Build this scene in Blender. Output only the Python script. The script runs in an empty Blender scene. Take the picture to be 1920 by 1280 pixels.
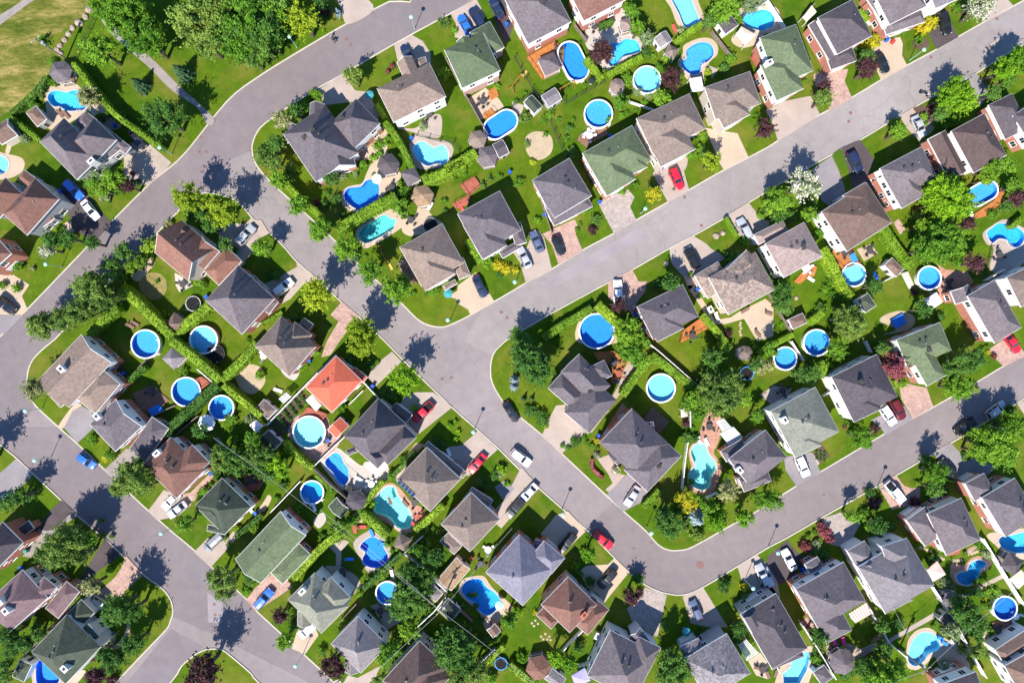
import bpy, bmesh, math, random
from mathutils import Vector
from mathutils.geometry import tessellate_polygon

# ------------------------------------------------------------------ camera, sky, sun, exposure
scn = bpy.context.scene
COL = scn.collection
S, CX, CY, HC = 0.11, 960.0, 640.0, 140.8      # metres per photo pixel on the ground, principal point, flying height
cam = bpy.data.objects.new('camera', bpy.data.cameras.new('camera'))
COL.objects.link(cam)
cam.location = (0, 0, HC)
cam.data.sensor_width = 36.0
cam.data.lens = 24.0
cam.data.clip_end = 2000.0
scn.camera = cam
SUN_EL, SUN_DX, SUN_DY = math.radians(49.0), -0.39, -0.92      # direction towards the sun on the map
world = bpy.data.worlds.new('World')
scn.world = world
world.use_nodes = True
wn = world.node_tree
for n in list(wn.nodes): wn.nodes.remove(n)
wo = wn.nodes.new('ShaderNodeOutputWorld'); wb = wn.nodes.new('ShaderNodeBackground'); ws = wn.nodes.new('ShaderNodeTexSky')
ws.sky_type = 'NISHITA'; ws.sun_disc = False
ws.sun_elevation = SUN_EL
ws.sun_rotation = math.atan2(SUN_DX, SUN_DY)
ws.air_density = 1.0; ws.dust_density = 0.0; ws.ozone_density = 10.0
wb.inputs['Strength'].default_value = 0.135
wn.links.new(ws.outputs[0], wb.inputs[0]); wn.links.new(wb.outputs[0], wo.inputs[0])
sl = bpy.data.lights.new('sun', 'SUN'); sl.energy = 5.0; sl.angle = math.radians(0.55); sl.color = (1.0, 0.945, 0.86)
sun = bpy.data.objects.new('sun', sl); COL.objects.link(sun)
sd = Vector((SUN_DX, SUN_DY, 0)).normalized() * math.cos(SUN_EL) + Vector((0, 0, math.sin(SUN_EL)))
sun.rotation_euler = (-sd).to_track_quat('-Z', 'Y').to_euler()
scn.view_settings.view_transform = 'Standard'
scn.view_settings.look = 'None'
scn.view_settings.exposure = 0.74
scn.view_settings.gamma = 1.0
scn.cycles.max_bounces = 6
scn.cycles.transparent_max_bounces = 12
scn.cycles.caustics_reflective = False; scn.cycles.caustics_refractive = False

# ------------------------------------------------------------------ helpers
RND = random.Random(7)
O0 = [0.0, 0.0, 4.0]
def O(x, y, k=4.0): O0[0], O0[1], O0[2] = x, y, k              # origin of the map tile the following figures are read in (quarter pixels)
def px(x, y): return (O0[0] + x / O0[2], O0[1] + y / O0[2])
def PT(p, h=0.0):                              # photo pixel of something h metres up -> place on the map
    f = S * (HC - h) / HC
    return Vector(((p[0] - CX) * f, -(p[1] - CY) * f))
def prs(fl): return [px(fl[i], fl[i + 1]) for i in range(0, len(fl), 2)]

def tag(o, label=None, cat=None, group=None, kind=None):
    if label: o['label'] = label
    if cat: o['category'] = cat
    if group: o['group'] = group
    if kind: o['kind'] = kind
    return o
def link(name, me, parent=None, loc=(0, 0, 0), rz=0.0, sc=None):
    o = bpy.data.objects.new(name, me); COL.objects.link(o)
    o.location = loc; o.rotation_euler = (0, 0, rz)
    if sc is not None: o.scale = sc if hasattr(sc, '__len__') else (sc, sc, sc)
    if parent is not None: o.parent = parent
    return o
def empty(name, loc=(0, 0, 0), rz=0.0):
    o = link(name, None, None, loc, rz); o.empty_display_size = 0.3
    return o
class MB:                                      # collects faces for one mesh
    def __init__(s): s.v = []; s.f = []; s.m = []
    def face(s, pts, m=0):
        b = len(s.v); s.v += [tuple(p) for p in pts]; s.f.append(tuple(range(b, b + len(pts)))); s.m.append(m)
    def box(s, x0, x1, y0, y1, z0, z1, m=0):
        p = [(x0,y0,z0),(x1,y0,z0),(x1,y1,z0),(x0,y1,z0),(x0,y0,z1),(x1,y0,z1),(x1,y1,z1),(x0,y1,z1)]
        b = len(s.v); s.v += p
        for q in ((3,2,1,0),(4,5,6,7),(0,1,5,4),(1,2,6,5),(2,3,7,6),(3,0,4,7)): s.f.append(tuple(b+i for i in q)); s.m.append(m)
    def prism(s, pts, z0, z1, m=0, mtop=None):   # pts: list of 2d, ccw
        b = len(s.v); n = len(pts)
        s.v += [(p[0], p[1], z0) for p in pts] + [(p[0], p[1], z1) for p in pts]
        for i in range(n):
            j = (i + 1) % n; s.f.append((b+i, b+j, b+n+j, b+n+i)); s.m.append(m)
        s.f.append(tuple(b+n+i for i in range(n))); s.m.append(m if mtop is None else mtop)
        s.f.append(tuple(b+i for i in reversed(range(n)))); s.m.append(m)
    def cyl(s, x, y, z0, z1, r0, r1=None, n=10, m=0):
        r1 = r0 if r1 is None else r1
        b = len(s.v)
        for z, r in ((z0, r0), (z1, r1)):
            s.v += [(x + r*math.cos(2*math.pi*i/n), y + r*math.sin(2*math.pi*i/n), z) for i in range(n)]
        for i in range(n):
            j = (i+1) % n; s.f.append((b+i, b+j, b+n+j, b+n+i)); s.m.append(m)
        s.f.append(tuple(b+n+i for i in range(n))); s.m.append(m); s.f.append(tuple(b+i for i in reversed(range(n)))); s.m.append(m)
    def tube(s, p, q, r, n=5, m=0, r2=None):
        p = Vector(p); q = Vector(q); d = (q-p).normalized(); r2 = r if r2 is None else r2
        a = d.orthogonal().normalized(); c = d.cross(a); b = len(s.v)
        for o_, rr in ((p, r), (q, r2)):
            s.v += [tuple(o_ + a*rr*math.cos(2*math.pi*i/n) + c*rr*math.sin(2*math.pi*i/n)) for i in range(n)]
        for i in range(n):
            j = (i+1) % n; s.f.append((b+i, b+j, b+n+j, b+n+i)); s.m.append(m)
        s.f.append(tuple(b+n+i for i in range(n))); s.m.append(m); s.f.append(tuple(b+i for i in reversed(range(n)))); s.m.append(m)
    def mesh(s, name, mats, smooth=False):
        me = bpy.data.meshes.new(name); me.from_pydata(s.v, [], s.f)
        for m in mats: me.materials.append(m)
        if len(mats) > 1: me.polygons.foreach_set('material_index', s.m)
        if smooth: me.polygons.foreach_set('use_smooth', [True]*len(s.f))
        me.update(); return me
    def build(s, name, mats, parent=None, loc=(0,0,0), rz=0.0, smooth=False):
        if not isinstance(mats, (list, tuple)): mats = [mats]
        return link(name, s.mesh(name, mats, smooth), parent, loc, rz)

def area2(p): return sum(p[i][0]*p[(i+1) % len(p)][1] - p[(i+1) % len(p)][0]*p[i][1] for i in range(len(p)))
def ccw(p): return list(p) if area2(p) > 0 else list(reversed(p))
def smooth_loop(p, k=4):
    out = []; n = len(p)
    for i in range(n):
        a, b, c, d = p[i-1], p[i], p[(i+1) % n], p[(i+2) % n]
        for t in range(k):
            t = t / k
            out.append(Vector([0.5*((2*b[j]) + (-a[j]+c[j])*t + (2*a[j]-5*b[j]+4*c[j]-d[j])*t*t + (-a[j]+3*b[j]-3*c[j]+d[j])*t**3) for j in (0, 1)]))
    return out
def smooth_open(p, k=4):
    out = []; n = len(p)
    for i in range(n-1):
        a, b, c, d = p[max(i-1, 0)], p[i], p[i+1], p[min(i+2, n-1)]
        for t in range(k):
            t = t / k
            out.append(Vector([0.5*((2*b[j]) + (-a[j]+c[j])*t + (2*a[j]-5*b[j]+4*c[j]-d[j])*t*t + (-a[j]+3*b[j]-3*c[j]+d[j])*t**3) for j in (0, 1)]))
    out.append(Vector(p[-1][:2])); return out
def offset(p, d):                              # ccw loop, outward for d > 0
    n = len(p); out = []
    for i in range(n):
        t = (p[(i+1) % n] - p[i-1]); t = Vector((t[0], t[1]))
        if t.length < 1e-6: t = Vector((1, 0))
        t.normalize(); out.append(Vector((p[i][0] + t[1]*d, p[i][1] - t[0]*d)))
    return out
def inside(q, p):
    c = False; n = len(p)
    for i in range(n):
        a, b = p[i], p[i-1]
        if (a[1] > q[1]) != (b[1] > q[1]) and q[0] < (b[0]-a[0])*(q[1]-a[1])/(b[1]-a[1]) + a[0]: c = not c
    return c
def sheet(name, pts, z, mats, holes=(), skirt=0.0, mskirt=0):
    loops = [ccw(pts)] + [list(reversed(ccw(h))) for h in holes]
    tri = tessellate_polygon([[Vector((q[0], q[1], 0)) for q in l] for l in loops])
    v = [(q[0], q[1], z) for l in loops for q in l]
    f = []; m = []
    for t in tri:
        a, b, c = (v[i] for i in t)
        s_ = (b[0]-a[0])*(c[1]-a[1]) - (b[1]-a[1])*(c[0]-a[0])
        if abs(s_) < 1e-9: continue
        f.append(tuple(t) if s_ > 0 else tuple(reversed(t))); m.append(0)
    if skirt:
        b0 = 0
        for l in loops[:1]:
            n = len(l); b = len(v); v += [(q[0], q[1], z - skirt) for q in l]
            for i in range(n):
                j = (i+1) % n; f.append((b0+i, b+i, b+j, b0+j)); m.append(mskirt)
            b0 += n
    me = bpy.data.meshes.new(name); me.from_pydata(v, [], f)
    if not isinstance(mats, (list, tuple)): mats = [mats]
    for x in mats: me.materials.append(x)
    if len(mats) > 1: me.polygons.foreach_set('material_index', m)
    me.update(); return link(name, me)

# ------------------------------------------------------------------ materials
def rgb(c): return (c[0], c[1], c[2], 1.0)
class NT:
    def __init__(s, name):
        s.m = bpy.data.materials.new(name); s.m.use_nodes = True; s.t = s.m.node_tree
        s.b = s.t.nodes['Principled BSDF']; s.out = s.t.nodes['Material Output']
    def n(s, typ, **kw):
        x = s.t.nodes.new('ShaderNode' + typ)
        for k, v in kw.items():
            if k in x.inputs: x.inputs[k].default_value = v
            else: setattr(x, k, v)
        return x
    def l(s, a, b): s.t.links.new(a, b)
    def pos(s):
        if not hasattr(s, '_p'): s._p = s.n('NewGeometry').outputs['Position']
        return s._p
    def noise(s, scale, detail=3.0, rough=0.55, vec=None):
        x = s.n('TexNoise'); x.inputs['Scale'].default_value = scale; x.inputs['Detail'].default_value = detail; x.inputs['Roughness'].default_value = rough
        s.l(vec or s.pos(), x.inputs['Vector']); return x.outputs['Fac']
    def ramp(s, fac, stops):
        x = s.n('ValToRGB'); e = x.color_ramp.elements
        while len(e) < len(stops): e.new(0.5)
        for i, (p, c) in enumerate(stops): e[i].position = p; e[i].color = rgb(c) if hasattr(c, '__len__') else (c, c, c, 1)
        s.l(fac, x.inputs['Fac']); return x.outputs['Color']
    def mix(s, fac, a, b, mode='MIX'):
        x = s.n('MixRGB'); x.blend_type = mode
        for v, i in ((fac, 0), (a, 1), (b, 2)):
            if hasattr(v, 'links') or hasattr(v, 'is_linked'): s.l(v, x.inputs[i])
            elif i == 0: x.inputs[0].default_value = v
            else: x.inputs[i].default_value = rgb(v)
        return x.outputs['Color']
    def fin(s, col, rough=0.85, spec=0.25, metal=0.0):
        if hasattr(col, 'is_linked'): s.l(col, s.b.inputs['Base Color'])
        else: s.b.inputs['Base Color'].default_value = rgb(col)
        s.b.inputs['Roughness'].default_value = rough; s.b.inputs['Specular IOR Level'].default_value = spec; s.b.inputs['Metallic'].default_value = metal
        return s.m
def mul(c, k): return tuple(min(1.0, x*k) for x in c)
MC = {}
def plain(name, c, rough=0.7, spec=0.3, var=0.12, scale=1.5, metal=0.0):
    if name in MC: return MC[name]
    t = NT(name); f = t.noise(scale, 4)
    MC[name] = t.fin(t.ramp(f, [(0.3, mul(c, 1-var)), (0.7, mul(c, 1+var))]), rough, spec, metal); return MC[name]
def speck(name, c, big=0.12, fine=0.25, fs=9.0, bs=0.12, rough=0.92, tint=None):
    if name in MC: return MC[name]
    t = NT(name)
    a = t.ramp(t.noise(bs, 4), [(0.3, mul(c, 1-big)), (0.7, mul(tint or c, 1+big))])
    b = t.ramp(t.noise(fs, 2, 0.7), [(0.25, (1-fine,)*3), (0.75, (1+fine*0.6,)*3)])
    MC[name] = t.fin(t.mix(1.0, a, b, 'MULTIPLY'), rough, 0.2); return MC[name]
def shingle(name, c, fine=0.3):
    if name in MC: return MC[name]
    t = NT(name)
    vo = t.n('TexVoronoi'); vo.inputs['Scale'].default_value = 2.6; t.l(t.pos(), vo.inputs['Vector'])
    sep = t.n('SeparateColor'); t.l(vo.outputs['Color'], sep.inputs[0])
    oi = t.n('ObjectInfo')
    tone = t.ramp(oi.outputs['Random'], [(0.0, mul(c, 0.86)), (0.5, c), (1.0, (min(1, c[0]*1.14), min(1, c[1]*1.1), min(1, c[2]*1.06)))])
    a = t.mix(1.0, tone, t.ramp(sep.outputs[0], [(0.0, (1-fine,)*3), (1.0, (1+fine,)*3)]), 'MULTIPLY')
    b = t.mix(1.0, a, t.ramp(t.noise(0.35, 4), [(0.3, (0.92,)*3), (0.7, (1.06,)*3)]), 'MULTIPLY')
    d = t.mix(1.0, b, t.ramp(t.noise(7, 2, 0.7), [(0.3, (0.78,)*3), (0.7, (1.18,)*3)]), 'MULTIPLY')
    MC[name] = t.fin(d, 1.0, 0.04); return MC[name]
def brick(name, c, mort=(0.45, 0.4, 0.36)):
    if name in MC: return MC[name]
    t = NT(name)
    mp = t.n('Mapping'); t.l(t.pos(), mp.inputs['Vector'])
    sx = t.n('SeparateXYZ'); t.l(t.pos(), sx.inputs[0])
    ad = t.n('Math', operation='ADD'); t.l(sx.outputs[0], ad.inputs[0]); t.l(sx.outputs[1], ad.inputs[1])
    cb = t.n('CombineXYZ'); t.l(ad.outputs[0], cb.inputs[0]); t.l(sx.outputs[2], cb.inputs[1])
    br = t.n('TexBrick'); t.l(cb.outputs[0], br.inputs['Vector'])
    br.inputs['Scale'].default_value = 1.0; br.inputs['Brick Width'].default_value = 0.26; br.inputs['Row Height'].default_value = 0.09; br.inputs['Mortar Size'].default_value = 0.009
    br.inputs['Color1'].default_value = rgb(mul(c, 0.85)); br.inputs['Color2'].default_value = rgb(mul(c, 1.15)); br.inputs['Mortar'].default_value = rgb(mort)
    MC[name] = t.fin(br.outputs['Color'], 0.9, 0.15); return MC[name]
def siding(name, c):
    if name in MC: return MC[name]
    t = NT(name); w = t.n('TexWave'); w.bands_direction = 'Z'; w.inputs['Scale'].default_value = 1.6; w.inputs['Distortion'].default_value = 0
    t.l(t.pos(), w.inputs['Vector'])
    MC[name] = t.fin(t.ramp(w.outputs['Fac'], [(0.0, mul(c, 0.86)), (0.25, c)]), 0.6, 0.3); return MC[name]
def planks(name, c, w=7.0):
    if name in MC: return MC[name]
    t = NT(name); wv = t.n('TexWave'); wv.bands_direction = 'DIAGONAL'; wv.inputs['Scale'].default_value = 1.1; wv.inputs['Distortion'].default_value = 0.3
    t.l(t.pos(), wv.inputs['Vector'])
    a = t.ramp(wv.outputs['Fac'], [(0.0, mul(c, 0.7)), (0.3, c)])
    MC[name] = t.fin(t.mix(1.0, a, t.ramp(t.noise(1.5, 4), [(0.3, (0.8,)*3), (0.7, (1.15,)*3)]), 'MULTIPLY'), 0.75, 0.2); return MC[name]
def paver(name, c):
    if name in MC: return MC[name]
    t = NT(name); vo = t.n('TexVoronoi'); vo.inputs['Scale'].default_value = 3.2; t.l(t.pos(), vo.inputs['Vector'])
    sep = t.n('SeparateColor'); t.l(vo.outputs['Color'], sep.inputs[0])
    a = t.ramp(sep.outputs[0], [(0.0, mul(c, 0.8)), (1.0, mul(c, 1.15))])
    st = t.ramp(t.noise(0.6, 5), [(0.3, (0.84,)*3), (0.68, (1.08,)*3)])
    MC[name] = t.fin(t.mix(1.0, a, st, 'MULTIPLY'), 0.9, 0.2); return MC[name]
def leafmat(name, stops, trans=0.25):
    if name in MC: return MC[name]
    t = NT(name); oi = t.n('ObjectInfo'); geo = t.n('NewGeometry')
    tc = t.n('TexCoord'); nz = t.noise(2.2, 3, 0.6, tc.outputs['Object'])
    ri = geo.outputs['Random Per Island']
    ad = t.n('Math', operation='MULTIPLY_ADD'); t.l(ri, ad.inputs[0]); ad.inputs[1].default_value = 0.45
    m2 = t.n('Math', operation='MULTIPLY'); t.l(nz, m2.inputs[0]); m2.inputs[1].default_value = 0.62; t.l(m2.outputs[0], ad.inputs[2])
    col = t.ramp(ad.outputs[0], stops)
    hs = t.n('HueSaturation'); t.l(col, hs.inputs['Color'])
    mr = t.n('MapRange'); t.l(oi.outputs['Random'], mr.inputs[0]); mr.inputs[3].default_value = 0.78; mr.inputs[4].default_value = 1.2; t.l(mr.outputs[0], hs.inputs['Value'])
    mh = t.n('MapRange'); t.l(oi.outputs['Random'], mh.inputs[0]); mh.inputs[3].default_value = 0.512; mh.inputs[4].default_value = 0.488; t.l(mh.outputs[0], hs.inputs['Hue'])
    t.l(hs.outputs[0], t.b.inputs['Base Color']); t.b.inputs['Roughness'].default_value = 0.6; t.b.inputs['Specular IOR Level'].default_value = 0.2
    tr = t.n('BsdfTranslucent'); t.l(hs.outputs[0], tr.inputs['Color'])
    mx = t.n('MixShader'); mx.inputs[0].default_value = trans; t.l(t.b.outputs[0], mx.inputs[1]); t.l(tr.outputs[0], mx.inputs[2]); t.l(mx.outputs[0], t.out.inputs['Surface'])
    MC[name] = t.m; return t.m
def st3(a, b, c): return [(0.25, a), (0.5, b), (0.8, c)]
LEAF = {
 'lime': lambda: leafmat('lime_leaves', st3((0.15,0.24,0.01), (0.27,0.38,0.015), (0.42,0.5,0.03))),
 'lush': lambda: leafmat('lush_leaves', st3((0.07,0.175,0.013), (0.145,0.31,0.02), (0.26,0.47,0.035)), 0.33),
 'vivid': lambda: leafmat('vivid_leaves', st3((0.09,0.2,0.008), (0.17,0.36,0.012), (0.3,0.54,0.02)), 0.3),
 'dark': lambda: leafmat('dark_leaves', st3((0.04,0.115,0.018), (0.085,0.205,0.028), (0.17,0.33,0.05)), 0.3),
 'olive': lambda: leafmat('olive_leaves', st3((0.08,0.15,0.022), (0.155,0.255,0.04), (0.27,0.39,0.07)), 0.3),
 'con': lambda: leafmat('conifer_needles', st3((0.02,0.055,0.022), (0.04,0.1,0.038), (0.075,0.16,0.06)), 0.1),
 'blue': lambda: leafmat('blue_spruce_needles', st3((0.14,0.22,0.22), (0.26,0.36,0.36), (0.42,0.52,0.52)), 0.1),
 'plum': lambda: leafmat('plum_leaves', st3((0.035,0.013,0.017), (0.07,0.026,0.03), (0.15,0.06,0.055)), 0.12),
 'bloom': lambda: leafmat('blossom_leaves', [(0.25, (0.06,0.13,0.02)), (0.46, (0.13,0.22,0.05)), (0.56, (0.55,0.52,0.38)), (0.8, (0.8,0.76,0.66))]),
 'cream': lambda: leafmat('cream_leaves', [(0.25, (0.1,0.14,0.03)), (0.5, (0.27,0.3,0.09)), (0.75, (0.6,0.56,0.28))]),
 'yel': lambda: leafmat('yellow_leaves', st3((0.3,0.28,0.01), (0.52,0.46,0.015), (0.72,0.64,0.04))),
 'red': lambda: leafmat('red_leaves', st3((0.12,0.025,0.03), (0.25,0.06,0.065), (0.42,0.14,0.13))),
 'hedge': lambda: leafmat('hedge_leaves', st3((0.09,0.18,0.012), (0.17,0.3,0.018), (0.28,0.43,0.03))),
 'dhedge': lambda: leafmat('dark_hedge_leaves', st3((0.03,0.09,0.012), (0.06,0.15,0.018), (0.11,0.22,0.03))),
 'pale': lambda: leafmat('pale_green_leaves', st3((0.12,0.18,0.07), (0.22,0.3,0.12), (0.36,0.44,0.2))),
}
M = dict(
 bark=plain('bark', (0.11, 0.085, 0.065), 0.95, 0.1, 0.3, 4),
 conc=speck('driveway_concrete', (0.39, 0.315, 0.265), 0.1, 0.16, 6, 0.3),
 beige=speck('beige_concrete', (0.47, 0.365, 0.265), 0.08, 0.14, 6, 0.3),
 asph=speck('dark_asphalt', (0.085, 0.068, 0.07), 0.18, 0.3, 8, 0.3),
 gasph=speck('grey_asphalt', (0.25, 0.225, 0.23), 0.12, 0.2, 8, 0.3),
 pink=paver('pink_pavers', (0.42, 0.275, 0.225)),
 pave=paver('grey_pavers', (0.365, 0.305, 0.27)),
 brickp=paver('brick_pavers', (0.45, 0.24, 0.17)),
 white_stone=speck('pale_patio', (0.46, 0.405, 0.35), 0.08, 0.14, 6, 0.4),
 soil=speck('garden_soil', (0.11, 0.07, 0.05), 0.2, 0.4, 5, 0.5),
 sand=speck('sand', (0.43, 0.335, 0.22), 0.12, 0.2, 5, 0.6),
 dirt=speck('worn_grass', (0.24, 0.2, 0.07), 0.2, 0.35, 3, 0.6),
 lush_lawn=speck('lush_turf', (0.06, 0.12, 0.006), 0.2, 0.4, 6, 0.4),
 path=speck('gravel', (0.29, 0.25, 0.23), 0.15, 0.3, 5, 0.5),
 deck=planks('orange_decking', (0.44, 0.16, 0.045)),
 rdeck=planks('red_decking', (0.36, 0.11, 0.07)),
 bdeck=planks('brown_decking', (0.25, 0.135, 0.09)),
 white=siding('white_siding', (0.80, 0.78, 0.76)), beigew=siding('beige_siding', (0.62, 0.54, 0.45)), greyw=siding('grey_siding', (0.4, 0.4, 0.41)),
 brick=brick('red_brick', (0.46, 0.125, 0.07)), obrick=brick('orange_brick', (0.54, 0.17, 0.09)), pbrick=brick('pink_brick', (0.5, 0.28, 0.22)),
 trim=plain('white_trim', (0.8, 0.78, 0.76), 0.5, 0.3, 0.03), dtrim=plain('dark_trim', (0.06, 0.055, 0.055), 0.6), 
 kerb=speck('kerb_concrete', (0.52, 0.46, 0.38), 0.1, 0.2, 5, 0.4),
 glass=plain('window_glass', (0.015, 0.022, 0.03), 0.08, 0.6, 0.1), metal=plain('grey_metal', (0.35, 0.36, 0.37), 0.4, 0.5, 0.06),
 black=plain('black_rubber', (0.012, 0.012, 0.013), 0.8, 0.2, 0.1), teal=plain('lamp_green_paint', (0.33, 0.55, 0.47), 0.45, 0.4, 0.05),
 stone=speck('boulder_stone', (0.36, 0.27, 0.22), 0.25, 0.3, 4, 0.8), wood=planks('weathered_wood', (0.25, 0.2, 0.16)), polew=plain('pole_wood', (0.3, 0.25, 0.17), 0.9, 0.1, 0.2, 3),
 manhole=plain('manhole_iron', (0.2, 0.11, 0.095), 0.7, 0.3, 0.2, 4),
)
ROOFC = {
 'slate': (0.142, 0.122, 0.132), 'dslate': (0.092, 0.08, 0.09), 'lgrey': (0.21, 0.19, 0.2), 'taupe': (0.21, 0.163, 0.139), 'brown': (0.18, 0.122, 0.1),
 'dbrown': (0.11, 0.078, 0.074), 'rust': (0.2, 0.108, 0.085), 'green': (0.118, 0.15, 0.087), 'dgreen': (0.075, 0.09, 0.067), 'ggreen': (0.2, 0.205, 0.168),
 'purple': (0.18, 0.122, 0.128), 'bluegrey': (0.22, 0.21, 0.255), 'redmetal': (0.5, 0.12, 0.075), 'pinkt': (0.3, 0.225, 0.205), 'staupe': (0.25, 0.195, 0.165), 'slgrey': (0.2, 0.185, 0.2), 'wood': (0.33, 0.22, 0.14)}
def roofm(k): return shingle('roof_' + {'slate':'slate_shingle','dslate':'dark_slate_shingle','lgrey':'light_grey_shingle','taupe':'taupe_shingle','brown':'brown_shingle','dbrown':'dark_brown_shingle','rust':'rust_shingle','green':'green_shingle','dgreen':'dark_green_shingle','ggreen':'grey_green_shingle','purple':'mauve_shingle','bluegrey':'blue_grey_shingle','redmetal':'red_sheet_metal','pinkt':'pinkish_shingle','wood':'cedar_shingle','staupe':'taupe_stone_shingle','slgrey':'grey_stone_shingle'}[k], ROOFC[k], 0.05 if k == 'redmetal' else (0.34 if k in ('staupe', 'slgrey') else 0.15))
def ground_mat(name, a, b, c, dry=None):
    t = NT(name)
    big = t.ramp(t.noise(0.045, 5, 0.6), [(0.3, a), (0.52, b), (0.72, c)])
    fine = t.ramp(t.noise(3.5, 4, 0.75), [(0.25, (0.6,)*3), (0.75, (1.3,)*3)])
    mid = t.ramp(t.noise(0.5, 4, 0.6), [(0.3, (0.8,)*3), (0.7, (1.16,)*3)])
    col = t.mix(1.0, t.mix(1.0, big, mid, 'MULTIPLY'), fine, 'MULTIPLY')
    if dry: col = t.mix(t.ramp(t.noise(0.12, 6, 0.68), [(0.48, 0.0), (0.7, 0.75)]), col, dry)
    return t.fin(col, 0.95, 0.1)
def field_mat():
    t = NT('dry_field_grass'); mp = t.n('Mapping'); mp.inputs['Rotation'].default_value = (0, 0, -0.72); mp.inputs['Scale'].default_value = (0.5, 1.6, 1); t.l(t.pos(), mp.inputs['Vector'])
    a = t.ramp(t.noise(0.22, 6, 0.72, mp.outputs[0]), [(0.36, (0.07, 0.1, 0.01)), (0.48, (0.14, 0.145, 0.025)), (0.59, (0.27, 0.22, 0.065)), (0.72, (0.4, 0.32, 0.13))])
    b = t.ramp(t.noise(1.6, 6, 0.8, mp.outputs[0]), [(0.3, (0.45,)*3), (0.7, (1.35,)*3)])
    return t.fin(t.mix(1.0, a, b, 'MULTIPLY'), 0.95, 0.1)
M['lawn'] = ground_mat('lawn_grass', (0.042, 0.106, 0.004), (0.074, 0.134, 0.005), (0.112, 0.15, 0.01), (0.18, 0.155, 0.028))
M['field'] = field_mat()
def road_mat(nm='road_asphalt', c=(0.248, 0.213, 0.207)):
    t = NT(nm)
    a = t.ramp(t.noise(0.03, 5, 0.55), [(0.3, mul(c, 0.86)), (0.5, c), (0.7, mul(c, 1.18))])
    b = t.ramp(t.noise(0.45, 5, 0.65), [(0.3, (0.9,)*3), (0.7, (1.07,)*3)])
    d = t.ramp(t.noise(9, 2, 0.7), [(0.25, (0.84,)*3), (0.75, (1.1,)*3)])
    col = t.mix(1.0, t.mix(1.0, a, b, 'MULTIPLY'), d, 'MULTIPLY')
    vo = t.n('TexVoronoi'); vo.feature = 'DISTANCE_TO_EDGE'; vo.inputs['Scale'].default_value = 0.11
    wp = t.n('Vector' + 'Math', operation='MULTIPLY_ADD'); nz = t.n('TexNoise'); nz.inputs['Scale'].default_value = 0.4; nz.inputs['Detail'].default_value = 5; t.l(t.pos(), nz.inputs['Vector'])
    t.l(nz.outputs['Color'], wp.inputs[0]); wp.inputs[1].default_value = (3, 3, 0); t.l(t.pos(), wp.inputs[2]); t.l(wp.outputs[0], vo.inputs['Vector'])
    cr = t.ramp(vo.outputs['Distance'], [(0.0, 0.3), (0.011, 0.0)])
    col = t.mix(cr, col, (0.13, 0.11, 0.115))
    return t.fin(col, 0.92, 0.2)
M['road'] = road_mat(); M['road_falloff_dark'] = road_mat('falloff_dark_road_asphalt', (0.205, 0.172, 0.173)); M['road_falloff_pale'] = road_mat('falloff_pale_road_asphalt', (0.28, 0.246, 0.233)); M['road_falloff_low'] = road_mat('falloff_lower_road_asphalt', (0.212, 0.178, 0.174))  # per-road tones mostly bake the vignette into the asphalt colour: outer roads darker
LINER = {'lt': (0.36, 0.7, 0.92), 'blue': (0.11, 0.42, 0.88), 'royal': (0.05, 0.3, 0.88), 'cyan': (0.12, 0.56, 0.82), 'mint': (0.45, 0.86, 0.74), 'teal': (0.2, 0.68, 0.56), 'pale': (0.5, 0.86, 0.85), 'sky': (0.06, 0.47, 0.92), 'deep': (0.035, 0.22, 0.7)}
LWORD = {'lt': 'light blue', 'blue': 'blue', 'royal': 'royal blue', 'cyan': 'turquoise', 'mint': 'mint green', 'teal': 'teal green', 'pale': 'pale aqua', 'sky': 'bright sky blue', 'deep': 'deep blue'}
def liner(k):
    nm = 'liner_' + LWORD[k].replace(' ', '_')
    if nm in MC: return MC[nm]
    t = NT(nm); c = LINER[k]
    vo = t.n('TexVoronoi'); vo.inputs['Scale'].default_value = 2.4; t.l(t.pos(), vo.inputs['Vector'])
    nz = t.noise(3.0, 4, 0.7)
    a = t.ramp(nz, [(0.3, mul(c, 0.8)), (0.7, mul(c, 1.18))])
    MC[nm] = t.fin(a, 0.7, 0.2); return MC[nm]
def water_mat():
    t = NT('pool_water')
    tr = t.n('BsdfTransparent'); tr.inputs[0].default_value = (0.7, 0.92, 1.0, 1)
    gl = t.n('BsdfGlossy'); gl.inputs['Roughness'].default_value = 0.06
    bp = t.n('Bump'); bp.inputs['Strength'].default_value = 0.25; bp.inputs['Distance'].default_value = 0.3; t.l(t.noise(2.0, 3), bp.inputs['Height']); t.l(bp.outputs[0], gl.inputs['Normal'])
    fr = t.n('Fresnel'); fr.inputs['IOR'].default_value = 1.33; t.l(bp.outputs[0], fr.inputs['Normal'])
    mx = t.n('MixShader'); t.l(fr.outputs[0], mx.inputs[0]); t.l(tr.outputs[0], mx.inputs[1]); t.l(gl.outputs[0], mx.inputs[2]); t.l(mx.outputs[0], t.out.inputs['Surface'])
    return t.m
M['water'] = water_mat()
CARC = {'white': (0.8, 0.8, 0.8), 'silver': (0.5, 0.51, 0.53), 'grey': (0.22, 0.23, 0.25), 'black': (0.012, 0.012, 0.014), 'dark blue': (0.015, 0.025, 0.07), 'blue': (0.02, 0.14, 0.6), 'red': (0.55, 0.012, 0.03), 'dark teal': (0.015, 0.04, 0.05), 'dark red': (0.13, 0.012, 0.015), 'slate blue': (0.12, 0.15, 0.24), 'beige': (0.55, 0.48, 0.38)}
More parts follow.
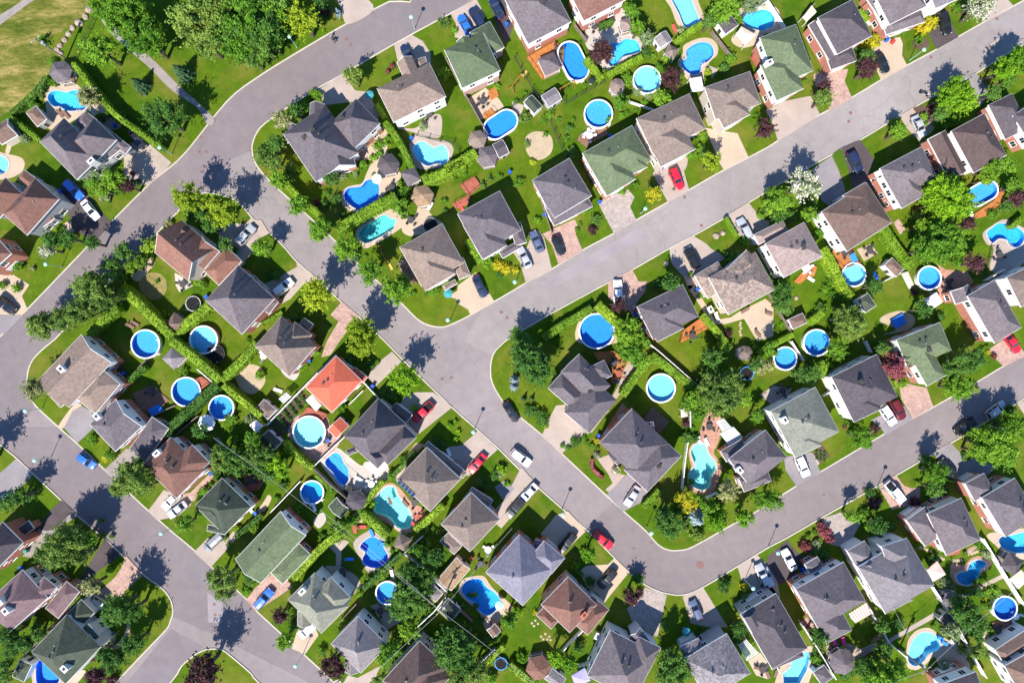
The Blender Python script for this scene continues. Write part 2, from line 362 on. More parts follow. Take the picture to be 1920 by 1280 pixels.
def paint(c):
    nm = 'car_paint_' + c.replace(' ', '_')
    if nm in MC: return MC[nm]
    t = NT(nm); t.b.inputs['Coat Weight'].default_value = 0.6; t.b.inputs['Coat Roughness'].default_value = 0.06
    MC[nm] = t.fin(CARC[c], 0.35, 0.5, 0.25 if c in ('silver', 'grey', 'slate blue') else 0.0); return MC[nm]
# ------------------------------------------------------------------ the place: what stands where (lists first, built below)
HOUSES=[]; SHEDS=[]; GAZ=[]; IPOOLS=[]; RPOOLS=[]; SHEETS=[]; DECKS=[]; TREES=[]; HEDGES=[]; FENCES=[]; CARS=[]; LAMPS=[]; UMB=[]; TRAMP=[]; PERG=[]; BINS=[]; ROCKS=[]; POLES=[]; WIRES=[]; COVERS=[]; SETS=[]; LOUNG=[]; SWING=[]
def H(nick, roof, wall, wings, ch=(), e=5.6, s=0.74):
    HOUSES.append(dict(nick=nick, roof=roof, wall=wall, e=e, s=s, ch=[px(c[0], c[1]) + (c[2],) for c in ch],
        wings=[dict(p=prs(w[:6]), t=w[6], e=(w[7] if len(w) > 7 else e), s=(w[8] if len(w) > 8 else s)) for w in wings]))
def SH(fl, t, h, roof, wall, desc, s=0.5): SHEDS.append(dict(p=prs(fl), t=t, e=h, roof=roof, wall=wall, desc=desc, s=s))
def GZ(x, y, r, roof, desc, n=6, h=2.4, a=0.2): GAZ.append((px(x, y), r*S/O0[2], roof, desc, n, h, a))
def IP(fl, lin, patio=None, pm='conc', k=4, shape='kidney shaped', depth=1.2):
    IPOOLS.append(dict(p=prs(fl), lin=lin, k=k, shape=shape, d=depth))
    if patio: SHEETS.append(('patio', prs(patio), pm, True))
def RP(x, y, r, lin): RPOOLS.append((px(x, y), None, r*S/O0[2], lin))
def OV(x1, y1, x2, y2, w, lin): RPOOLS.append((px(x1, y1), px(x2, y2), w*S/(2*O0[2]), lin))
def DW(fl, m='conc', sm=False): SHEETS.append(('driveway', prs(fl), m, sm))
def PA(fl, m='conc', sm=False, n='patio'): SHEETS.append((n, prs(fl), m, sm))
def DK(fl, m='deck', h=0.45): DECKS.append((prs(fl), m, h))
def T(kind, *a):
    for i in range(0, len(a), 3): TREES.append((kind, px(a[i], a[i+1]), a[i+2]*S/O0[2]))
def HG(w, fl, h=2.0, kind='hedge'): HEDGES.append((prs(fl), w*S/O0[2], h*(1.5 if h >= 2.0 else (1.25 if h >= 1.3 else 1)), kind))
def FN(fl, h=1.7, m='white'): FENCES.append((prs(fl), h, m))
def CAR(col, typ, x1, y1, x2, y2): CARS.append((col, typ, px(x1, y1), px(x2, y2)))
def LP(*a):
    for i in range(0, len(a), 2): LAMPS.append(px(a[i], a[i+1]))
def UM(x, y, r, c): UMB.append((px(x, y), r*S/O0[2], c))
def TRM(x, y, r, c): TRAMP.append((px(x, y), r*S/O0[2], c))
def PG(fl, kind): PERG.append((prs(fl), kind))
def BIN(c, *a):
    for i in range(0, len(a), 2): BINS.append((px(a[i], a[i+1]), c))
def MHL(x, y): COVERS.append(px(x, y) + (2.4,))
def MH(*a):
    for i in range(0, len(a), 2): COVERS.append(px(a[i], a[i+1]))
def TB(x, y, n=4, c='dark'): SETS.append((px(x, y), n, c))
def LG(c, *a):
    for i in range(0, len(a), 3): LOUNG.append((px(a[i], a[i+1]), a[i+2], c))

# blocks between the streets, full photo pixels
BLOCKS = [
 ('grass_block', [(780,-22),(730,4),(651,45),(560,98),(480,148),(425,192),(350,285),(312,320),(279,347),(210,416),(172,455),(50,582),(0,632),(-80,715),(-400,900),(-400,-300),(760,-300)], 14),
 ('grass_block', [(2300,-205),(1920,2),(1850,40),(1797,70),(1756,94),(1700,124),(1652,151),(1597,184),(1500,237),(1440,277),(1357,320),(1292,357),(1252,380),(1192,414),(1150,439),(1092,470),(1035,505),(985,532),(960,547),(927,566),(885,590),(855,605),(830,614),(802,610),(780,597),(750,567),(715,535),(660,485),(615,440),(542,374),(505,340),(480,310),(472,285),(473,268),(480,250),(495,232),(540,200),(595,165),(642,139),(739,82),(842,26),(890,0),(1000,-62),(1060,-300),(2300,-300)], 44),
 ('grass_block', [(2300,-125),(1920,82),(1865,115),(1825,140),(1752,179),(1672,226),(1612,262),(1560,289),(1477,335),(1440,357),(1402,380),(1365,404),(1300,441),(1255,465),(1185,505),(1140,529),(1035,586),(960,630),(940,645),(925,662),(919,687),(922,717),(942,752),(972,780),(1015,815),(1052,850),(1132,925),(1170,960),(1210,995),(1232,1020),(1252,1031),(1275,1032),(1302,1024),(1380,980),(1417,960),(1494,911),(1537,886),(1657,815),(1750,764),(1827,720),(1882,687),(1920,667),(2300,460)], 99),
 ('grass_block', [(117,620),(228,505),(300,430),(337,392),(350,378),(375,362),(405,363),(435,372),(455,386),(472,407),(480,414),(527,456),(557,490),(595,522),(640,565),(672,592),(720,637),(767,685),(847,762),(890,800),(937,842),(960,865),(1012,915),(1060,957),(1100,992),(1150,1042),(1180,1072),(1210,1095),(1235,1107),(1250,1111),(1280,1114),(1315,1101),(1380,1062),(1437,1027),(1477,1006),(1557,960),(1680,890),(1745,852),(1787,827),(1830,802),(1915,750),(2300,545),(2300,1580),(770,1580),(650,1300),(625,1279),(600,1255),(520,1182),(480,1145),(460,1122),(395,1062),(364,1032),(322,997),(277,957),(237,920),(195,880),(142,830),(107,799),(57,750),(50,710),(57,680),(75,658),(100,637)], 99),
 ('grass_block', [(-400,480+60),(-200,665),(0,832),(30,857),(62,887),(110,932),(147,967),(195,1007),(230,1040),(270,1077),(295,1095),(312,1110),(322,1128),(325,1147),(320,1165),(312,1180),(272,1222),(222,1275),(120,1385),(-40,1580),(-400,1580)], 99),
 ('grass_block', [(230,1370),(320,1277),(340,1247),(360,1230),(378,1219),(395,1215),(410,1216),(422,1220),(470,1260),(485,1278),(600,1385),(680,1580),(80,1580)], 99)]

# ---------------------------------------------------------------- top left tile
O(0, 0)
H('the grey house beside the dry field', 'slate', 'greyw', [(480,885,297,1062,630,1300,'h'), (705,885,878,1050,690,1240,'h',5.5), (640,830,985,1105,940,1160,'h',3.2), (555,915,645,832,790,950,'h',3.25), (780,1150,870,1080,900,1130,'h',3.3)], [(665,1200,'white')])
H('the brown cottage at the left edge', 'brown', 'beigew', [(-60,960,60,890,190,985,'ugg',2.7)], e=2.7)
IP((360,725,385,690,430,682,470,690,510,695,545,680,585,683,602,712,620,760,645,795,630,822,560,832,500,830,450,800,410,800,370,770), 'cyan', (330,700,370,650,440,640,500,600,590,645,650,740,670,830,540,910,420,980,345,940,350,840), 'beige')
IP((-60,1160,0,1165,45,1190,65,1230,40,1290,-20,1310,-80,1250), 'lt', (-100,1130,30,1150,170,1190,170,1280,60,1340,-100,1330), 'beige')
GZ(455,540,88,'slate','grey')
SH((195,850,268,790,362,888),'h',2.3,'brown','greyw','brown roofed garden')
DW((930,1085,1085,1050,1285,1220,1230,1290,1120,1385,1035,1390,930,1360,930,1260), 'conc')
PA((150,1000,100,1060,70,1150,40,1140,70,1050,110,980), 'beige', True, 'garden_path')
PA((660,780,740,790,900,850,900,960,800,960,690,860), 'conc', True)
PA((760,150,820,160,900,235,1030,350,1170,470,1350,650,1520,800,1610,900,1560,940,1480,810,1290,680,1120,510,960,370,840,260), 'path', True, 'gravel_path')
PA((0,0,640,-40,690,40,600,150,460,240,330,300,390,420,370,560,230,690,60,840,-40,900,-700,1300,-1200,0,-600,-600,300,-600), 'field', False, 'field')
PA((-60,160,150,20,330,-120,420,-100,230,20,40,160,-60,230), 'path', True, 'farm_track')
CAR('black','sedan',985,990,1060,1090)
T('lush', 750,375,125, 1080,270,150, 950,150,150, 860,40,150, 1140,340,100, 990,40,140)
T('olive', 1500,180,190, 1640,60,180, 1560,330,110)
T('lush', 1830,130,190, 1790,360,120)
T('dark', 1750,230,150, 1890,430,90, 2020,-20,170, 2000,170,150, 1960,330,120)
T('con', 1050,635,68, 1365,545,75)
T('dark', 1240,890,150)
T('cream', 665,725,82)
T('olive', 285,690,52)
T('lush', 350,610,40, 410,620,34, 330,310,45, 400,470,40, 250,770,45)
T('dark', 760,880,40, 830,850,45, 900,880,50)
T('pale', 185,1045,42)
for x, y in ((675,75),(645,130),(597,175),(548,215),(517,258),(487,303),(452,345),(430,378),(458,405)): ROCKS.append((px(x, y), 0.62 if y not in (175, 75) else 0.85))
HG(42,(540,470,700,680,850,850,1000,960,1190,1100),2.2,'hedge')
HG(38,(60,870,300,1060,420,1160,560,1300),1.9,'hedge')
HG(34,(340,570,240,700,70,850),1.6,'dhedge')
LP(1290,1158)
POLES.append((px(500,445), 9.6))
FN((690,130,550,420),1.4,'chain')
FN((420,1000,300,1050),1.6,'wood')
LG('brown',455,860,40, 500,870,40, 545,600,20)
MH(1490,1135,1545,1140,1505,1028,1880,1130)
BIN('blue', 850,940)
# ---------------------------------------------------------------- left, second row
O(0, 320)
H('the brown house with the black driveway', 'rust', 'greyw', [(265,55,445,215,185,470,'h'), (-140,240,42,52,175,175,'h',5.2), (180,-10,300,80,240,150,'h',3.4), (300,390,385,325,410,360,'h',3.0)], [])
H('the red brick house at the left edge', 'rust', 'brick', [(-220,640,-40,480,110,605,'h')], [])
H('the rust roofed house on the wooded corner', 'rust', 'beigew', [(1160,615,1415,828,1650,610,'ugg'), (1345,400,1480,520,1400,660,'vgg',5.0), (1510,482,1650,605,1560,760,'vgg',5.0), (1700,570,1815,680,1640,860,'h',3.0)], [(1690,805,'brick')])
H('the slate house with the trampoline', 'slate', 'brick', [(1540,975,1815,1228,2095,990,'h'), (1770,765,1900,800,1850,900,'h',5.5), (1930,860,2090,985,2020,1080,'h',3.4)], [])
DW((440,130,520,60,640,150,720,270,840,390,700,540,610,475,545,440,520,330,480,220), 'asph')
PA((480,400,530,380,555,440,540,480,440,470), 'beige', True, 'front_path')
DW((-60,860,100,780,220,855,165,940,210,1045,170,1080,-60,1080), 'beige', False)
DW((-60,1082,175,1082,55,1205,-60,1260), 'gasph')
PA((-20,730,80,780,110,830,0,860), 'beige', False, 'front_path')
DW((1640,430,1700,390,1840,400,1895,345,1925,430,1930,560,1830,690,1790,680,1640,560), 'conc', False)
PA((1310,765,1430,830,1447,865,1345,912,1318,860), 'white_stone')
PA((1045,830,1100,775,1180,765,1240,810,1250,890,1210,950,1150,970,1090,940,1050,890), 'dirt', True, 'worn_lawn')
PA((985,800,1040,740,1120,640,1160,690,1110,760,1040,830), 'sand', True, 'bare_soil')
PA((-200,700,-20,720,-40,880,-200,900), 'white_stone')
CAR('blue','suv',505,90,598,195); CAR('white','sedan',625,235,718,352); CAR('black','suv',-10,970,85,1045); CAR('silver','suv',1800,530,1885,430)
T('dark', 400,520,75, 510,510,65, 690,540,60, 870,130,55)
T('lush', 430,460,40, 340,500,38, 850,60,90, 760,140,60, 700,70,60, 20,860,35, 120,880,40, 90,640,45, 130,710,50)
T('bloom', 360,590,60)
T('pale', 780,190,50)
T('plum', 960,115,60)
T('con', 1020,85,35)
T('lime', 1415,210,122, 1660,300,122)
T('cream', 1262,405,42)
T('olive', 720,880,140, 620,870,80, 800,960,100, 500,1100,100, 430,1130,80, 600,1060,110, 310,1170,100, 330,1100,60, 700,1040,70)
T('dark', 930,610,72, 840,730,80, 1420,330,45, 1520,330,60, 1580,420,60, 1690,555,60, 1750,600,40)
T('hedge', 1120,560,65, 1110,620,55, 1050,690,60, 980,720,60, 920,780,55)
T('lush', 1520,850,40, 1905,570,30, 1255,1070,40)
HG(72,(890,875,1010,980,1130,1100,1280,1245),2.6)
HG(70,(1275,1240,1410,1130,1560,1010),2.0)
HG(60,(650,1220,760,1120,870,1030),2.2)
TRM(1448,997,58,'white')
GZ(1320,1150,90,'brown','brown', 4, 2.3, 0.15)
LP(466,722)
LG('brown', 985,1170,60, 1020,1150,60)
TB(1370,850,4,'dark')
BIN('blue', 1545,945, 450,150)
# ---------------------------------------------------------------- top, second column
O(480, 0)
H('the slate house with many gables on the bend', 'slate', 'obrick', [(200,1005,520,785,735,1170,'h'), (550,935,750,740,885,975,'h',5.5), (405,775,515,780,480,960,'vgg',4.6), (240,940,340,945,320,1080,'vgg',4.6), (545,1230,730,1175,745,1240,'vgg',4.6)], [(640,885,'dark'),(460,1015,'dark'),(390,1055,'dark')])
H('the taupe house above the pale kidney pool', 'taupe', 'white', [(905,665,1300,470,1440,720,'h'), (1055,470,1170,420,1270,640,'vgh',4.8), (1180,450,1270,425,1320,540,'h',3.3)], [])
H('the green roofed house by the oval pool deck', 'green', 'pbrick', [(1410,375,1700,240,1850,525,'h'), (1600,245,1755,160,1870,355,'h',4.0), (1500,310,1600,270,1680,440,'vgh',5.0)], [])
DW((460,680,650,555,745,680,840,690,925,860,905,970,860,990,820,860,750,760,520,790), 'conc')
DW((1035,335,1170,265,1250,310,1310,400,1310,480,1180,440,1060,450), 'conc', False)
DW((1460,105,1650,-10,1720,120,1690,200,1560,300,1490,280,1500,180), 'conc')
DW((1740,0,1900,-100,1960,60,1900,300,1870,330,1810,220,1780,110), 'asph')
DW((590,-60,700,-120,770,-60,885,70,690,185,640,70), 'conc', True)
PA((1070,960,1200,960,1280,880,1380,860,1395,960,1360,1040,1200,1000), 'conc', True)
PA((1590,740,1720,660,1820,740,1860,800,1690,900,1650,840), 'beige')
PA((920,960,980,960,985,1080,985,1180,960,1230,1000,1280,900,1290,870,1200,730,1210,720,1070,860,1030,900,1000), 'beige', True)
IP((1180,1120,1195,1085,1250,1062,1300,1090,1340,1110,1400,1090,1435,1130,1440,1190,1410,1230,1340,1230,1290,1245,1240,1220,1195,1170), 'lt', (1150,1090,1200,1000,1300,1040,1430,1060,1480,1110,1470,1170,1440,1230,1370,1260,1240,1270,1190,1230), 'conc')
OV(1790,965,1880,905,165,'royal')
DK((1700,860,1760,815,1800,860,1730,900)); DK((1740,690,1800,640,1820,720,1760,755), 'deck', 0.3)
GZ(990,1232,85,'dslate','dark slate'); GZ(1735,1175,85,'slate','slate grey'); GZ(1660,1045,72,'taupe','taupe')
SH((1770,1085,1850,1045,1900,1150),'ugg',2.2,'dslate','brick','red walled')
T('lush', 100,90,140, 60,280,110, 20,400,80, 130,330,60)
T('lime', 350,150,125)
T('dark', -20,220,150, 480,20,60)
T('plum', 520,90,45)
T('blue', 615,92,32)
T('olive', 725,575,75, 1400,170,50)
T('lush', 430,700,40, 470,720,35, 380,810,40, 1410,560,50, 1490,230,28, 910,800,25, 915,1090,45, 985,1060,40, 880,1180,32, 925,1155,32, 1085,1180,40, 1810,650,30)
T('cream', 190,900,75)
T('dark', 150,1080,70, 290,830,60, 60,1130,50, 70,1200,60, 260,1260,45)
T('olive', 120,1210,75, 40,1170,60)
T('pale', 1255,950,38)
T('red', 1020,500,25, 990,540,22)
T('lush', 800,1230,40, 750,1260,35, 290,1270,40)
HG(48,(960,910,1040,1010,1110,1130,1170,1260),2.0)
HG(80,(1420,1270,1540,1210,1650,1140),2.2)
HG(40,(900,780,960,880),1.6)
CAR('dark blue','sedan',1160,470,1110,350); CAR('blue','sedan',1600,240,1540,130); CAR('dark blue','suv',1690,185,1625,75); CAR('dark blue','sedan',1840,125,1770,-10)
LP(308,357,1190,215)
FN((1200,1005,1380,1050,1480,1060,1520,1130),1.3,'chain'); FN((1420,430,1560,690,1740,1010),1.5,'wood')
UM(850,710,32,'teal')
BIN('blue', 1165,1035, 1880,180)
TB(1700,760,6,'dark'); TB(1300,860,4,'dark')
MH(675,292,708,333)
# ---------------------------------------------------------------- top, third column
O(960, 0)
H('the slate house with the gazebo deck', 'slate', 'mix', [(-55,0,270,-170,450,165,'h')], [(232,40,'dark')])
H('the reddish roofed house at the top edge', 'rust', 'mix', [(425,-60,740,-220,838,10,'h')], [])
H('the green roofed house with the grey paved driveway', 'green', 'obrick', [(525,1150,900,940,1045,1205,'h'), (560,1215,710,1473,930,1345,'h'), (820,1110,930,1060,1030,1250,'h',5.6)], [])
H('the pinkish taupe house beside the red car', 'taupe', 'beigew', [(930,890,1330,702,1465,960,'h'), (985,1000,1115,1255,1370,1110,'h')], [])
H('the taupe house with the beige driveway', 'taupe', 'beigew', [(1440,655,1785,535,1890,770,'h'), (1490,775,1590,965,1790,860,'h')], [])
DK((110,430,320,310,390,360,380,500,230,600)); 
OV(430,400,490,520,175,'royal')
GZ(280,478,95,'slate','slate hip roofed',4,2.4,-0.35)
IP((735,330,800,325,855,295,930,310,955,350,960,385,900,410,830,430,790,480,745,500,725,470,760,420), 'cyan', (550,330,560,220,700,180,790,60,860,90,880,130,880,240,960,290,985,370,940,410,850,450,770,520,690,520,600,400), 'white_stone')
IP((1200,0,1220,-40,1320,-60,1350,20,1400,150,1380,180,1300,205,1250,100), 'lt', (1130,-60,1350,-100,1400,20,1440,140,1400,190,1260,205,1190,60), 'beige', 4, 'long rectangular')
IP((1710,130,1750,85,1820,90,1890,75,1960,110,1960,190,1890,230,1800,215,1740,180), 'cyan', (1690,90,1760,50,1900,40,2000,80,2010,260,1900,250,1860,320,1740,360,1660,330,1650,280,1720,190), 'beige')
IP((1270,470,1310,440,1310,380,1380,330,1450,320,1500,350,1510,410,1470,460,1420,490,1410,540,1350,560,1290,520), 'blue', (1240,470,1280,400,1290,340,1400,290,1490,290,1540,340,1540,410,1480,470,1440,560,1430,600,1320,600,1280,540), 'beige')
RP(1012,600,102,'lt'); RP(648,855,105,'blue');
SH((1062,290,1155,230,1215,300),'vgg',2.3,'lgrey','white','grey roofed white'); SH((215,720,320,655,378,745),'ugg',2.2,'lgrey','greyw','light grey'); SH((85,770,150,710,215,815),'vgg',2.2,'dgreen','white','green roofed white')
SH((1535,170,1635,100,1680,205),'h',2.3,'dslate','white','dark roofed white'); SH((1800,-20,1860,-60,1900,20),'h',2.3,'dslate','white','small dark roofed')
GZ(1195,390,62,'taupe','tan tiled',4,2.2,0.3); GZ(790,645,58,'taupe','grey thatched',8); GZ(855,185,58,'pinkt','tan tiled',4,2.3,-0.5)
PG((1330,590,1420,575,1440,680,1345,690),'canopy'); PG((1680,260,1720,200,1830,260,1750,340),'beige')
DK((510,1010,600,950,710,960,720,1010,600,1070,560,1110,490,1050),'bdeck',0.3)
DK((1790,430,1850,380,1900,450,1960,540,1900,560,1840,510),'rdeck',0.5)
PA((95,1070,110,1020,160,990,230,990,290,1020,308,1090,290,1150,240,1190,180,1200,120,1160), 'sand', True, 'sand_circle')
PA((1500,590,1450,480,1540,520,1600,440), 'conc', False)
DW((1450,960,1590,985,1690,1000,1760,1150,1775,1180,1590,1275,1560,1230,1490,1060), 'beige')
DW((640,1520,715,1480,870,1420,920,1480,885,1550,935,1655,765,1755,650,1530), 'pave')
DW((1110,1250,1270,1130,1310,1200,1290,1290,1330,1430,1170,1520,1055,1300), 'conc')
PA((1240,1170,1290,1130,1320,1150,1300,1270,1200,1290),'conc',True,'front_path')
DW((1900,830,2040,760,2240,720,2310,860,2165,955,1995,1062,1965,960,1935,890),'conc')
PA((0,760,90,790,60,900,0,900),'conc')
T('plum', 668,395,92, 1195,592,85, 1905,965,75)
T('lime', 1495,1210,76)
T('lush', 895,80,60, 920,140,55, 940,210,60, 1600,60,110, 1105,520,50, 1120,740,65, 860,600,55, 820,770,60, 1170,430,50, 1640,440,48, 1520,110,60, 1700,150,35, 650,550,35, 600,470,40, 280,860,40, 240,900,35, 990,770,30, 1350,1150,50, 1430,1020,35, 1400,1110,35, 820,870,28, 410,1040,25)
T('dark', 1480,160,60, 1590,520,45, 1000,400,45, 430,970,32, 1440,1140,45, 440,1150,50)
T('pale', 1010,290,60, 1270,230,30, 940,690,40, 1020,720,35, 1800,30,80)
T('lime', 155,1215,28, 1470,540,30, 1420,1000,30)
T('olive', 90,890,50, 110,1080,30, 1360,1130,30)
T('hedge', 880,50,45, 700,560,45, 790,520,40)
HG(45,(720,560,860,480,980,420),1.6); HG(40,(1230,310,1330,230,1430,170),1.6,'hedge'); HG(50,(560,430,620,520,680,590),1.8); HG(36,(660,190,760,150),1.5,'dhedge')
FN((0,790,150,690,400,740),1.4,'chain'); FN((20,420,200,730),1.4,'chain'); FN((470,180,560,300),1.5,'wood'); FN((290,900,380,1110),1.4,'chain'); FN((400,770,700,600),1.3,'chain'); FN((1500,230,1650,420),1.5,'wood'); FN((880,760,1060,820),1.2,'white')
SWING.append((px(30,620), 0.9)); SWING.append((px(410,650), 0.5))
UM(600,600,28,'black'); 
TB(580,1020,4,'white'); TB(620,200,5,'dark'); TB(340,380,4,'dark')
LG('red',1225,225,30, 1180,1130-1280,30); LG('white',560,1000,120, 600,985,120)
CAR('red','suv',1210,1285,1258,1395)
BIN('blue', 1125,1255, 735,1020)
# ---------------------------------------------------------------- top right tile
O(1440, 0)
H('the green roofed house with the white slanted dormer', 'green', 'mix', [(-65,285,210,182,385,515,'h'), (-60,490,62,760,260,650,'h')], [(15,465,'white')])
H('the dark slate house with the yellow cedar', 'dslate', 'mix', [(370,135,635,-5,785,270,'h'), (298,190,365,150,500,430,'vgg',3.6), (425,400,470,528,650,408,'h',3.4)], [])
H('the slate house at the top right edge', 'slate', 'mix', [(770,-90,1050,-230,1190,50,'h'), (740,0,800,-40,920,230,'vgg',3.6), (855,175,885,265,1160,110,'h',3.4)], [])
H('the white house in the top right corner', 'lgrey', 'white', [(1180,-110,1350,-180,1420,0,'h')], [])
H('the chocolate brown house split by a white gable wall', 'dbrown', 'mix', [(1370,985,1620,850,1785,1168,'h'), (1195,1045,1330,975,1490,1285,'vgg',3.8)], [])
H('the dark slate house at the right edge', 'dslate', 'mix', [(1830,870,2060,720,2190,970,'h'), (1648,790,1830,700,1960,960,'h',4.0)], [])
DW((340,560,460,520,600,520,590,560,575,610,630,735,450,835,480,700,350,640), 'pink')
DW((780,330,880,300,990,280,1010,330,1005,420,1045,497,850,607,820,540,800,420), 'beige')
DW((1205,260,1280,170,1370,170,1428,280,1268,372), 'asph')
DW((1620,120,1700,0,1760,-40,1840,45,1645,160), 'conc')
DW((550,1110,690,1050,800,1200,760,1290,830,1420,640,1420,600,1260), 'asph')
PA((480,1160,545,1112,620,1250,560,1290), 'lush_lawn', False, 'lawn_strip')
DW((330,1270,480,1170,530,1280,570,1390,590,1500,480,1560,400,1500,380,1370), 'gasph')
DW((985,870,1100,800,1150,830,1190,900,1280,900,1230,990,1130,1060,1040,960), 'conc', False)
PA((1090,810,1190,800,1250,880,1200,920,1130,860), 'soil', True, 'flower_bed')
DW((1500,570,1560,545,1660,690,1620,760,1590,800,1520,640), 'gasph')
PA((1085,300,1180,290,1210,340,1140,375,1090,350), 'soil', True, 'flower_bed')
CAR('black','sedan',830,410,890,520); CAR('black','suv',1310,110,1350,235); CAR('dark blue','suv',620,1150,690,1280); CAR('silver','sedan',1110,885,1165,1005)
T('yel', 740,345,55, 800,310,55, 1160,210,55, 1220,175,55)
T('plum', 750,515,80, 420,650,60, 1240,820,45)
T('dark', 745,430,60)
T('olive', 415,740,72)
T('vivid', 1355,720,100, 1470,760,110, 1420,660,90, 1330,800,60, 1870,480,110, 1770,520,90, 1900,420,80)
T('lush', 980,985,68, 960,910,30, 1165,880,38, 1130,300,40, 1180,70,35, 1200,1090,50, 1390,910,50, 720,110,40, 1420,70,35)
T('bloom', 1590,60,95)
T('lush', 1560,20,60)
T('dark', 1300,850,60, 1690,700,60, 1790,600,60)
T('lime', 930,910,22)
T('lush', 1680,1260,80, 1800,1240,60)
HG(40,(690,70,760,150),1.5); HG(26,(1120,120,1140,180),1.4,'dhedge')
LP(1062,452)
FN((0,0,130,200),1.6,'white'); FN((350,30,260,120),1.5,'wood')
PG((260,130,330,40,365,90,290,165),'beige')
PA((1650,340,1700,360,1740,280),'conc',False,'front_path')
MH(622,846,608,910,1225,428,1720,140)
BIN('blue', 895,295); BIN('red', 940,310)
LG('white', 755,170,40)
# ---------------------------------------------------------------- second row, second column
O(480, 320)
H('the taupe house on the inner street corner', 'taupe', 'beigew', [(1075,575,1395,395,1560,690,'h'), (1115,640,1270,905,1510,790,'h'), (1470,685,1555,650,1632,775,'h',3.2), (1400,865,1420,900,1510,845,'h',2.9)], [])
H('the slate house behind the wooden deck', 'slate', 'white', [(1508,325,1828,150,2000,440,'h'), (1550,410,1700,668,1890,570,'h'), (1900,410,1985,385,2048,535,'h',3.2), (1820,610,1850,660,1990,590,'h',2.9)], [])
IP((660,180,690,135,740,126,790,118,830,75,880,70,918,105,920,180,890,235,850,275,790,292,730,275,675,225), 'royal', (635,210,650,150,720,112,795,95,830,20,880,-60,1000,-20,1085,20,1060,110,960,180,880,285,790,318,700,300,650,255), 'beige')
IP((772,470,800,430,880,380,960,333,1010,360,1048,372,1035,410,1020,442,850,537,800,532,778,500), 'teal', (745,480,790,400,960,292,1060,305,1115,365,1090,430,840,580,790,545), 'beige', 4, 'bullet shaped')
GZ(1247,190,88,'wood','cedar shingled'); GZ(1160,40,80,'slate','slate hip roofed',4,2.4,-0.3)
PA((1220,260,1265,270,1330,345,1395,390,1420,440,1330,470,1220,480,1150,490,1095,450,1110,370,1190,340), 'beige', True)
PA((1060,690,1130,650,1220,820,1140,860), 'sand'); 
DK((1080,720,1120,690,1215,830,1150,850),'bdeck',0.2)
DK((1530,110,1640,45,1690,110,1600,190,1600,250,1500,290,1470,250,1590,190),'rdeck',0.5)
DW((1515,860,1610,790,1650,760,1790,983,1610,1085,1590,1040,1520,1000,1500,960,1440,945,1510,900), 'beige')
DW((0,370,40,370,100,470,0,520,-30,480), 'conc')
DW((210,950,310,720,300,690,460,805,350,860,260,960,190,1000,0,1180,-20,1120,110,1000), 'conc', False)
DW((30,860,130,820,310,720,280,830,230,930,120,960,50,920), 'conc')
DW((640,985,770,1090,640,1260,560,1380,490,1400,530,1280,620,1130,560,1080), 'pink')
TRM(1310,410,58,'grey'); 
UM(905,60,38,'white'); UM(1440,920,34,'teal')
CAR('dark blue','sedan',1650,805,1708,930); CAR('white','suv',150,915,258,830)
T('lush', 165,75,68, 315,260,75, 485,430,85, 450,480,60, 680,585,95, 860,755,105, 1045,895,112, 1110,840,60)
T('lush', 1090,280,60, 1110,160,55, 1060,270,45, 1340,900,45, 1310,910,30, 1720,670,45, 1740,700,40, 1080,100,30, 1410,230,28, 680,400,40, 50,580,75, 220,60,55)
T('dark', 260,70,50, 600,210,50, 560,60,60, 90,780,40, 150,790,40, 290,1100,32, 1830,780,32)
T('lime', 450,940,122, 785,1200,118)
T('yel', 1810,710,45, 1870,735,45)
T('red', 455,240,28)
T('pale', 640,40,40, 740,25,30)
T('con', 740,640,45)
HG(48,(230,110,330,210,480,335),2.0); HG(80,(600,440,720,370,880,275,1050,190),2.2); HG(80,(1250,75,1400,20,1560,-65),2.2); HG(50,(1580,520,1640,610,1690,690),1.6); HG(30,(40,1150,190,1060),1.2)
LP(1455,1125)
FN((1110,650,1200,840),1.2,'wood')
SWING.append((px(955,620), -1.1))
TB(1160,370,4,'dark'); TB(1015,125,3,'dark')
LG('red',1545,285,30); LG('white',1300,275,-30)
MH(1840,1060,1885,1100)
BIN('blue', 1905,10)
# ---------------------------------------------------------------- second row, third column
O(960, 320)
H('the slate house beside the pink paved driveway', 'slate', 'obrick', [(150,72,430,-95,590,195,'h'), (205,170,262,285,470,180,'h'), (240,270,315,418,598,252,'h',3.3)], [])
H('the slate house with the orange balcony', 'slate', 'brick', [(935,1020,1280,850,1415,1088,'h'), (980,1070,1090,1285,1290,1180,'h')], [])
H('the stone roofed taupe house with the turret', 'staupe', 'beigew', [(1470,800,1825,608,1980,888,'h'), (1365,787,1545,680,1640,860,'h',3.8), (1585,760,1760,590,1850,735,'h',5.8)], [(1560,1030,'white')])
DW((230,475,310,435,470,365,505,440,475,470,530,600,350,705,300,560), 'pink')
DW((60,690,0,600,30,540,110,580,160,450,200,450,240,500,300,738,105,848), 'conc')
DW((1620,330,1772,238,1870,360,1930,380,1920,470,1850,520,1790,560,1730,500,1690,480), 'conc', False)
DW((1180,590,1360,488,1460,550,1500,590,1560,620,1600,660,1400,760,1380,840,1330,900,1290,800,1200,700), 'conc')
DW((722,838,900,740,950,830,1010,830,1000,900,930,1000,880,1050,800,1030,722,950), 'pink')
PA((880,1050,930,1000,960,1080,1040,1240,1010,1290,960,1200), 'pink', False, 'side_path')
PA((1310,860,1370,860,1520,1120,1640,1100,1700,1060,1900,960,1960,1010,1960,1240,1840,1280,1740,1110,1600,1150,1500,1150), 'beige', False)
DK((1280,1200,1420,1100,1470,1180,1260,1290),'deck',1.2)
RP(635,1203,130,'royal')
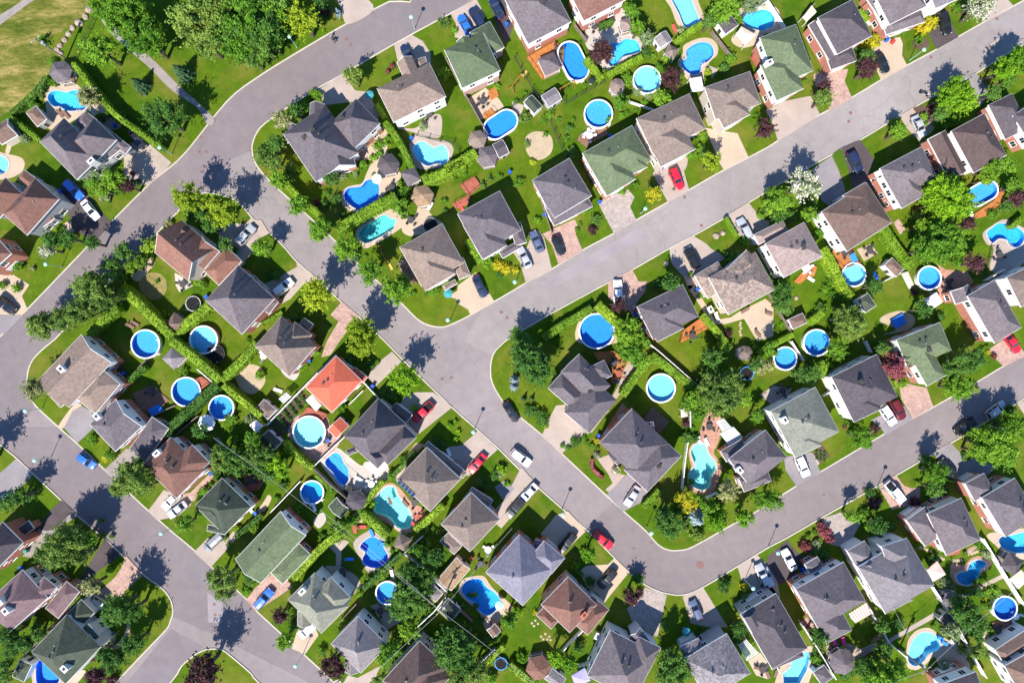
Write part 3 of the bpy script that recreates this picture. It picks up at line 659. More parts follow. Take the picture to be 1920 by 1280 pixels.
PA((500,1290,490,1150,560,1080,700,1060,770,1120,800,1200,790,1290),'beige',True)
CAR('silver','sedan',125,712,62,592); CAR('slate blue','sedan',210,588,160,472); CAR('black','hatch',322,498,375,620); CAR('silver','suv',1775,495,1715,375); CAR('black','suv',1385,715,1320,590); CAR('white','pickup',797,980,793,850)
T('lush', 50,90,45, 1210,60+80,10, 190,375,32, 490,445,22, 512,400,18, 550,290,50, 830,150,32, 925,105,28, 1870,330,40, 1900,250,40, 1750,530,45, 960,1130,40, 1020,1230,35, 860,1210,110, 950,1280,80, 1340,775,20, 1410,940,25)
T('yel', 1060,185,58, 25,750,30)
T('dark', 1065,110,36, 1640,640,55, 1190,850,75, 1090,860,40, 30,1230,60, 625,370,45, 100,1280,60)
T('plum', 605,440,42, 800,1015,60, 1620,1225,38)
HG(60,(240,1260,330,1190,470,1110,600,1030),1.8); HG(70,(640,1000,740,1090,840,1180),2.0); HG(30,(1605,350,1690,490),1.2); HG(52,(1430,1080,1520,1180,1610,1290),1.8)
LP(965,320,20,850)
FN((170,80,300,470),1.0,'wood')
MH(1296,198,1422,410); BIN('blue',660,235,245,330,1390,890,930,1075)
ROCKS.append((px(1530,490),0.7)); ROCKS.append((px(1580,470),0.6)); ROCKS.append((px(1155,695),0.6))
TB(1340,1240,4,'dark'); TB(620,1040,3,'dark')
LG('white',1540,1100,20)
# ---------------------------------------------------------------- second row, right
O(1440, 320)
H('the pinkish grey house with the bushy back garden', 'pinkt', 'white', [(-25,548,270,385,412,642,'h'), (-110,480,110,370,155,445,'h',3.6)], [(250,580,'dark')])
H('the mauve brown house with the wooden pool deck', 'brown', 'white', [(398,310,740,90,918,398,'h'), (560,185,730,85,790,250,'h',5.5)], [])
H('the slate house under the big garden trees', 'slate', 'mix', [(835,-15,1150,-180,1278,58,'h'), (855,35,1000,287,1190,190,'h')], [])
H('the long slate house with white and red side walls', 'slate', 'mix', [(1490,940,1695,820,1895,1180,'h'), (1365,905,1500,850,1560,940,'vgg',3.6)], [])
H('the taupe house at the right edge', 'taupe', 'white', [(1785,800,2010,690,2130,910,'h')], [])
IP((1640,470,1680,430,1740,395,1850,420,1910,460,1920,510,1880,570,1820,565,1790,520,1730,510,1680,540), 'sky', (1610,470,1700,400,1780,365,1900,420,1960,470,1960,640,1820,760,1700,760,1660,720,1690,580,1640,550), 'conc')
OV(1560,195,1650,145,150,'blue')
RP(645,780,88,'lt'); RP(1210,805,88,'blue'); RP(365,1290,98,'blue')
DK((475,600,620,580,650,640,690,690,560,740,520,700),'deck',0.9)
PA((1270,700,1330,740,1500,760,1540,830,1500,900,1300,990,1270,900,1310,800),'brickp',False)
DK((1540,330,1700,220,1740,120,1780,150,1740,260,1640,340,1560,360),'deck',0.3)
SH((870,710,930,650,1030,730),'h',2.3,'brown','white','brown hip roofed'); SH((150,1115,260,1065,320,1130),'h',2.3,'brown','white','brown roofed white'); SH((665,970,750,915,795,1025),'h',2.2,'dgreen','white','dark green roofed')
PG((1170,970,1265,910,1310,985,1230,1040),'canopy'); PG((1000,770,1050,755,1095,855,1060,890),'wood')
PA((665,590,770,550,825,620,720,680),'sand'); PA((940,390,980,360,1030,440,990,480),'pink',False)
PA((960,1190,840,1130,880,1080,1000,1050,1100,1100,1060,1190,860,1230),'sand',True,'sand_pit')
PG((920,1120,1010,1070,1040,1140,960,1185),'blue')
TB(765,600,4,'dark'); TB(1350,850,4,'dark'); TB(290,730,5,'white'); TB(560,620,4,'dark'); TB(1740,630,3,'dark')
LG('blue',640,660,30, 620,670,30); LG('white',1530,330,20)
T('bloom', 265,110,115)
T('lush', 95,235,95, 40,270,75, 40,170,60, 310,330,60, 380,470,40, 900,235,45, 1300,60,60)
T('vivid', 1330,200,150, 1440,260,120, 1250,170,110, 1460,205,80, 1230,250,60, 1340,100,90)
T('lush', 1270,560,140, 1370,540,110, 1180,590,110, 1290,480,110, 1160,420,60, 480,830,45, 500,930,55, 1840,120,60, 1480,440,45, 1640,60,60)
T('dark', 100,930,80, 130,1020,60, 60,900,50, 800,870,65, 760,850,45, 1170,1040,65, 1290,1100,40, 1780,270,55, 1240,380,50, 390,1040,50, 330,270,30, 80,330,60, 170,340,50)
T('olive', 560,1110,88, 620,1175,100, 680,1150,70, 1120,330,50, 640,1060,60)
T('plum', 1550,690,75, 1500,390,60, 1880,200,70, 1100,910,30)
T('lush', 1420,680,50, 1560,760,35, 1680,330,45, 110,820,45)
HG(75,(420,580,500,720,560,850,630,950),2.0); HG(70,(880,430,980,580,1090,720),2.0); HG(60,(320,1140,420,1060),1.6); HG(40,(1840,420,1920,350),1.6)
FN((860,835,990,770),1.0,'white'); FN((640,1010,690,1080),1.4,'white'); FN((0,900,170,1200),1.4,'wood'); FN((1640,820,1780,740),1.5,'white'); FN((1700,560,1640,820),1.2,'chain')
BIN('blue', 815,800)
ROCKS.append((px(212,955),0.5))
# ---------------------------------------------------------------- third row, left
O(0, 640)
H('the big taupe house on the left street corner', 'taupe', 'mix', [(290,285,610,-55,850,140,'ugg'), (750,190,905,320,690,525,'h',4.8), (310,340,420,240,560,400,'h',4.8)], [(475,205,'white')])
H('the slate house below the taupe corner house', 'slate', 'mix', [(670,620,870,430,1110,595,'uhg'), (1140,562,1268,652,1045,865,'h',3.4)], [(710,565,'white')])
H('the rust roofed house beside the willow', 'rust', 'mix', [(1070,925,1280,715,1560,942,'h'), (1440,770,1572,905,1380,1100,'h',5.7)], [(1170,840,'white')])
H('the dark green roofed house', 'dgreen', 'mix', [(1465,1225,1665,1020,1905,1222,'h'), (1560,1370,1700,1400,1740,1460,'h',3.0), (1490,1260,1610,1140,1760,1290,'h',5.75)], [(1535,1130,'white')])
RP(1090,20,106,'blue'); RP(1395,378,108,'blue'); RP(1660,497,92,'blue'); RP(1525,-12,103,'lt')
TRM(1615,92,70,'black'); UM(1547,612,64,'white')
GZ(1300,125,85,'lgrey','light grey',4,2.3,0.05)
DK((1465,280,1510,262,1575,312,1500,368),'rdeck',1.0)
DK((990,390,1140,330,1270,440,1150,545,1060,520),'bdeck',0.2)
PG((1110,510,1190,470,1230,520,1140,570),'blue')
PA((1770,240,1810,190,1880,170,1960,200,1990,290,1950,360,1880,395,1810,360,1775,300),'sand',True,'sand_circle')
DW((480,645,545,520,610,480,690,525,700,600,690,660,580,762), 'gasph')
PA((438,640,465,590,540,490,590,460,610,485,545,540,480,645), 'beige', True, 'front_path')
DW((785,960,950,800,1045,870,1010,950,860,1035), 'path')
DW((1110,1270,1230,1110,1350,1165,1450,1160,1430,1230,1330,1310,1180,1340), 'conc')
PA((1350,1150,1430,1130,1580,980,1610,1000,1450,1200), 'pink', False, 'side_path')
PA((-20,1005,120,880,248,998,80,1170,-20,1150),'gasph',False,'driveway'); DW((370,1275,460,1190,548,1270,420,1400,350,1420,290,1400), 'asph')
CAR('blue','hatch',590,860,692,935); CAR('white','sedan',1330,1145,1230,1245); CAR('silver','sedan',1375,1225,1275,1300); CAR('blue','suv',-60,1220,40,1180)
T('cream', 250,355,85)
T('olive', 1000,1010,130, 920,1080,90, 1080,1090,80, 940,980,70, 1660,900,90, 1900,850,80)
T('dark', -190,890,110, 150,1160,75, 60,1210,70, 250,1140,55, 1500,670,60, 1650,830,60, 1740,880,90, 1640,1000,50, 1800,940,80)
T('lush', 690,740,40, 830,850,50, 1115,815,40, 1120,1030,45, 1900,750,70, 1730,580,50, 1700,620,40, 1380,230,40, 1540,1120,40, 1500,1150,35)
T('yel', 790,885,28); T('pale', 1880,580,50); T('con', 1050,890,30)
HG(68,(1270,-10,1450,130,1640,290),2.6); HG(68,(1650,290,1790,160,1920,10),2.2); HG(52,(1668,328,1800,440,1950,560),2.2,'hedge'); HG(70,(1620,320,1470,460,1330,590,1220,700),2.2,'dhedge'); HG(40,(950,290,1080,190),1.8,'dhedge')
FN((960,280,1090,140),1.4,'wood'); FN((1140,560,1310,480),1.2,'wood'); FN((1480,210,1620,330),1.5,'white'); FN((1290,720,1480,560),1.4,'wood')
LP(318,502,385,860)
TB(1130,370,4,'dark'); TB(890,190,3,'dark'); TB(1740,560,3,'dark'); LG('white',1200,-20+40,20)
BIN('blue',925,240,1090,865,1580,990)
# ---------------------------------------------------------------- bottom left tile
O(0, 960)
H('the shaded house with white window frames at the left edge', 'dslate', 'brick', [(-240,330,20,70,190,215,'h'), (130,120,215,60,280,105,'h',3.0)], [])
H('the mauve roofed house with the white awning', 'purple', 'mix', [(-120,690,170,428,400,605,'h'), (500,515,600,595,415,780,'h',3.4), (330,480,430,560,330,660,'h',5.0)], [(25,660,'white'),(80,720,'white')])
H('the dark green roofed house above the bottom left pool', 'dgreen', 'white', [(235,1045,500,765,780,985,'h'), (570,910,660,830,785,895,'h',4.6), (600,960,665,910,720,960,'h',5.6), (500,760,610,650,720,745,'h',3.6)], [(500,1160,'white')])
H('the long light green house with the lower wing', 'green', 'mix', [(1765,350,2105,-10,2290,180,'ugg'), (2240,230,2332,318,2110,530,'h',3.6)], [])
IP((280,1110,340,1140,430,1215,440,1270,380,1310,280,1290), 'royal', (240,1060,300,1060,470,1220,440,1340,260,1340), 'conc', 4, 'shaded corner')
SH((90,1230,150,1100,238,1150),'h',2.3,'dgreen','white','green roofed octagonal'); 
PG((0,780,40,740,110,830,70,870),'canopy')
DW((860,490,900,430,950,330,1050,440,1060,480,960,570,900,640,760,680,720,620,780,560), 'pink')
DW((600,500,790,195,900,320,720,455,640,560,560,540), 'asph')
DW((300,100,420,-40,480,-60,590,25,500,80,420,130,330,260,250,340,170,330,220,250), 'path')
DW((1455,297,1560,190,1640,230,1700,200,1750,140,1790,175,1700,280,1580,412), 'conc')
PA((960,820,975,900,940,970,860,1040,840,1020,900,960,940,900), 'beige', True, 'front_path')
DW((1845,655,1920,560,2100,410,2130,440,2190,560,2060,650,1920,740), 'pink')
PA((480,1250,530,1190,620,1180,640,1200,560,1290), 'beige', True, 'front_path')
CAR('grey','van',1645,180,1560,260); CAR('silver','suv',760,690,665,640); CAR('blue','suv',1925,705,2030,590)
T('olive', 460,260,150, 380,310,110, 560,200,110, 480,150,80, 600,330,80)
T('dark', 890,720,120, 980,740,90, 850,780,80, 1000,985,85, 200,970,70, 120,1000,80, 60,930,80, 300,920,60, 850,1110,90, 760,1060,60, 1880,510,50)
T('olive', 1670,500,105, 1690,580,80, 1620,480,70)
T('cream', 680,550,75); T('lush', 660,210,70, 30,920,40, 820,440,35, 1400,80,60, 1340,110,45, 1840,590,40, 250,150,25, 1480,20,30, 1900,100,50)
T('plum', 720,1230,80, 1520,1190,140, 840,1260,50)
T('bloom', 830,960,40, 790,1010,40); T('yel', 600,195,35); T('con', 640,290,50)
HG(36,(600,640,480,720,400,820),1.3,'hedge'); HG(40,(1760,190,1960,20),1.4,'dhedge')
FN((160,1090,290,960,500,750),1.6,'wood')
LP(1300,108)
MH(1605,690,1612,770)
TB(590,720,3,'white'); BIN('blue',155,415); BIN('teal',190,290)
# ---------------------------------------------------------------- third row, second column
O(480, 640)
H('the taupe house with the paved rock garden', 'taupe', 'brick', [(-10,35,190,-190,445,45,'h'), (290,-150,420,-50,330,90,'h',5.0), (360,-180,430,-130,390,-60,'h',3.2)], [])
H('the house with the bright red metal roof', 'redmetal', 'brick', [(370,345,600,105,795,300,'h'), (740,190,838,268,800,310,'h',3.0)], [])
H('the slate house with the blue pool and white pergola', 'slate', 'beigew', [(655,708,916,424,1130,622,'h'), (895,830,1110,620,1211,712,'h',5.4), (740,800,830,700,1000,860,'h',5.2), (672,815,690,857,810,935,'h',3.6), (1050,455,1175,550,1110,620,'h',3.2)], [])
H('the taupe pyramid roofed house with solar panels', 'taupe', 'pbrick', [(1050,1035,1280,790,1538,1028,'h'), (1290,745,1585,985,1545,1025,'h',3.0)], [])
H('the taupe house with the red shed roof', 'taupe', 'obrick', [(1385,1370,1612,1128,1830,1335,'h'), (1378,1495,1440,1430,1545,1535,'h',3.0), (1620,1090,1780,1190,1740,1240,'h',3.0)], [])
RP(398,680,120,'pale'); RP(420,1130,86,'sky')
PA((250,640,330,550,520,560,560,640,640,720,560,850,450,900,400,880,260,740),'pink',True)
DK((330,560,390,490,470,520,540,545,500,590,420,565),'rdeck',0.7)
PG((372,440,420,398,492,478,450,522),'canopy'); PG((820,938,905,842,990,930,905,1010),'canopy')
PA((90,640,330,360,395,410,310,540,230,680,190,720),'soil',False,'vegetable_bed')
for i in range(6):
    for j in range(3): T('dark', 130+i*40+j*22, 610-i*42+j*28, 19)
SH((535,662,632,565,712,622),'vgg',2.2,'redmetal','greyw','red metal roofed'); SH((20,742,95,660,205,742),'vgg',2.2,'dgreen','white','green roofed grey'); SH((-5,505,60,430,155,512),'h',2.2,'taupe','white','taupe roofed'); SH((540,1235,605,1165,710,1245),'ugg',2.1,'dgreen','wood','long green roofed')
GZ(752,1190,80,'dslate','dark slate')
IP((520,895,560,855,600,832,640,860,655,905,690,955,692,1040,655,1077,610,1040,575,980,530,935), 'blue', (480,890,555,800,620,800,690,855,790,930,830,900,990,930,960,1060,850,1150,740,1130,700,1095,640,1110,560,1015), 'white_stone', 4, 'roman ended')
IP((970,1095,1035,1090,1060,1150,1110,1210,1150,1270,1170,1340,1150,1390,1090,1402,1050,1385,1020,1340,960,1300,900,1280,880,1220,910,1160), 'mint', (870,1230,880,1130,1000,1060,1080,1100,1160,1200,1250,1250,1260,1330,1190,1420,1080,1430,1000,1370,880,1300), 'brickp')
DW((830,270,900,170,1020,75,1092,150,900,335), 'conc'); DW((1110,410,1200,380,1330,380,1475,490,1225,690,1130,600,1080,480), 'conc'); DW((1440,790,1540,780,1665,670,1812,810,1590,1010,1480,900), 'conc')
DW((1990,940,2130,1095,1900,1330,1840,1400,1770,1340,1860,1190), 'conc')
DW((1790,1090,1860,1040,1940,1100,1860,1200), 'gasph')
PA((1030,1000,1090,900,1200,760,1260,770,1060,1030),'beige',False,'side_path'); PA((1560,1480,1760,1290,1860,1190,1880,1220,1680,1400,1600,1540),'beige',False,'side_path')
PA((180,180,240,150,330,200,290,290,210,250),'white_stone',True,'rock_garden')
CAR('red','pickup',1300,485,1200,580); CAR('red','sedan',1700,870,1620,960); CAR('white','suv',1930,810+20,2045,915); CAR('black','sedan',1880,475,1945,590-10)
CAR('white','sedan',2085,1095,2005,1180); CAR('black','suv',1990,1200,1900,1300)
T('lime', 800,20,110); T('vivid', 1110,290,110, 640,500,42, 1450,630,28, 1500,600,22, 1520,680,26, 1500,730,26, 910,160,22, 1190,500,30, 260,810,50, 150,920,70, 200,970,60, 1840,960,45, 1880,1070,25, 330,180,50, 450,70,40, 30,250,40, 800,1260,45, 860,1220,40)
T('dark', 960,400,45, 1020,410,45, 1340,760,50, 1390,770,40, 700,130,40, 760,100,40, 60,860,80, 30,950,70, 100,1000,60, 1800,1000,45, 860,270-90,40, 1680,1050,45, 1720,1090,35, 200,1080,40)
T('lush', 1020,1000,40, 1100,890,40, 560,1110,40, 330,1250,40); T('pale', 1830,990,40)
HG(45,(210,760,330,890,420,950),2.0); HG(40,(950,1050,880,1130,800,1240),1.6); HG(34,(1010,1020,1100,930,1190,830),1.4,'dhedge'); HG(30,(440,1000,560,1110),1.2)
FN((80,625,330,370,592,102),1.7); FN((800,300,920,430),1.3); FN((425,945,550,820,690,690),1.6); FN((420,945,550,1070,680,1180),1.8,'wood'); FN((110,1280,330,1050),1.4); FN((700,470,800,370),1.2,'white')
TB(865,1070,6,'white'); TB(520,740,3,'dark'); TB(55,110,3,'white'); TB(700,1110,3,'dark'); TB(1190,1210,3,'dark')
LG('white',175,370,70, 1450,840,20); LG('red',1195,1385,40, 1250,1370,40, 1240,1330,60)
PG((170,430,230,380,265,410,205,462),'white')
MH(1395,280,1465,270); BIN('blue',400,145,875,335,540,740); LP(1640,655)
# ---------------------------------------------------------------- bottom, second column
O(480, 960)
H('the grey green roofed house with the white chimney', 'ggreen', 'white', [(235,655,440,450,715,682,'h'), (560,480,712,640,610,760,'h',5.8), (310,735,415,735,430,850,'vgg',4.6)], [(345,595,'white')])
H('the light grey roofed house beside the plum tree', 'lgrey', 'white', [(560,985,765,775,1000,985,'h'), (670,1090,780,1095,760,1200,'vgg',4.4)], [])
H('the dark taupe roofed house at the bottom edge', 'dbrown', 'greyw', [(950,1260,1225,960,1440,1160,'h'), (1300,1070,1460,1240,1250,1420,'h',5.5)], [])
IP((780,260,830,200,880,185,930,210,960,270,990,330,965,380,900,415,830,400,800,350,820,300), 'royal', (730,230,830,145,900,150,1000,240,1015,310,980,400,850,450,790,360), 'conc')
IP((1545,590,1560,530,1620,500,1690,505,1730,560,1790,600,1830,660,1800,730,1740,772,1680,740,1640,680,1590,650), 'sky', (1520,600,1545,510,1620,480,1710,480,1770,560,1900,680,1920,720,1840,800,1740,900,1680,760,1620,700), 'beige')
RP(985,605,86,'blue')
PA((430,60,500,0,525,60,470,120),'white_stone',True,'rock_garden')
GZ(1098,228,72,'taupe','taupe hip roofed',4,2.4,0.35)
SH((1362,500,1505,335,1602,430),'ugg',2.5,'wood','white','large brown roofed'); SH((1270,605,1330,540,1402,612),'h',2.2,'lgrey','white','pale hip roofed'); SH((1360,730,1440,640,1525,740),'vgg',2.0,'dgreen','white','white edged green'); SH((1728,880,1790,830,1850,880),'vgg',2.1,'brown','brick','small brick walled')
PA((540,250,640,200,700,220,640,290,640,400,600,400,600,310),'conc',False); PA((860,700,980,660,1080,820,980,880),'conc',False); PA((700,640,800,560,760,480,640,400,520,400,600,540),'conc',False)
DW((310,880,430,830,470,920,440,960,370,1060,270,1020), 'beige'); DW((690,1220,760,1240,930,1150,900,1230,780,1340,620,1330), 'conc')
CAR('white','van',435,840,360,905)
TRM(1838,1135,48,'blue')
LG('red',740,135,20, 805,110,90); LG('blue',870,165,20, 712,350,90, 955,240,80); LG('white',1020,470,10)
T('lush', 215,965,70, 255,750,50, 1270,1150-900,50, 1900,800,70, 1760,1240,50, 640,130,60, 720,60,50, 610,190,50, 840,520,45, 940,460,50, 1190,290,60, 1320,390,50, 770,600,35, 1000,230,35, 1460,640,40)
T('plum', 178,775,66, 580,1150,102, 300,830,35)
T('dark', 1150,440,90, 1270,480,80, 1130,610,125, 1200,690,100, 1090,720,100, 1280,590,60, 1470,980,135, 1520,1060,110, 1420,1080,95, 1585,1010,85, 1560,1140,100, 280,850,50, 1350,340,70, 1260,350,60)
T('lush', 1150,890,78, 1000,1040,90, 960,1100,70, 1060,980,50, 490,1040,40); T('olive', 1520,1240,90, 1650,1200,90, 1590,870,38, 940,1250,60)
HG(60,(790,10,900,110,980,190),2.0); HG(55,(1190,140,1290,60,1400,-50),1.8); HG(60,(280,500,420,340,520,240,640,150),1.8); HG(40,(1640,1220,1760,1100,1860,1010),1.6); HG(40,(800,580,1000,400,1090,310),1.6,'dhedge')
FN((1110,310,1260,430,1430,600),1.6); FN((630,820,750,690),1.4,'wood'); FN((1210,860,1330,750,1420,640),1.7); FN((1120,300,1250,180),1.5); FN((1640,1170,1790,1030),1.5); FN((1440,650,1620,820),1.4,'wood')
LP(352,1065)
POLES.append((px(1425,592), 10.6))
TB(1230,40,4,'red'); TB(1680,390,3,'dark'); TB(1740,280,3,'white'); TB(650,440,4,'dark'); TB(930,740,4,'dark')
UM(1825,700,34,'lightblue')
BIN('red',1610,345)
# ---------------------------------------------------------------- third row, third column
O(960, 640)
H('the grey house with the octagonal turret', 'slate', 'beigew', [(365,228,505,90,740,330,'h'), (390,532,575,690,790,440,'h',5.5), (268,350,372,232,560,420,'h',4.8), (590,190,690,138,755,255,'h',5.0), (640,530,690,480,735,510,'h',4.4)], [(590,385,'dark')])
H('the slate house with the curved brown hedge', 'slate', 'brick', [(655,757,900,500,1180,770,'h'), (1095,690,1272,858,1018,1132,'h',5.5), (1000,610,1060,600,1120,700,'h',5.0), (720,850,790,930,880,840,'vgg',4.6)], [(1100,935,'dark')])
H('the slate house beside the mint kidney pool', 'slate', 'obrick', [(1620,880,1900,660,2020,900,'h'), (1700,1030,1740,1130,1930,1000,'h',4.8), (1560,822,1720,730,1790,800,'h',3.6)], [(1715,970,'white')])
DK((610,80,760,70,880,150,850,190,800,270,770,335,740,290,755,190,640,140),'deck',0.6)
PA((860,150,1000,150,900,290,790,420,690,560,600,680,560,690,690,520,800,330),'conc',False,'side_path')
DW((285,565,330,480,420,470,400,535,560,685,490,735,370,842,225,702), 'conc', False)
DW((710,1148,870,985,1020,1130,960,1210,830,1275), 'gasph')
PA((640,880,720,850,770,920,745,980,850,1000,730,1130,700,1110,755,1060,720,990), 'conc', False, 'front_path')
PA((660,720,830,460,870,510,700,740),'brickp',False,'side_path')
RP(1117,350,106,'lt')
DK((990,570,1050,490,1180,600,1110,690,1040,620),'bdeck',0.3)
IP((1345,815,1385,765,1440,768,1470,840,1518,900,1526,960,1490,1010,1480,1080,1430,1112,1370,1092,1330,1040,1340,970,1375,930,1352,870), 'mint', (1330,800,1400,700,1460,540,1560,560,1560,700,1540,770,1515,840,1575,930,1545,1040,1510,1120,1430,1150,1340,1110,1315,1040,1345,950,1330,880), 'brickp')
PG((1530,600,1590,575,1645,640,1575,672),'white'); PG((1555,690,1660,640,1735,720,1635,785),'louvre')
GZ(1750,88,56,'taupe','brown octagonal',8); TRM(1762,240,52,'blue')
PG((1265,510,1310,500,1320,560,1270,570),'beige')
CAR('silver','sedan',942,1100,865,1222)
T('dark', 110,130,130, 190,230,110, 60,60,90, 220,150,80, 150,520,45, 215,560,50, 240,600,40, 110,500,28, 480,750,40, 1010,90+50,10, 1500,130,80)
T('blue', 20,290,45, 15,340,38); T('lush', 880,90,95, 960,130,70, 850,40,70, 1370,430,70, 1320,460,60, 1400,540,60, 1880,1180,80, 1480,1230,70, 1840,560,60, 1750,440,60, 240,620,30)
T('olive', 1560,380,140, 1480,330,100, 1630,310,100, 1540,470,110, 1660,420,80); T('dark', 1310,720,50, 1370,730,40, 1840,180,60, 1650,250,60)
T('yel', 1280,1180,60, 1330,1230,60, 635,745,24); T('cream', 1620,1115,88, 1860,190,60); T('bloom', 640,850,30, 780,960,35); T('con', 90,430,25, 150,430,22)
T('plum', 1300,610,38); T('blue', 1400,1300,55)
HG(24,(605,880,600,930,630,980,685,1025),0.9,'red'); HG(64,(1055,120,950,240,830,405),1.8); HG(60,(1050,100,1180,200,1280,280,1390,360),1.8); HG(44,(800,60,900,10),1.6,'dhedge'); HG(50,(990,1240,1110,1120),1.4,'hedge'); HG(70,(1560,0,1640,60),1.6)
FN((1010,0,1120,90,1440,370),1.6); FN((1320,760,1300,900,1280,1110),1.7); FN((1400,350,1530,285),1.4); FN((1340,520,1340,640),1.4); FN((1450,1180,1540,1135),1.4,'white'); FN((1500,50,1400,280),1.3,'chain')
LP(375,1255); TB(760,160,4,'dark'); TB(800,240,4,'red'); TB(1480,640,3,'dark'); LG('white',1465,760,30, 1410,750,20)
BIN('blue',790,300,650,705)
# ---------------------------------------------------------------- third row, right
O(1440, 640)
H('the light greenish grey house with white side wall', 'ggreen', 'white', [(15,522,355,340,548,672,'h'), (120,690,205,872,400,775,'h')], [(125,590,'white')])
H('the dark slate house with two parked cars', 'dslate', 'white', [(472,265,815,95,985,408,'h'), (550,410,645,607,850,505,'h')], [(690,300,'dark')])
H('the green roofed house beside the red maple', 'green', 'mix', [(960,-10,1290,-145,1395,60,'h'), (1020,40,1190,338,1335,250,'h')], [(1210,60,'dark')])
DW((120,870,200,850,330,830,350,880,395,985,215,1088,130,960), 'gasph'); DW((770,590,850,550,1020,480,1085,585,878,702,850,650), 'gasph'); DW((980,300,1100,330,1190,345,1240,490,1085,580,1000,430), 'pink'); DW((1640,70,1800,-40,1870,0,1900,60,1950,100,1770,190), 'pink')
DW((1230,850,1370,760,1500,890,1600,860,1700,950,1640,1010,1440,1040,1400,960), 'gasph'); DW((830,1092,960,1000,1020,1080,1080,1100,1140,1090,1140,1180,1050,1230,930,1260,890,1190), 'pink')
DW((1870,470,1960,420,2000,520,1930,560),'conc')
PA((335,840,400,770,465,860,390,915),'soil',False,'vegetable_bed'); PA((310,830,345,840,395,905,370,930,315,860),'conc',False,'front_path')
PA((-60,400,40,330,180,350,140,420,20,470),'conc',False)
CAR('white','suv',235,880,285,990); CAR('white','suv',870,505,935,600); CAR('dark red','suv',950,460,1005,560); CAR('red','sedan',1810,-25,1868,50); CAR('silver','suv',1665,550,1770,475); CAR('black','suv',1530,605,1440,672); CAR('black','suv',1395,1010,1305,900); CAR('white','pickup',905,1070,1010,1190)
RP(130,128,86,'blue')
T('dark', 265,255,58, 350,240,62, 310,200,55, 310,280,56, 1500,140,100, 1400,190,90, 1560,130,70, 870,60,60, 760,1130,45, 1180,880,40, 1250,1100,70, 1320,1110,50, 1810,510,50, 1470,850,25, 200,230,50)
T('lush', 700,720,85, 660,690,50, 740,770,45, 600,590,45, 120,820,35, 520,60,80, 430,190,50, 1680,780,140, 1760,850,110, 1610,720,100, 1600,830,90, 1860,640,90, 1800,590,70, 1265,990,90, 1420,350,90, 1480,370,60, 1370,300,60, 30,1190,80, 1010,320,30, 30,60,60)
T('red', 960,200,95, 900,110,60); T('plum', 800,660,42, 1105,1200,50, 800,1220,50); T('olive', 1530,350,50, 530,100,50); T('cream', 20,180,45); T('red', 1690,110,26, 580,635,22); T('yel', 1650,80,20)
HG(50,(400,150,460,270),1.8); HG(34,(960,290,980,350),1.2)
FN((180,0,270,140),1.5); FN((420,410,480,370),1.5,'white'); FN((740,0,780,80),1.5,'white')
LP(820,1090,1640,632); MH(420,1150); TB(110,370,4,'dark'); BIN('blue',85,715); BIN('red',105,745)
for i in range(3):
    for j in range(3): T('dark', 365+i*30, 820+j*28+i*6, 12)
# ---------------------------------------------------------------- bottom, third column
O(960, 960)
H('the blue grey roofed house beside the curvy sky blue pool', 'bluegrey', 'brick', [(-200,450,55,165,372,375,'h'), (140,330,240,210,375,370,'h',5.8), (-140,400,40,300,120,440,'h',5.8), (175,200,270,230,220,300,'h',3.2)], [])
H('the rust roofed house with the side wings', 'rust', 'beigew', [(215,690,420,480,645,685,'h'), (600,620,730,730,560,915,'h',4.4), (180,770,245,700,350,815,'h',3.6)], [(540,770,'brick')])
H('the purplish slate house at the bottom edge', 'slate', 'white', [(560,1225,735,880,1120,1010,'h'), (880,920,960,860,1010,990,'vgg',4.6), (850,1130,950,930,1120,1010,'h',5.7)], [(670,1035,'white')])
H('the light grey stone roofed house at the bottom edge', 'slgrey', 'greyw', [(1285,1100,1610,905,1800,1200,'h'), (1250,1010,1400,940,1440,1040,'h',4.0)], [])
DW((215,160,330,20,420,-10,555,140,430,260,350,330,260,260), 'beige'); DW((500,440,560,400,720,390,770,340,880,445,690,680,640,610,560,560), 'beige'); DW((860,720,960,640,1000,560,1160,620,1130,760,1090,930,930,880), 'pave'); DW((1280,630,1435,565,1500,670,1620,860,1480,860,1340,830), 'conc', False); DW((1690,405,1840,320,1920,400,1990,520,2010,640,1920,640,1790,580,1720,500), 'conc')
CAR('black','suv',455,180,370,280); CAR('black','suv',760,450,670,555); CAR('slate blue','hatch',1410,800,1350,665); CAR('silver','suv',1910,535,1850,400); CAR('red','suv',625,160,745,262)
T('vivid', 580,320,62, 545,300,40, 330,1090,70, 420,1130,70, 40,740,45, 70,1090,45, 1310,850,20, 470,400,40)
T('plum', 900,640,66, 960,600,30); T('olive', 870,630,45); T('dark', 1170,80,98, 1210,140,60, 1150,20,70, 1150,850,40, 950,500,50, 1200,1130,110, 1260,1210,90, 1150,1220,80, 1590,540,50, 1700,880,60, 1680,950,50, 500,1010,50, 590,520,45)
T('blue', 1390,50,72); T('vivid', 1530,70,88, 1745,40,78, 1560,20,60); T('olive', 1390,160,55, 1300,90,50, 1750,640,40); T('yel', 1740,560,40, 170,750,22)
HG(60,(-20,1150,80,1230,180,1310),1.8); HG(26,(460,420,530,480),1.0,'dhedge')
GZ(200,1165,98,'rust','rust roofed',6); SH((240,1245,300,1165,395,1260),'vgg',2.3,'lgrey','white','grey roofed white'); PG((445,1225,545,1165,590,1260,480,1310),'violet')
FN((290,1150,420,1000,530,890),1.6); FN((1790,800,1900,1000,2010,1200),1.5); FN((500,1160,600,1130),1.4,'white')
PG((1700,1000,1760,950,1850,1050,1760,1110),'white'); PA((1770,1110,1860,1050,1920,1130,1920,1250,1830,1220),'beige',False)
LP(1010,105,1745,505); MH(1047,228,915,270); MHL(1412,395)
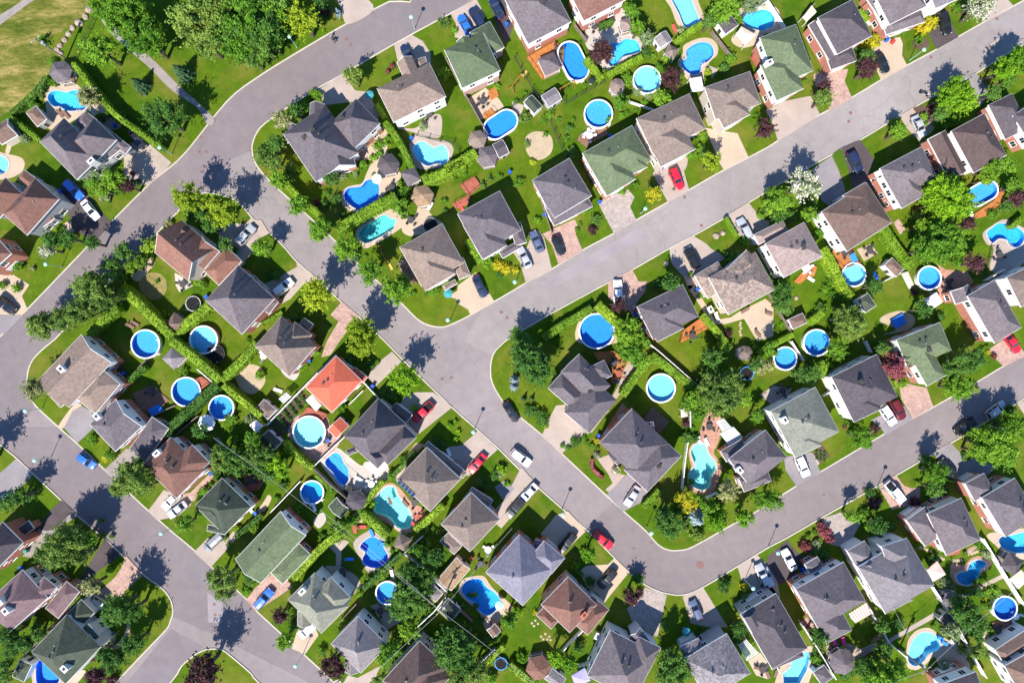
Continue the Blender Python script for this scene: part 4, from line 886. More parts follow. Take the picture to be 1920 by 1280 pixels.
for x, y in ((150,830),(175,810),(195,835),(165,850),(220,930),(250,910),(280,930),(235,950),(265,950),(290,955)): ROCKS.append((px(x, y), 0.28))
TB(1880,1180,3,'dark'); BIN('teal', 1310,920)
# ---------------------------------------------------------------- bottom right tile
O(1440, 960)
H('the grey house with the striped awning', 'slate', 'mix', [(205,575,565,370,728,668,'h'), (330,780,440,985,632,885,'h',4.8), (270,390,370,330,410,400,'h',3.2)], [])
H('the grey house with the white gables and lawn', 'lgrey', 'white', [(670,410,1040,190,1248,545,'h'), (590,288,725,210,790,340,'h',4.0), (870,610,935,735,1090,660,'h',4.6), (690,410,790,345,830,460,'vgg',5.2), (850,255,1035,195,1120,340,'h',6.3)], [(700,550,'white')])
H('the slate house with the stepping stone path', 'slate', 'mix', [(1190,10,1450,-110,1645,182,'h'), (1035,60,1180,-45,1300,170,'h',4.2)], [])
H('the slate house with brick gables at the right edge', 'slate', 'mix', [(1600,-110,1850,-260,2065,15,'h'), (1475,-215,1620,-295,1690,-160,'h',4.2)], [])
H('the dark grey house above the lower right pool', 'dslate', 'greyw', [(-210,762,60,605,312,1010,'h'), (-20,1060,30,1180,260,1050,'h',4.4), (-185,790,-95,740,-30,860,'vgh',6.3), (-15,735,70,688,130,800,'vgh',6.3)], [])
H('the brown roofed house in the bottom right corner', 'brown', 'white', [(1770,1150,2000,1020,2120,1250,'h'), (1700,1030,1960,860,2010,950,'h',4.0)], [])
H('the blue shaded house at the bottom edge', 'dslate', 'mix', [(1290,1290,1560,1190,1650,1400,'h')], [])
IP((190,1085,300,1040,312,1090,290,1180,230,1290,120,1290,112,1210,165,1165), 'lt', (320,1000,345,1080,330,1200,260,1330,60,1330,80,1190,150,1080), 'beige', 3, 'angular')
IP((1410,482,1440,452,1490,440,1512,390,1560,360,1610,365,1635,387,1615,412,1590,432,1570,490,1510,542,1445,530), 'cyan', (1370,395,1400,380,1470,395,1530,340,1610,328,1675,370,1650,425,1605,452,1580,525,1500,555,1420,540,1370,480), 'brickp')
IP((1730,212,1760,180,1830,172,1920,150,1980,180,1980,290,1900,305,1850,300,1760,262), 'cyan', (1640,180,1680,150,1760,150,1900,120,2000,140,2000,340,1800,330,1720,260), 'beige')
IP((1050,1065,1080,970,1130,912,1200,898,1262,930,1290,990,1270,1032,1200,1062,1170,1110,1110,1150,1060,1125), 'lt', (1040,1010,1060,940,1120,880,1210,865,1290,920,1400,980,1480,1010,1480,1100,1300,1160,1250,1080,1180,1140,1110,1180,1040,1150), 'beige')
RP(1778,720,90,'deep')
DK((1370,190,1460,250,1430,310,1340,330),'rdeck',0.2); PA((1460,300,1600,220,1560,270,1500,330),'pink',False,'side_path')
PG((600,762,740,675,772,760,655,828),'striped')
PG((1190,430,1270,365,1335,465,1240,520),'tan'); GZ(1380,660,72,'slate','slate grey'); GZ(1830,385,90,'dslate','dark slate',4); PG((1810,500,1900,430,1960,500,1880,575),'beige')
SH((1280,800,1340,740,1420,830),'h',2.2,'dslate','greyw','dark roofed'); GZ(560,1120,98,'slate','grey eight sided',8); SH((335,1200,420,1140,500,1230),'h',2.3,'slate','white','grey roofed corner')
for x, y in ((1145,265),(1170,275),(1195,280),(1220,290),(1275,325),(1295,340),(1315,350),(1390,362),(1410,362),(1430,362),(1450,360),(1530,310),(1550,302),(1570,295)): ROCKS.append((px(x, y), 0.36))
DW((0,330,145,205,200,280,260,330,230,420,150,520,60,540,-20,400), 'asph'); DW((380,110,420,40,545,0,590,60,700,70,640,180,560,260,470,240), 'pave', False); DW((-20,470,30,560,80,620,10,640,-60,560), 'conc')
PA((915,975,1360,730,1330,700,910,945),'conc',False,'lane'); PA((640,1130,910,990,900,960,640,1100),'conc',False,'lane'); PA((1360,700,1770,490,1760,460,1380,650),'conc',False,'lane')
PA((440,1000,600,980,700,1020,800,970,820,1020,700,1090,560,1060,470,1060),'conc',True); PA((235,830,290,780,380,900,430,990,400,1010),'pink',False,'side_path'); PA((1300,1160,1480,1100,1500,1200,1300,1220),'conc',True)
PA((1600,870,1640,860,1660,960,1620,1000),'sand',True,'bare_soil'); DK((1680,830,1800,800,1880,880,1700,920),'bdeck',0.3)
PA((1640,1000,1900,880,1800,1010,1700,1050),'gasph',False)
CAR('white','sedan',195,420,130,295); CAR('silver','hatch',20,540,-20,440)
T('pale', 1320,530,43, 1370,565,40, 1300,495,34)
T('red', 430,150,50, 400,110,40, 460,200,40, 270,250,48, 300,265,36); T('pale', 365,240,42, 1390,890,70, 1640,310,45)
T('lush', 640,30,60, 720,20,50, 1610,500,40, 1680,590,60, 1640,700,40, 1670,885,34, 370,1110,50, 880,1230,130, 960,1170,80, 800,1260,90, 1260,320-60,20, 560,1060-40,30)
T('dark', 830,100,70, 790,110,50, 350,310,50, 420,320,50, 1480,760,110, 1540,820,100, 1450,690,80, 1500,595,40, 1570,600,40, 850,850,60, 970,830,50, 1240,350,50, 900,100,40, 380,930,70, 860,1030,70, 720,1160,80)
T('olive', 1570,1040,60, 1470,1020,50, 400,1000,50); T('bloom', 1320,1150,52); T('plum', 350,1000-80,35); T('yel', 1640,690,25)
HG(50,(560,1250,700,1170,840,1090),1.6,'dhedge'); HG(36,(780,120,880,110),1.0,'dhedge')
FN((740,680,830,830,915,980),1.7); FN((1240,560,1360,740,1530,1050,1640,1240),1.7); FN((250,830,380,1030,510,1250),1.6); FN((1620,200,1790,480,1930,700),1.8); FN((910,975,1040,1090),1.4); FN((800,970,870,920),1.3,'wood')
LP(5,250); POLES.append((px(985,1022), 9.5))
TB(1720,880,3,'dark'); TB(520,1020,3,'dark'); TB(1860,780,3,'white'); LG('pink',500,970,20, 570,970,20); LG('blue',1300,950,60, 1330,985,60); LG('white',1385,980,40); BIN('blue',265,425,265,455)
# more of what stands in the back gardens, read in closer views
O(1380, 480, 4.073)
DK((440,195,500,130,560,60,620,80,600,150,530,180,490,215),'deck',0.3)
T('lush', 690,250,40, 750,310,35, 670,390,35, 620,420,30, 150,700,30, 1130,690,55, 640,280,18)
T('dark', 350,260,70, 345,370,65, 405,440,38, 1130,720,50)
T('vivid', 740,245,28, 350,520,26, 760,320,26)
HG(44,(180,745,300,670,440,600),1.4); HG(36,(660,800,690,890),1.5)
LG('brown',258,440,70, 172,600,40, 60,420,-60); LG('blue',1070,160,30); LG('white',580,180,60, 520,110,30)
for x, y in ((35,510),(30,530),(38,552),(30,575),(36,600)): ROCKS.append((px(x, y), 0.3))
O(560, 840, 4.073)
T('lush', 330,600,55, 260,640,45, 400,560,30, 180,680,35, 740,180,25, 700,220,22, 790,120,20, 960,600,40, 830,680,25, 760,760,28)
T('olive', 300,570,40, 1080,640,35); T('cream', 440,600,24); T('pale', 900,790,40)
PA((420,500,470,490,490,560,440,560),'sand',True,'flower_bed')
LG('white',120,460,20, 470,240,60); LG('brown',700,410,20, 820,430,40); TB(380,310,2,'dark'); TB(60,400,2,'white')
O(300, 780, 4.48)
DK((700,500,770,465,850,490,870,560,830,620,760,630,710,590),'rdeck',0.3)
PA((870,720,910,660,935,700,850,830,790,840),'beige',True,'garden_path'); PA((480,170,560,260,540,280,450,190),'conc',False,'garden_path')
T('lush', 1000,430,48, 950,470,38, 870,330,50, 780,350,55, 520,290,45, 430,180,35, 640,190,35, 350,620,22, 430,570,24, 980,690,28)
T('vivid', 980,440,40, 700,290,35); T('olive', 520,400,70, 760,330,45); T('dark', 620,420,60, 850,420,55, 580,490,40, 330,780,40)
TB(770,540,3,'dark'); PG((750,75,805,30,868,80,810,140),'canopy'); UM(750,185,16,'white')
BIN('blue',800,815, 432,475); LG('white',385,640,20, 760,790,40)
O(1240, 1100, 4.98)
T('dark', 700,370,25, 650,355,20, 680,440,25, 735,330,20, 765,390,22, 720,420,22, 360,390,22, 560,20,30, 610,45,22)
T('yel', 697,185,13, 715,285,12, 760,10,24); T('vivid', 240,352,18); T('pale', 815,90,20)
LG('brown',910,760,70, 1000,830,20, 1070,815,-20); UM(235,420,40,'teal')
O(960, 0)
T('lush', 30,760,24, 100,700,18, 250,1010,22, 350,900,22, 460,900,20, 540,640,24, 730,900,30, 860,850,24, 930,830,20, 1060,420,28, 1130,330,24, 1250,280,20, 1580,250,24, 1450,640,22, 1090,1090,25, 1340,1050,26, 1390,1040,22, 1800,830,22, 1820,860,16)
T('dark', 320,760,26, 980,1000,24, 1230,450,26, 1620,380,22, 500,330,22)
T('red', 690,60,16, 1040,230,14); T('pale', 1300,230,24, 1000,380,24)
O(480, 320)
T('lush', 1600,560,24, 1620,610,22, 1660,660,24, 1880,330,22, 1830,40,24, 1480,60,26, 1560,20,30, 1200,240,20, 1100,350,18, 880,30,16, 620,20,24, 700,20,18, 760,610,22, 820,640,20, 1180,920,24, 1280,930,20)
T('dark', 1700,110,30, 1760,60,28, 540,170,30, 520,240,32, 640,330,30, 1420,300,20)
O(0, 320)
T('lush', 470,430,22, 590,60,26, 640,110,22, 690,170,26, 810,230,22, 560,490,22, 480,540,22, 1180,830,20, 1470,840,26, 1860,1270,26, 1780,900,20)
T('bloom', 310,610,26, 330,640,22); T('yel', 410,450,20, 800,220,16); T('red', 580,490,14, 380,410,12, 990,20,20); T('cream', 240,735,24)
O(1440, 0)
T('lush', 60,560,20, 270,610,22, 620,430,24, 1010,240,24, 1140,70,30, 1380,30,28, 1400,80,22, 1330,950,26, 1250,930,22, 1180,930,22, 1760,620,30)
T('red', 1390,60,14, 1480,110,14, 940,310,12); T('dark', 660,380,24, 1090,190,26)
O(1440, 640)
T('lush', 1600,60,24, 1640,40,22, 990,270,18, 560,560,24, 620,610,20, 290,820,20, 1470,880,20, 1380,1040,26, 1120,1060,26, 30,690,22)
T('plum', 770,1170,30, 840,1190,26); T('bloom', 1470,860,18, 750,690,20)
O(1440, 960)
T('lush', 300,180,26, 350,150,24, 740,110,30, 820,160,26, 1110,250,22, 1270,270,22, 1330,310,20, 1480,310,22, 1570,240,30, 1620,260,26, 1560,520,26, 1620,620,24, 1690,640,22, 1260,820,26, 1240,850,22, 1360,900,26, 1420,940,24, 1650,1080,26, 330,1090,26, 350,1040,22)
T('dark', 770,60,30, 940,110,28, 1240,420,30, 1300,450,26, 1530,900,44, 1580,950,40)
T('yel', 1620,650,18, 1640,720,14); T('pale', 1330,900,40, 1380,860,34)
O(960, 640)
T('lush', 380,780,22, 420,800,24, 460,740,26, 540,720,22, 600,780,24, 560,760,20, 640,800,20, 1270,700,24, 1350,650,22, 1560,900,18, 1580,860,18, 1340,1050,30, 1400,1190,40, 1550,1240,46, 1700,1230,40, 200,620,22, 260,560,20)
T('dark', 120,540,30, 170,500,24, 470,770,24, 1310,640,24, 1250,1270,40)
T('yel', 260,640,16, 190,480,14); T('cream', 1300,450,24, 1340,430,20); T('con', 300,780-420,16)
O(480, 960)
T('lush', 420,330,24, 460,290,26, 540,190,26, 600,170,24, 700,110,26, 760,50,26, 980,240,22, 1020,290,22, 1130,300,22, 880,520,22, 1250,160,24, 1330,120,22, 1640,620,24, 1480,720,24, 1340,720,26, 1280,760,28, 1230,830,30)
T('dark', 1190,420,30, 1600,620,26, 1650,700,26, 1560,690,24, 1520,700,22, 1690,800,26, 1710,960,40, 1800,940,36)
T('yel', 1580,850,22, 1640,920,18); T('vivid', 1300,740,26, 1120,880,40)
O(0, 960)
T('lush', 780,170,22, 840,180,20, 760,60,22, 1690,190,26, 1720,240,24, 1780,120,28, 600,260,24, 560,120,30)
T('dark', 300,820,40, 260,870,36, 480,770,30, 140,860,40, 60,1060,50, 30,1150,50, 40,1230,60, 850,1060,40, 1850,470,30)
T('red', 690,1100,20, 640,1120,16); T('bloom', 860,920,26, 800,980,28, 760,1020,24)
SHORT = '''the grey house beside the field
the brown cottage at left edge
the house with the black driveway
the brick house at left edge
the rust house on wooded corner
the house with the trampoline
the many gabled house on the bend
the house above the pale pool
the green house by oval pool
the house with the gazebo deck
the reddish house at top edge
the green house with paved driveway
the house beside the red car
the house with the beige driveway
the green house with slanted dormer
the house with the yellow cedar
the slate house at top right
the white house at top right
the chocolate brown house
the dark house at right edge
the inner street corner house
the house behind the wooden deck
the house beside the pink driveway
the house with the orange balcony
the stone roofed turret house
the pinkish grey house
the house with wooden pool deck
the house under big garden trees
the long red sided house
the taupe house at right edge
the big left street corner house
the house below the corner house
the rust house beside the willow
the dark green roofed house
the shaded house at left edge
the house with the white awning
the house above bottom left pool
the long light green house
the house with the rock garden
the red metal roofed house
the house with the white pergola
the solar panel house
the house with red shed roof
the house with the white chimney
the house beside the plum tree
the dark taupe house below
the octagonal turret house
the house with the curved hedge
the house beside the mint pool
the white sided greenish grey house
the house with two parked cars
the house beside the red maple
the blue grey roofed house
the rust house with side wings
the purplish slate bottom house
the stone roofed bottom house
the house with the striped awning
the house with white gables
the house with stepping stones
the house with brick gables
the house above lower right pool
the brown bottom right corner house
the blue shaded bottom house'''.split('\n')
for h_, s_ in zip(HOUSES, SHORT): h_['short'] = s_
O(0, 0)
P1, P2 = POLES[1], POLES[2]
WIRES.append((P1, ((400, 820), 9.0))); WIRES.append((P1, ((600, 955), 9.0))); WIRES.append((P1, ((1010, 1290), 9.5))); WIRES.append((P1, ((560, 1400), 9.0))); WIRES.append((P1, ((960, 990), 6.0)))
WIRES.append((P2, ((1650, 1090), 6.0))); WIRES.append((P2, ((1960, 1060), 9.0))); WIRES.append((P2, ((1480, 1360), 9.0)))

PITCH = {'dry field': 1.15, 'black driveway': 1.1, 'wooded corner': 1.0, 'trampoline': 1.12, 'many gables': 1.12, 'pale kidney': .84, 'oval pool deck': .76, 'paved rock garden': 1.05, 'red metal': .56, 'white pergola': 1.18, 'solar': .82, 'red shed': .82, 'bottom left pool': .95, 'white awning': .72, 'white window frames': .9, 'taupe corner': .5, 'left street corner': .5, 'the willow': .74, 'the dark green roofed house': .78, 'lower wing': .52, 'white chimney': .84, 'plum tree': .86, 'dark taupe': .84, 'curvy sky': .82, 'side wings': .86, 'purplish': .82, 'stone roofed': .8, 'octagonal': .86, 'curved brown': .84, 'mint kidney': .86, 'striped': .85, 'white gables': .9, 'stepping stone': .84, 'brick gables': .85, 'lower right pool': .78, 'inner street': .88, 'red maple': .66, 'split by': .7}
for h_ in HOUSES:
    for k_, v_ in PITCH.items():
        if k_ in h_['nick']:
            for w_ in h_['wings']: w_['s'] = v_ if w_['e'] > 3.5 else min(v_, .62)
# ------------------------------------------------------------------ ground, blocks, kerbs, roads
def inset_loop(p): return smooth_loop(p, 3)
for q in IPOOLS:
    c = smooth_loop([PT(v) for v in q['p']], q['k'] if q['k'] > 3 else 1)
    q['loop'] = ccw(c); q['hole'] = offset(q['loop'], 0.18)
    q['c'] = sum((Vector((v[0], v[1])) for v in c), Vector((0, 0))) / len(c)
holes = [q['hole'] for q in IPOOLS]
BL = []
for nm, pts, nk in BLOCKS:
    w = [PT(v) for v in pts]
    closed = ccw(smooth_loop(w, 3))
    BL.append((closed, pts, nk))
def sel(loop): return [q['hole'] for q in IPOOLS if inside(q['c'], loop)]
big = [Vector((-400, -400)), Vector((400, -400)), Vector((400, 400)), Vector((-400, 400))]
tag(sheet('ground', big, -0.22, M['lawn'], holes), kind='structure', label='open ground beneath the whole neighbourhood')
rd = [Vector((-175, -150)), Vector((175, -150)), Vector((175, 150)), Vector((-175, 150))]
tag(sheet('road', rd, -0.13, M['road'], holes), kind='structure', label='mauve grey asphalt streets curving between the lots')
for loop, pts, nk in BL:
    tag(sheet('lawn', loop, 0.0, [M['lawn'], M['kerb']], sel(loop), 0.2, 1), kind='structure', label='block of green lawns between the streets')
    n = len(loop); mb = MB(); inn = offset(loop, -0.22); outn = offset(loop, 0.03)
    for i in range(n):
        j = (i+1) % n
        if max(abs(loop[i][0]), abs(loop[j][0])) > 150 or max(abs(loop[i][1]), abs(loop[j][1])) > 120: continue
        a, b, c, d = inn[i], inn[j], outn[j], outn[i]
        mb.face([(a[0],a[1],0.012),(d[0],d[1],0.012),(c[0],c[1],0.012),(b[0],b[1],0.012)])
        mb.face([(d[0],d[1],0.012),(d[0],d[1],-0.14),(c[0],c[1],-0.14),(c[0],c[1],0.012)])
    tag(mb.build('kerb', M['kerb']), kind='structure', label='pale concrete kerb round a block of lawns')
# asphalt repair patches and seams, then road sheets toned for lens falloff
def patch(fl, z, m, nm='road_patch'): tag(sheet(nm, [PT((fl[i], fl[i+1])) for i in range(0, len(fl), 2)], z, M[m]), kind='structure', label='repaired patch or falloff-toned sheet of asphalt in the street')
M['patch'] = speck('patched_asphalt', (0.2, 0.172, 0.18), 0.1, 0.22, 8, 0.3); M['lpatch'] = speck('pale_patched_asphalt', (0.285, 0.245, 0.255), 0.1, 0.2, 8, 0.3)
patch((333,1078,362,1046,393,1066,396,1085,370,1109), -0.126, 'patch'); patch((388,1110,418,1130,415,1168,390,1166), -0.126, 'lpatch')

patch((1015,530,1200,425,1216,444,1022,548), -0.126, 'lpatch')
patch((320,1178,380,1212,300,1300,220,1300), -0.126, 'patch')
patch((870,640,940,520,1130,390,1300,300,1500,190,1760,50,1930,-60,2300,-260,2300,-70,1920,120,1660,270,1440,400,1150,560,1000,640,930,665,905,660), -0.128, 'road_falloff_pale', 'road_surface')
patch((900,-20,735,130,640,190,560,240,430,300,330,420,230,540,130,650,40,800,-60,800,-100,700,20,570,200,390,300,290,380,200,470,120,560,70,700,-10,800,-60), -0.1285, 'road_falloff_dark', 'road_surface')
patch((40,800,-60,780,-60,880,60,920,200,1040,310,1150,400,1190,640,1310,720,1330,640,1240,460,1090,300,940,150,800), -0.1281, 'road_falloff_dark', 'road_surface')
patch((1190,900,1275,985,1330,960,1500,890,1700,770,1900,650,2300,430,2300,600,1900,790,1600,960,1400,1080,1290,1130,1180,1100,1090,1000), -0.1279, 'road_falloff_low', 'road_surface')
zi = 0; SURF = []
for nm, pts, m, sm in SHEETS:
    w = [PT(v) for v in pts]
    if sm: w = smooth_loop(w, 4)
    w = ccw(w)
    hs = [q['hole'] for q in IPOOLS if inside(q['c'], w)]
    z = 0.008 + 0.004 * (zi % 9) + (0.036 if nm in ('flower_bed', 'vegetable_bed', 'road_patch') else 0); zi += 1
    if nm == 'driveway': z += 0.012
    words = {'conc': 'pale concrete', 'beige': 'beige concrete', 'asph': 'dark asphalt', 'gasph': 'grey asphalt', 'pink': 'pink paving', 'pave': 'grey paving', 'brickp': 'brick paving', 'white_stone': 'pale stone', 'soil': 'dark soil', 'sand': 'sandy', 'dirt': 'worn grassy', 'path': 'gravel', 'field': 'dry straw coloured', 'lush_lawn': 'fresh green'}
    o = sheet(nm, w, z, M[m], hs, 0.05)
    SURF.append((o, words[m] + ' ' + nm.replace('_', ' '), w))

# ------------------------------------------------------------------ context for labels: nearest house, street side
from mathutils.kdtree import KDTree
kpts = [v for loop, _, _ in BL for v in loop if abs(v[0]) < 150 and abs(v[1]) < 110]
kd = KDTree(len(kpts))
for i, v in enumerate(kpts): kd.insert((v[0], v[1], 0), i)
kd.balance()
for h in HOUSES:
    w = [PT(v, h['e']) for v in h['wings'][0]['p']]
    h['c'] = (w[0] + w[2]) / 2
    k = Vector(kd.find((h['c'][0], h['c'][1], 0))[0]); h['road'] = (Vector((k[0], k[1])) - h['c'])
    h['road'].normalize()
LAB = []
def place_words(p):
    h = min(HOUSES, key=lambda q: (q['c'] - Vector((p[0], p[1]))).length)
    v = Vector((p[0], p[1])) - h['c']; d = v.normalized().dot(h['road']) if v.length > 0.1 else 0
    rel = 'in front of' if d > 0.55 else ('behind' if d < -0.45 else 'beside')
    a = math.degrees(math.atan2(v[1], v[0])) % 360
    dirs = ['right', 'upper right', 'top', 'upper left', 'left', 'lower left', 'bottom', 'lower right']
    return h['short'], rel, dirs[int((a + 22.5) // 45) % 8], v.length
def where(o, desc, cat, p, group=None):          # label filled in at the end so that no two read alike
    tag(o, desc, cat, group); LAB.append((o, desc, p)); return o
def finish_labels():
    info = [(o, d) + place_words(p) for o, d, p in LAB]
    import collections
    g1 = collections.defaultdict(list)
    for t in info: g1[(t[1], t[3], t[2])].append(t)
    for (d, rel, nick), l in g1.items():
        if len(l) == 1: l[0][0]['label'] = ' '.join((d + ' ' + rel + ' ' + nick).split()[:16]); continue
        g2 = collections.defaultdict(list)
        for t in l: g2[t[4]].append(t)
        for side, m in g2.items():
            m.sort(key=lambda t: t[5])
            for i, t in enumerate(m):
                extra = '' if len(m) == 1 else ((['nearer', 'farther'] if len(m) == 2 else ['nearest', 'second', 'third', 'fourth', 'fifth', 'sixth', 'seventh', 'eighth', 'ninth', 'tenth', 'eleventh', 'twelfth', 'thirteenth', 'fourteenth', 'fifteenth', 'sixteenth', 'seventeenth', 'eighteenth', 'nineteenth', 'twentieth', 'last', 'outermost'])[i]) + ' '
                t[0]['label'] = fit(extra + d, rel, side, nick)
    seen = collections.defaultdict(list)
    for o, d, p in LAB: seen[o['label']].append(o)
    return {k: v for k, v in seen.items() if len(v) > 1}
def fit(d, rel, side, nick):
    s = d + ' ' + rel + ' ' + nick + ', ' + side
    w = s.split()
    if len(w) > 16:
        s = d + ' by ' + nick + ', ' + side; w = s.split()
    if len(w) > 16:
        s = ' '.join(d.split()) + ' at ' + side + ' of ' + ' '.join(nick.split()); w = s.split()
    return ' '.join(w[:16]).rstrip(',')

for o_, d_, w_ in SURF:
    nk_, rl_, sd_, ds_ = place_words(sum(w_, Vector((0, 0)))/len(w_)); tag(o_, d_ + ' ' + rl_ + ' ' + nk_, kind='structure')
# ------------------------------------------------------------------ houses, sheds
OVH = 0.32
def wing_frame(w):
    a, b, c = (PT(v, w['e']) for v in w['p'])
    u = (b - a); L = u.length; u = u / L; v = Vector((-u[1], u[0])); W_ = (c - b).dot(v)
    if W_ < 0: v = -v; W_ = -W_
    t = w['t']
    if t == 'h': ax = 'u' if L >= W_ else 'v'; e0 = e1 = 'h'
    else: ax, e0, e1 = t
    if ax == 'v':
        # ridge along b->c ; start = edge AB
        o = b; nu = v; nv = -u; L, W_ = W_, L
        return o, nu, nv, L, W_, e0, e1
    return a, u, v, L, W_, e0, e1
def roof_faces(w, mb, t=0.2, others=()):
    o, u, v, L, Wd, e0, e1 = w['fr']; e = w['e']; hf = Wd/2; rise = hf * w['s']
    flip = (u[0]*v[1] - u[1]*v[0]) < 0
    r0 = min(hf, L*0.499) if e0 == 'h' else 0.0; r1 = min(hf, L*0.499) if e1 == 'h' else 0.0
    def P(x, y, z): q = o + u*x + v*y; return (q[0], q[1], z)
    A, B, C, D = P(0,0,e), P(L,0,e), P(L,Wd,e), P(0,Wd,e); R0, R1 = P(r0,hf,e+rise), P(L-r1,hf,e+rise)
    fs = [([A,B,R1,R0], [0]), ([C,D,R0,R1], [0])]
    if e0 == 'h': fs.append(([D,A,R0], [0]))
    else: fs[0][1].append(3); fs[1][1].append(1)
    if e1 == 'h': fs.append(([B,C,R1], [0]))
    else: fs[0][1].append(1); fs[1][1].append(3)
    dn = lambda p: (p[0], p[1], p[2]-t)
    for pts, outer in fs:
        q = pts if not flip else pts[::-1]
        mb.face(q, 0)
        mb.face([dn(p) for p in q[::-1]], 1)
        for k in outer:
            p, r = pts[k], pts[(k+1) % len(pts)]
            if any(abs(o2['e'] - e) < 1.1 and inside(((p[0]+r[0])/2, (p[1]+r[1])/2), wall_poly(o2, 0.1)) for o2 in others): continue
            f = [p, r, dn(r), dn(p)]
            mb.face(f if flip else f[::-1], 1)
            cen = sum((Vector(x) for x in pts), Vector((0, 0, 0)))/len(pts); pv, rv = Vector(p), Vector(r); ed = (rv-pv).normalized(); inw = (cen-pv) - ed*(cen-pv).dot(ed); inw.normalize()
            up_ = Vector((0, 0, 0.022)); tw = 0.075; g = [pv + up_, rv + up_, rv + inw*tw + up_ - ed*tw*0.6, pv + inw*tw + up_ + ed*tw*0.6]
            mb.face(g[::-1] if flip else g, 1)
def wall_poly(w, ov=OVH):
    o, u, v, L, Wd, e0, e1 = w['fr']
    return [o + u*ov + v*ov, o + u*(L-ov) + v*ov, o + u*(L-ov) + v*(Wd-ov), o + u*ov + v*(Wd-ov)]
def wall_faces(w, mb, z0, z1cap, ov, m=0):
    o, u, v, L, Wd, e0, e1 = w['fr']; e = w['e']; hf = Wd/2
    flip = (u[0]*v[1] - u[1]*v[0]) < 0
    zt = e + w['s']*ov - 0.14
    if z1cap is not None: zt = min(zt, z1cap)
    P = [o + u*ov + v*ov, o + u*(L-ov) + v*ov, o + u*(L-ov) + v*(Wd-ov), o + u*ov + v*(Wd-ov)]
    for i in range(4):
        a, b = P[i], P[(i+1) % 4]
        f = [(a[0],a[1],z0),(b[0],b[1],z0),(b[0],b[1],zt),(a[0],a[1],zt)]
        if z1cap is None and ((i == 1 and e1 == 'g') or (i == 3 and e0 == 'g')):
            mdl = (a+b)/2; f.insert(3, (mdl[0], mdl[1], e + w['s']*hf - 0.14))
        mb.face(f if not flip else f[::-1], m)
def mesh_cache(key, fn, C_={}):
    if key not in C_: C_[key] = fn()
    return C_[key]
def win_frame_mesh():
    mb = MB(); w, h = 0.62, 0.72
    mb.box(-w, w, -0.02, 0.05, h-0.1, h); mb.box(-w, w, -0.02, 0.05, -h, -h+0.1); mb.box(-w, -w+0.1, -0.02, 0.05, -h+0.1, h-0.1); mb.box(w-0.1, w, -0.02, 0.05, -h+0.1, h-0.1); mb.box(-0.035, 0.035, -0.02, 0.045, -h+0.1, h-0.1)
    mb.box(-w-0.08, w+0.08, 0.05, 0.12, -h-0.06, -h)
    return mb.mesh('window', [M['trim']])
def pane_mesh():
    mb = MB(); mb.box(-0.52, 0.52, -0.01, 0.02, -0.62, 0.62); return mb.mesh('pane', [M['glass']])
def garage_mesh():
    mb = MB(); mb.box(-1.4, 1.4, -0.02, 0.06, 0, 2.25)
    for k in range(1, 5): mb.box(-1.38, 1.38, 0.06, 0.075, k*0.45-0.01, k*0.45+0.01, 1)
    return mb.mesh('garage_door', [M['trim'], M['metal']])
def door_mesh():
    mb = MB(); mb.box(-0.55, 0.55, -0.02, 0.05, 0, 2.15, 0); mb.box(-0.42, 0.42, 0.05, 0.07, 0.08, 2.05, 1); return mb.mesh('front_door', [M['trim'], M['dtrim']])
def handle_mesh():
    mb = MB(); mb.box(0.3, 0.36, 0.07, 0.12, 0.98, 1.12); return mb.mesh('handle', [M['metal']])
def vent_mesh():
    mb = MB(); mb.box(-0.17, 0.17, -0.17, 0.17, -0.3, 0.2); mb.box(-0.23, 0.23, -0.23, 0.23, 0.2, 0.27); return mb.mesh('roof_vent', [M['dtrim']])
def pipe_mesh():
    mb = MB(); mb.cyl(0, 0, -0.3, 0.35, 0.09, n=8); return mb.mesh('plumbing_vent', [M['metal']])
def roof_z(h, p):
    best = 0
    for w in h['W']:
        o, u, v, L, Wd, e0, e1 = w['fr']; q = Vector((p[0], p[1])) - o; x, y = q.dot(u), q.dot(v)
        if 0 <= x <= L and 0 <= y <= Wd:
            d = min(y, Wd-y)
            if e0 == 'h': d = min(d, x)
            if e1 == 'h': d = min(d, L-x)
            best = max(best, w['e'] + d*w['s'])
    return best
def local(root, p): return (p[0]-root.location[0], p[1]-root.location[1], p[2])
WALLSETS = {'mix': ('brick', 'white'), 'brick': ('brick', None), 'obrick': ('obrick', 'white'), 'pbrick': ('pbrick', 'white'), 'white': ('white', None), 'beigew': ('beigew', None), 'greyw': ('greyw', None)}
WALLW = {'mix': 'brick and white siding', 'brick': 'red brick', 'obrick': 'orange brick and white siding', 'pbrick': 'pink brick and white siding', 'white': 'white siding', 'beigew': 'beige', 'greyw': 'grey'}
def shift(mb, root):
    x, y = root.location[0], root.location[1]; mb.v = [(a-x, b-y, c) for a, b, c in mb.v]
def face_out(n): return math.atan2(n[1], n[0]) - math.pi/2
drv = [(sum((PT(v) for v in pts), Vector((0, 0))) / len(pts)) for nm, pts, m, sm in SHEETS if nm == 'driveway']
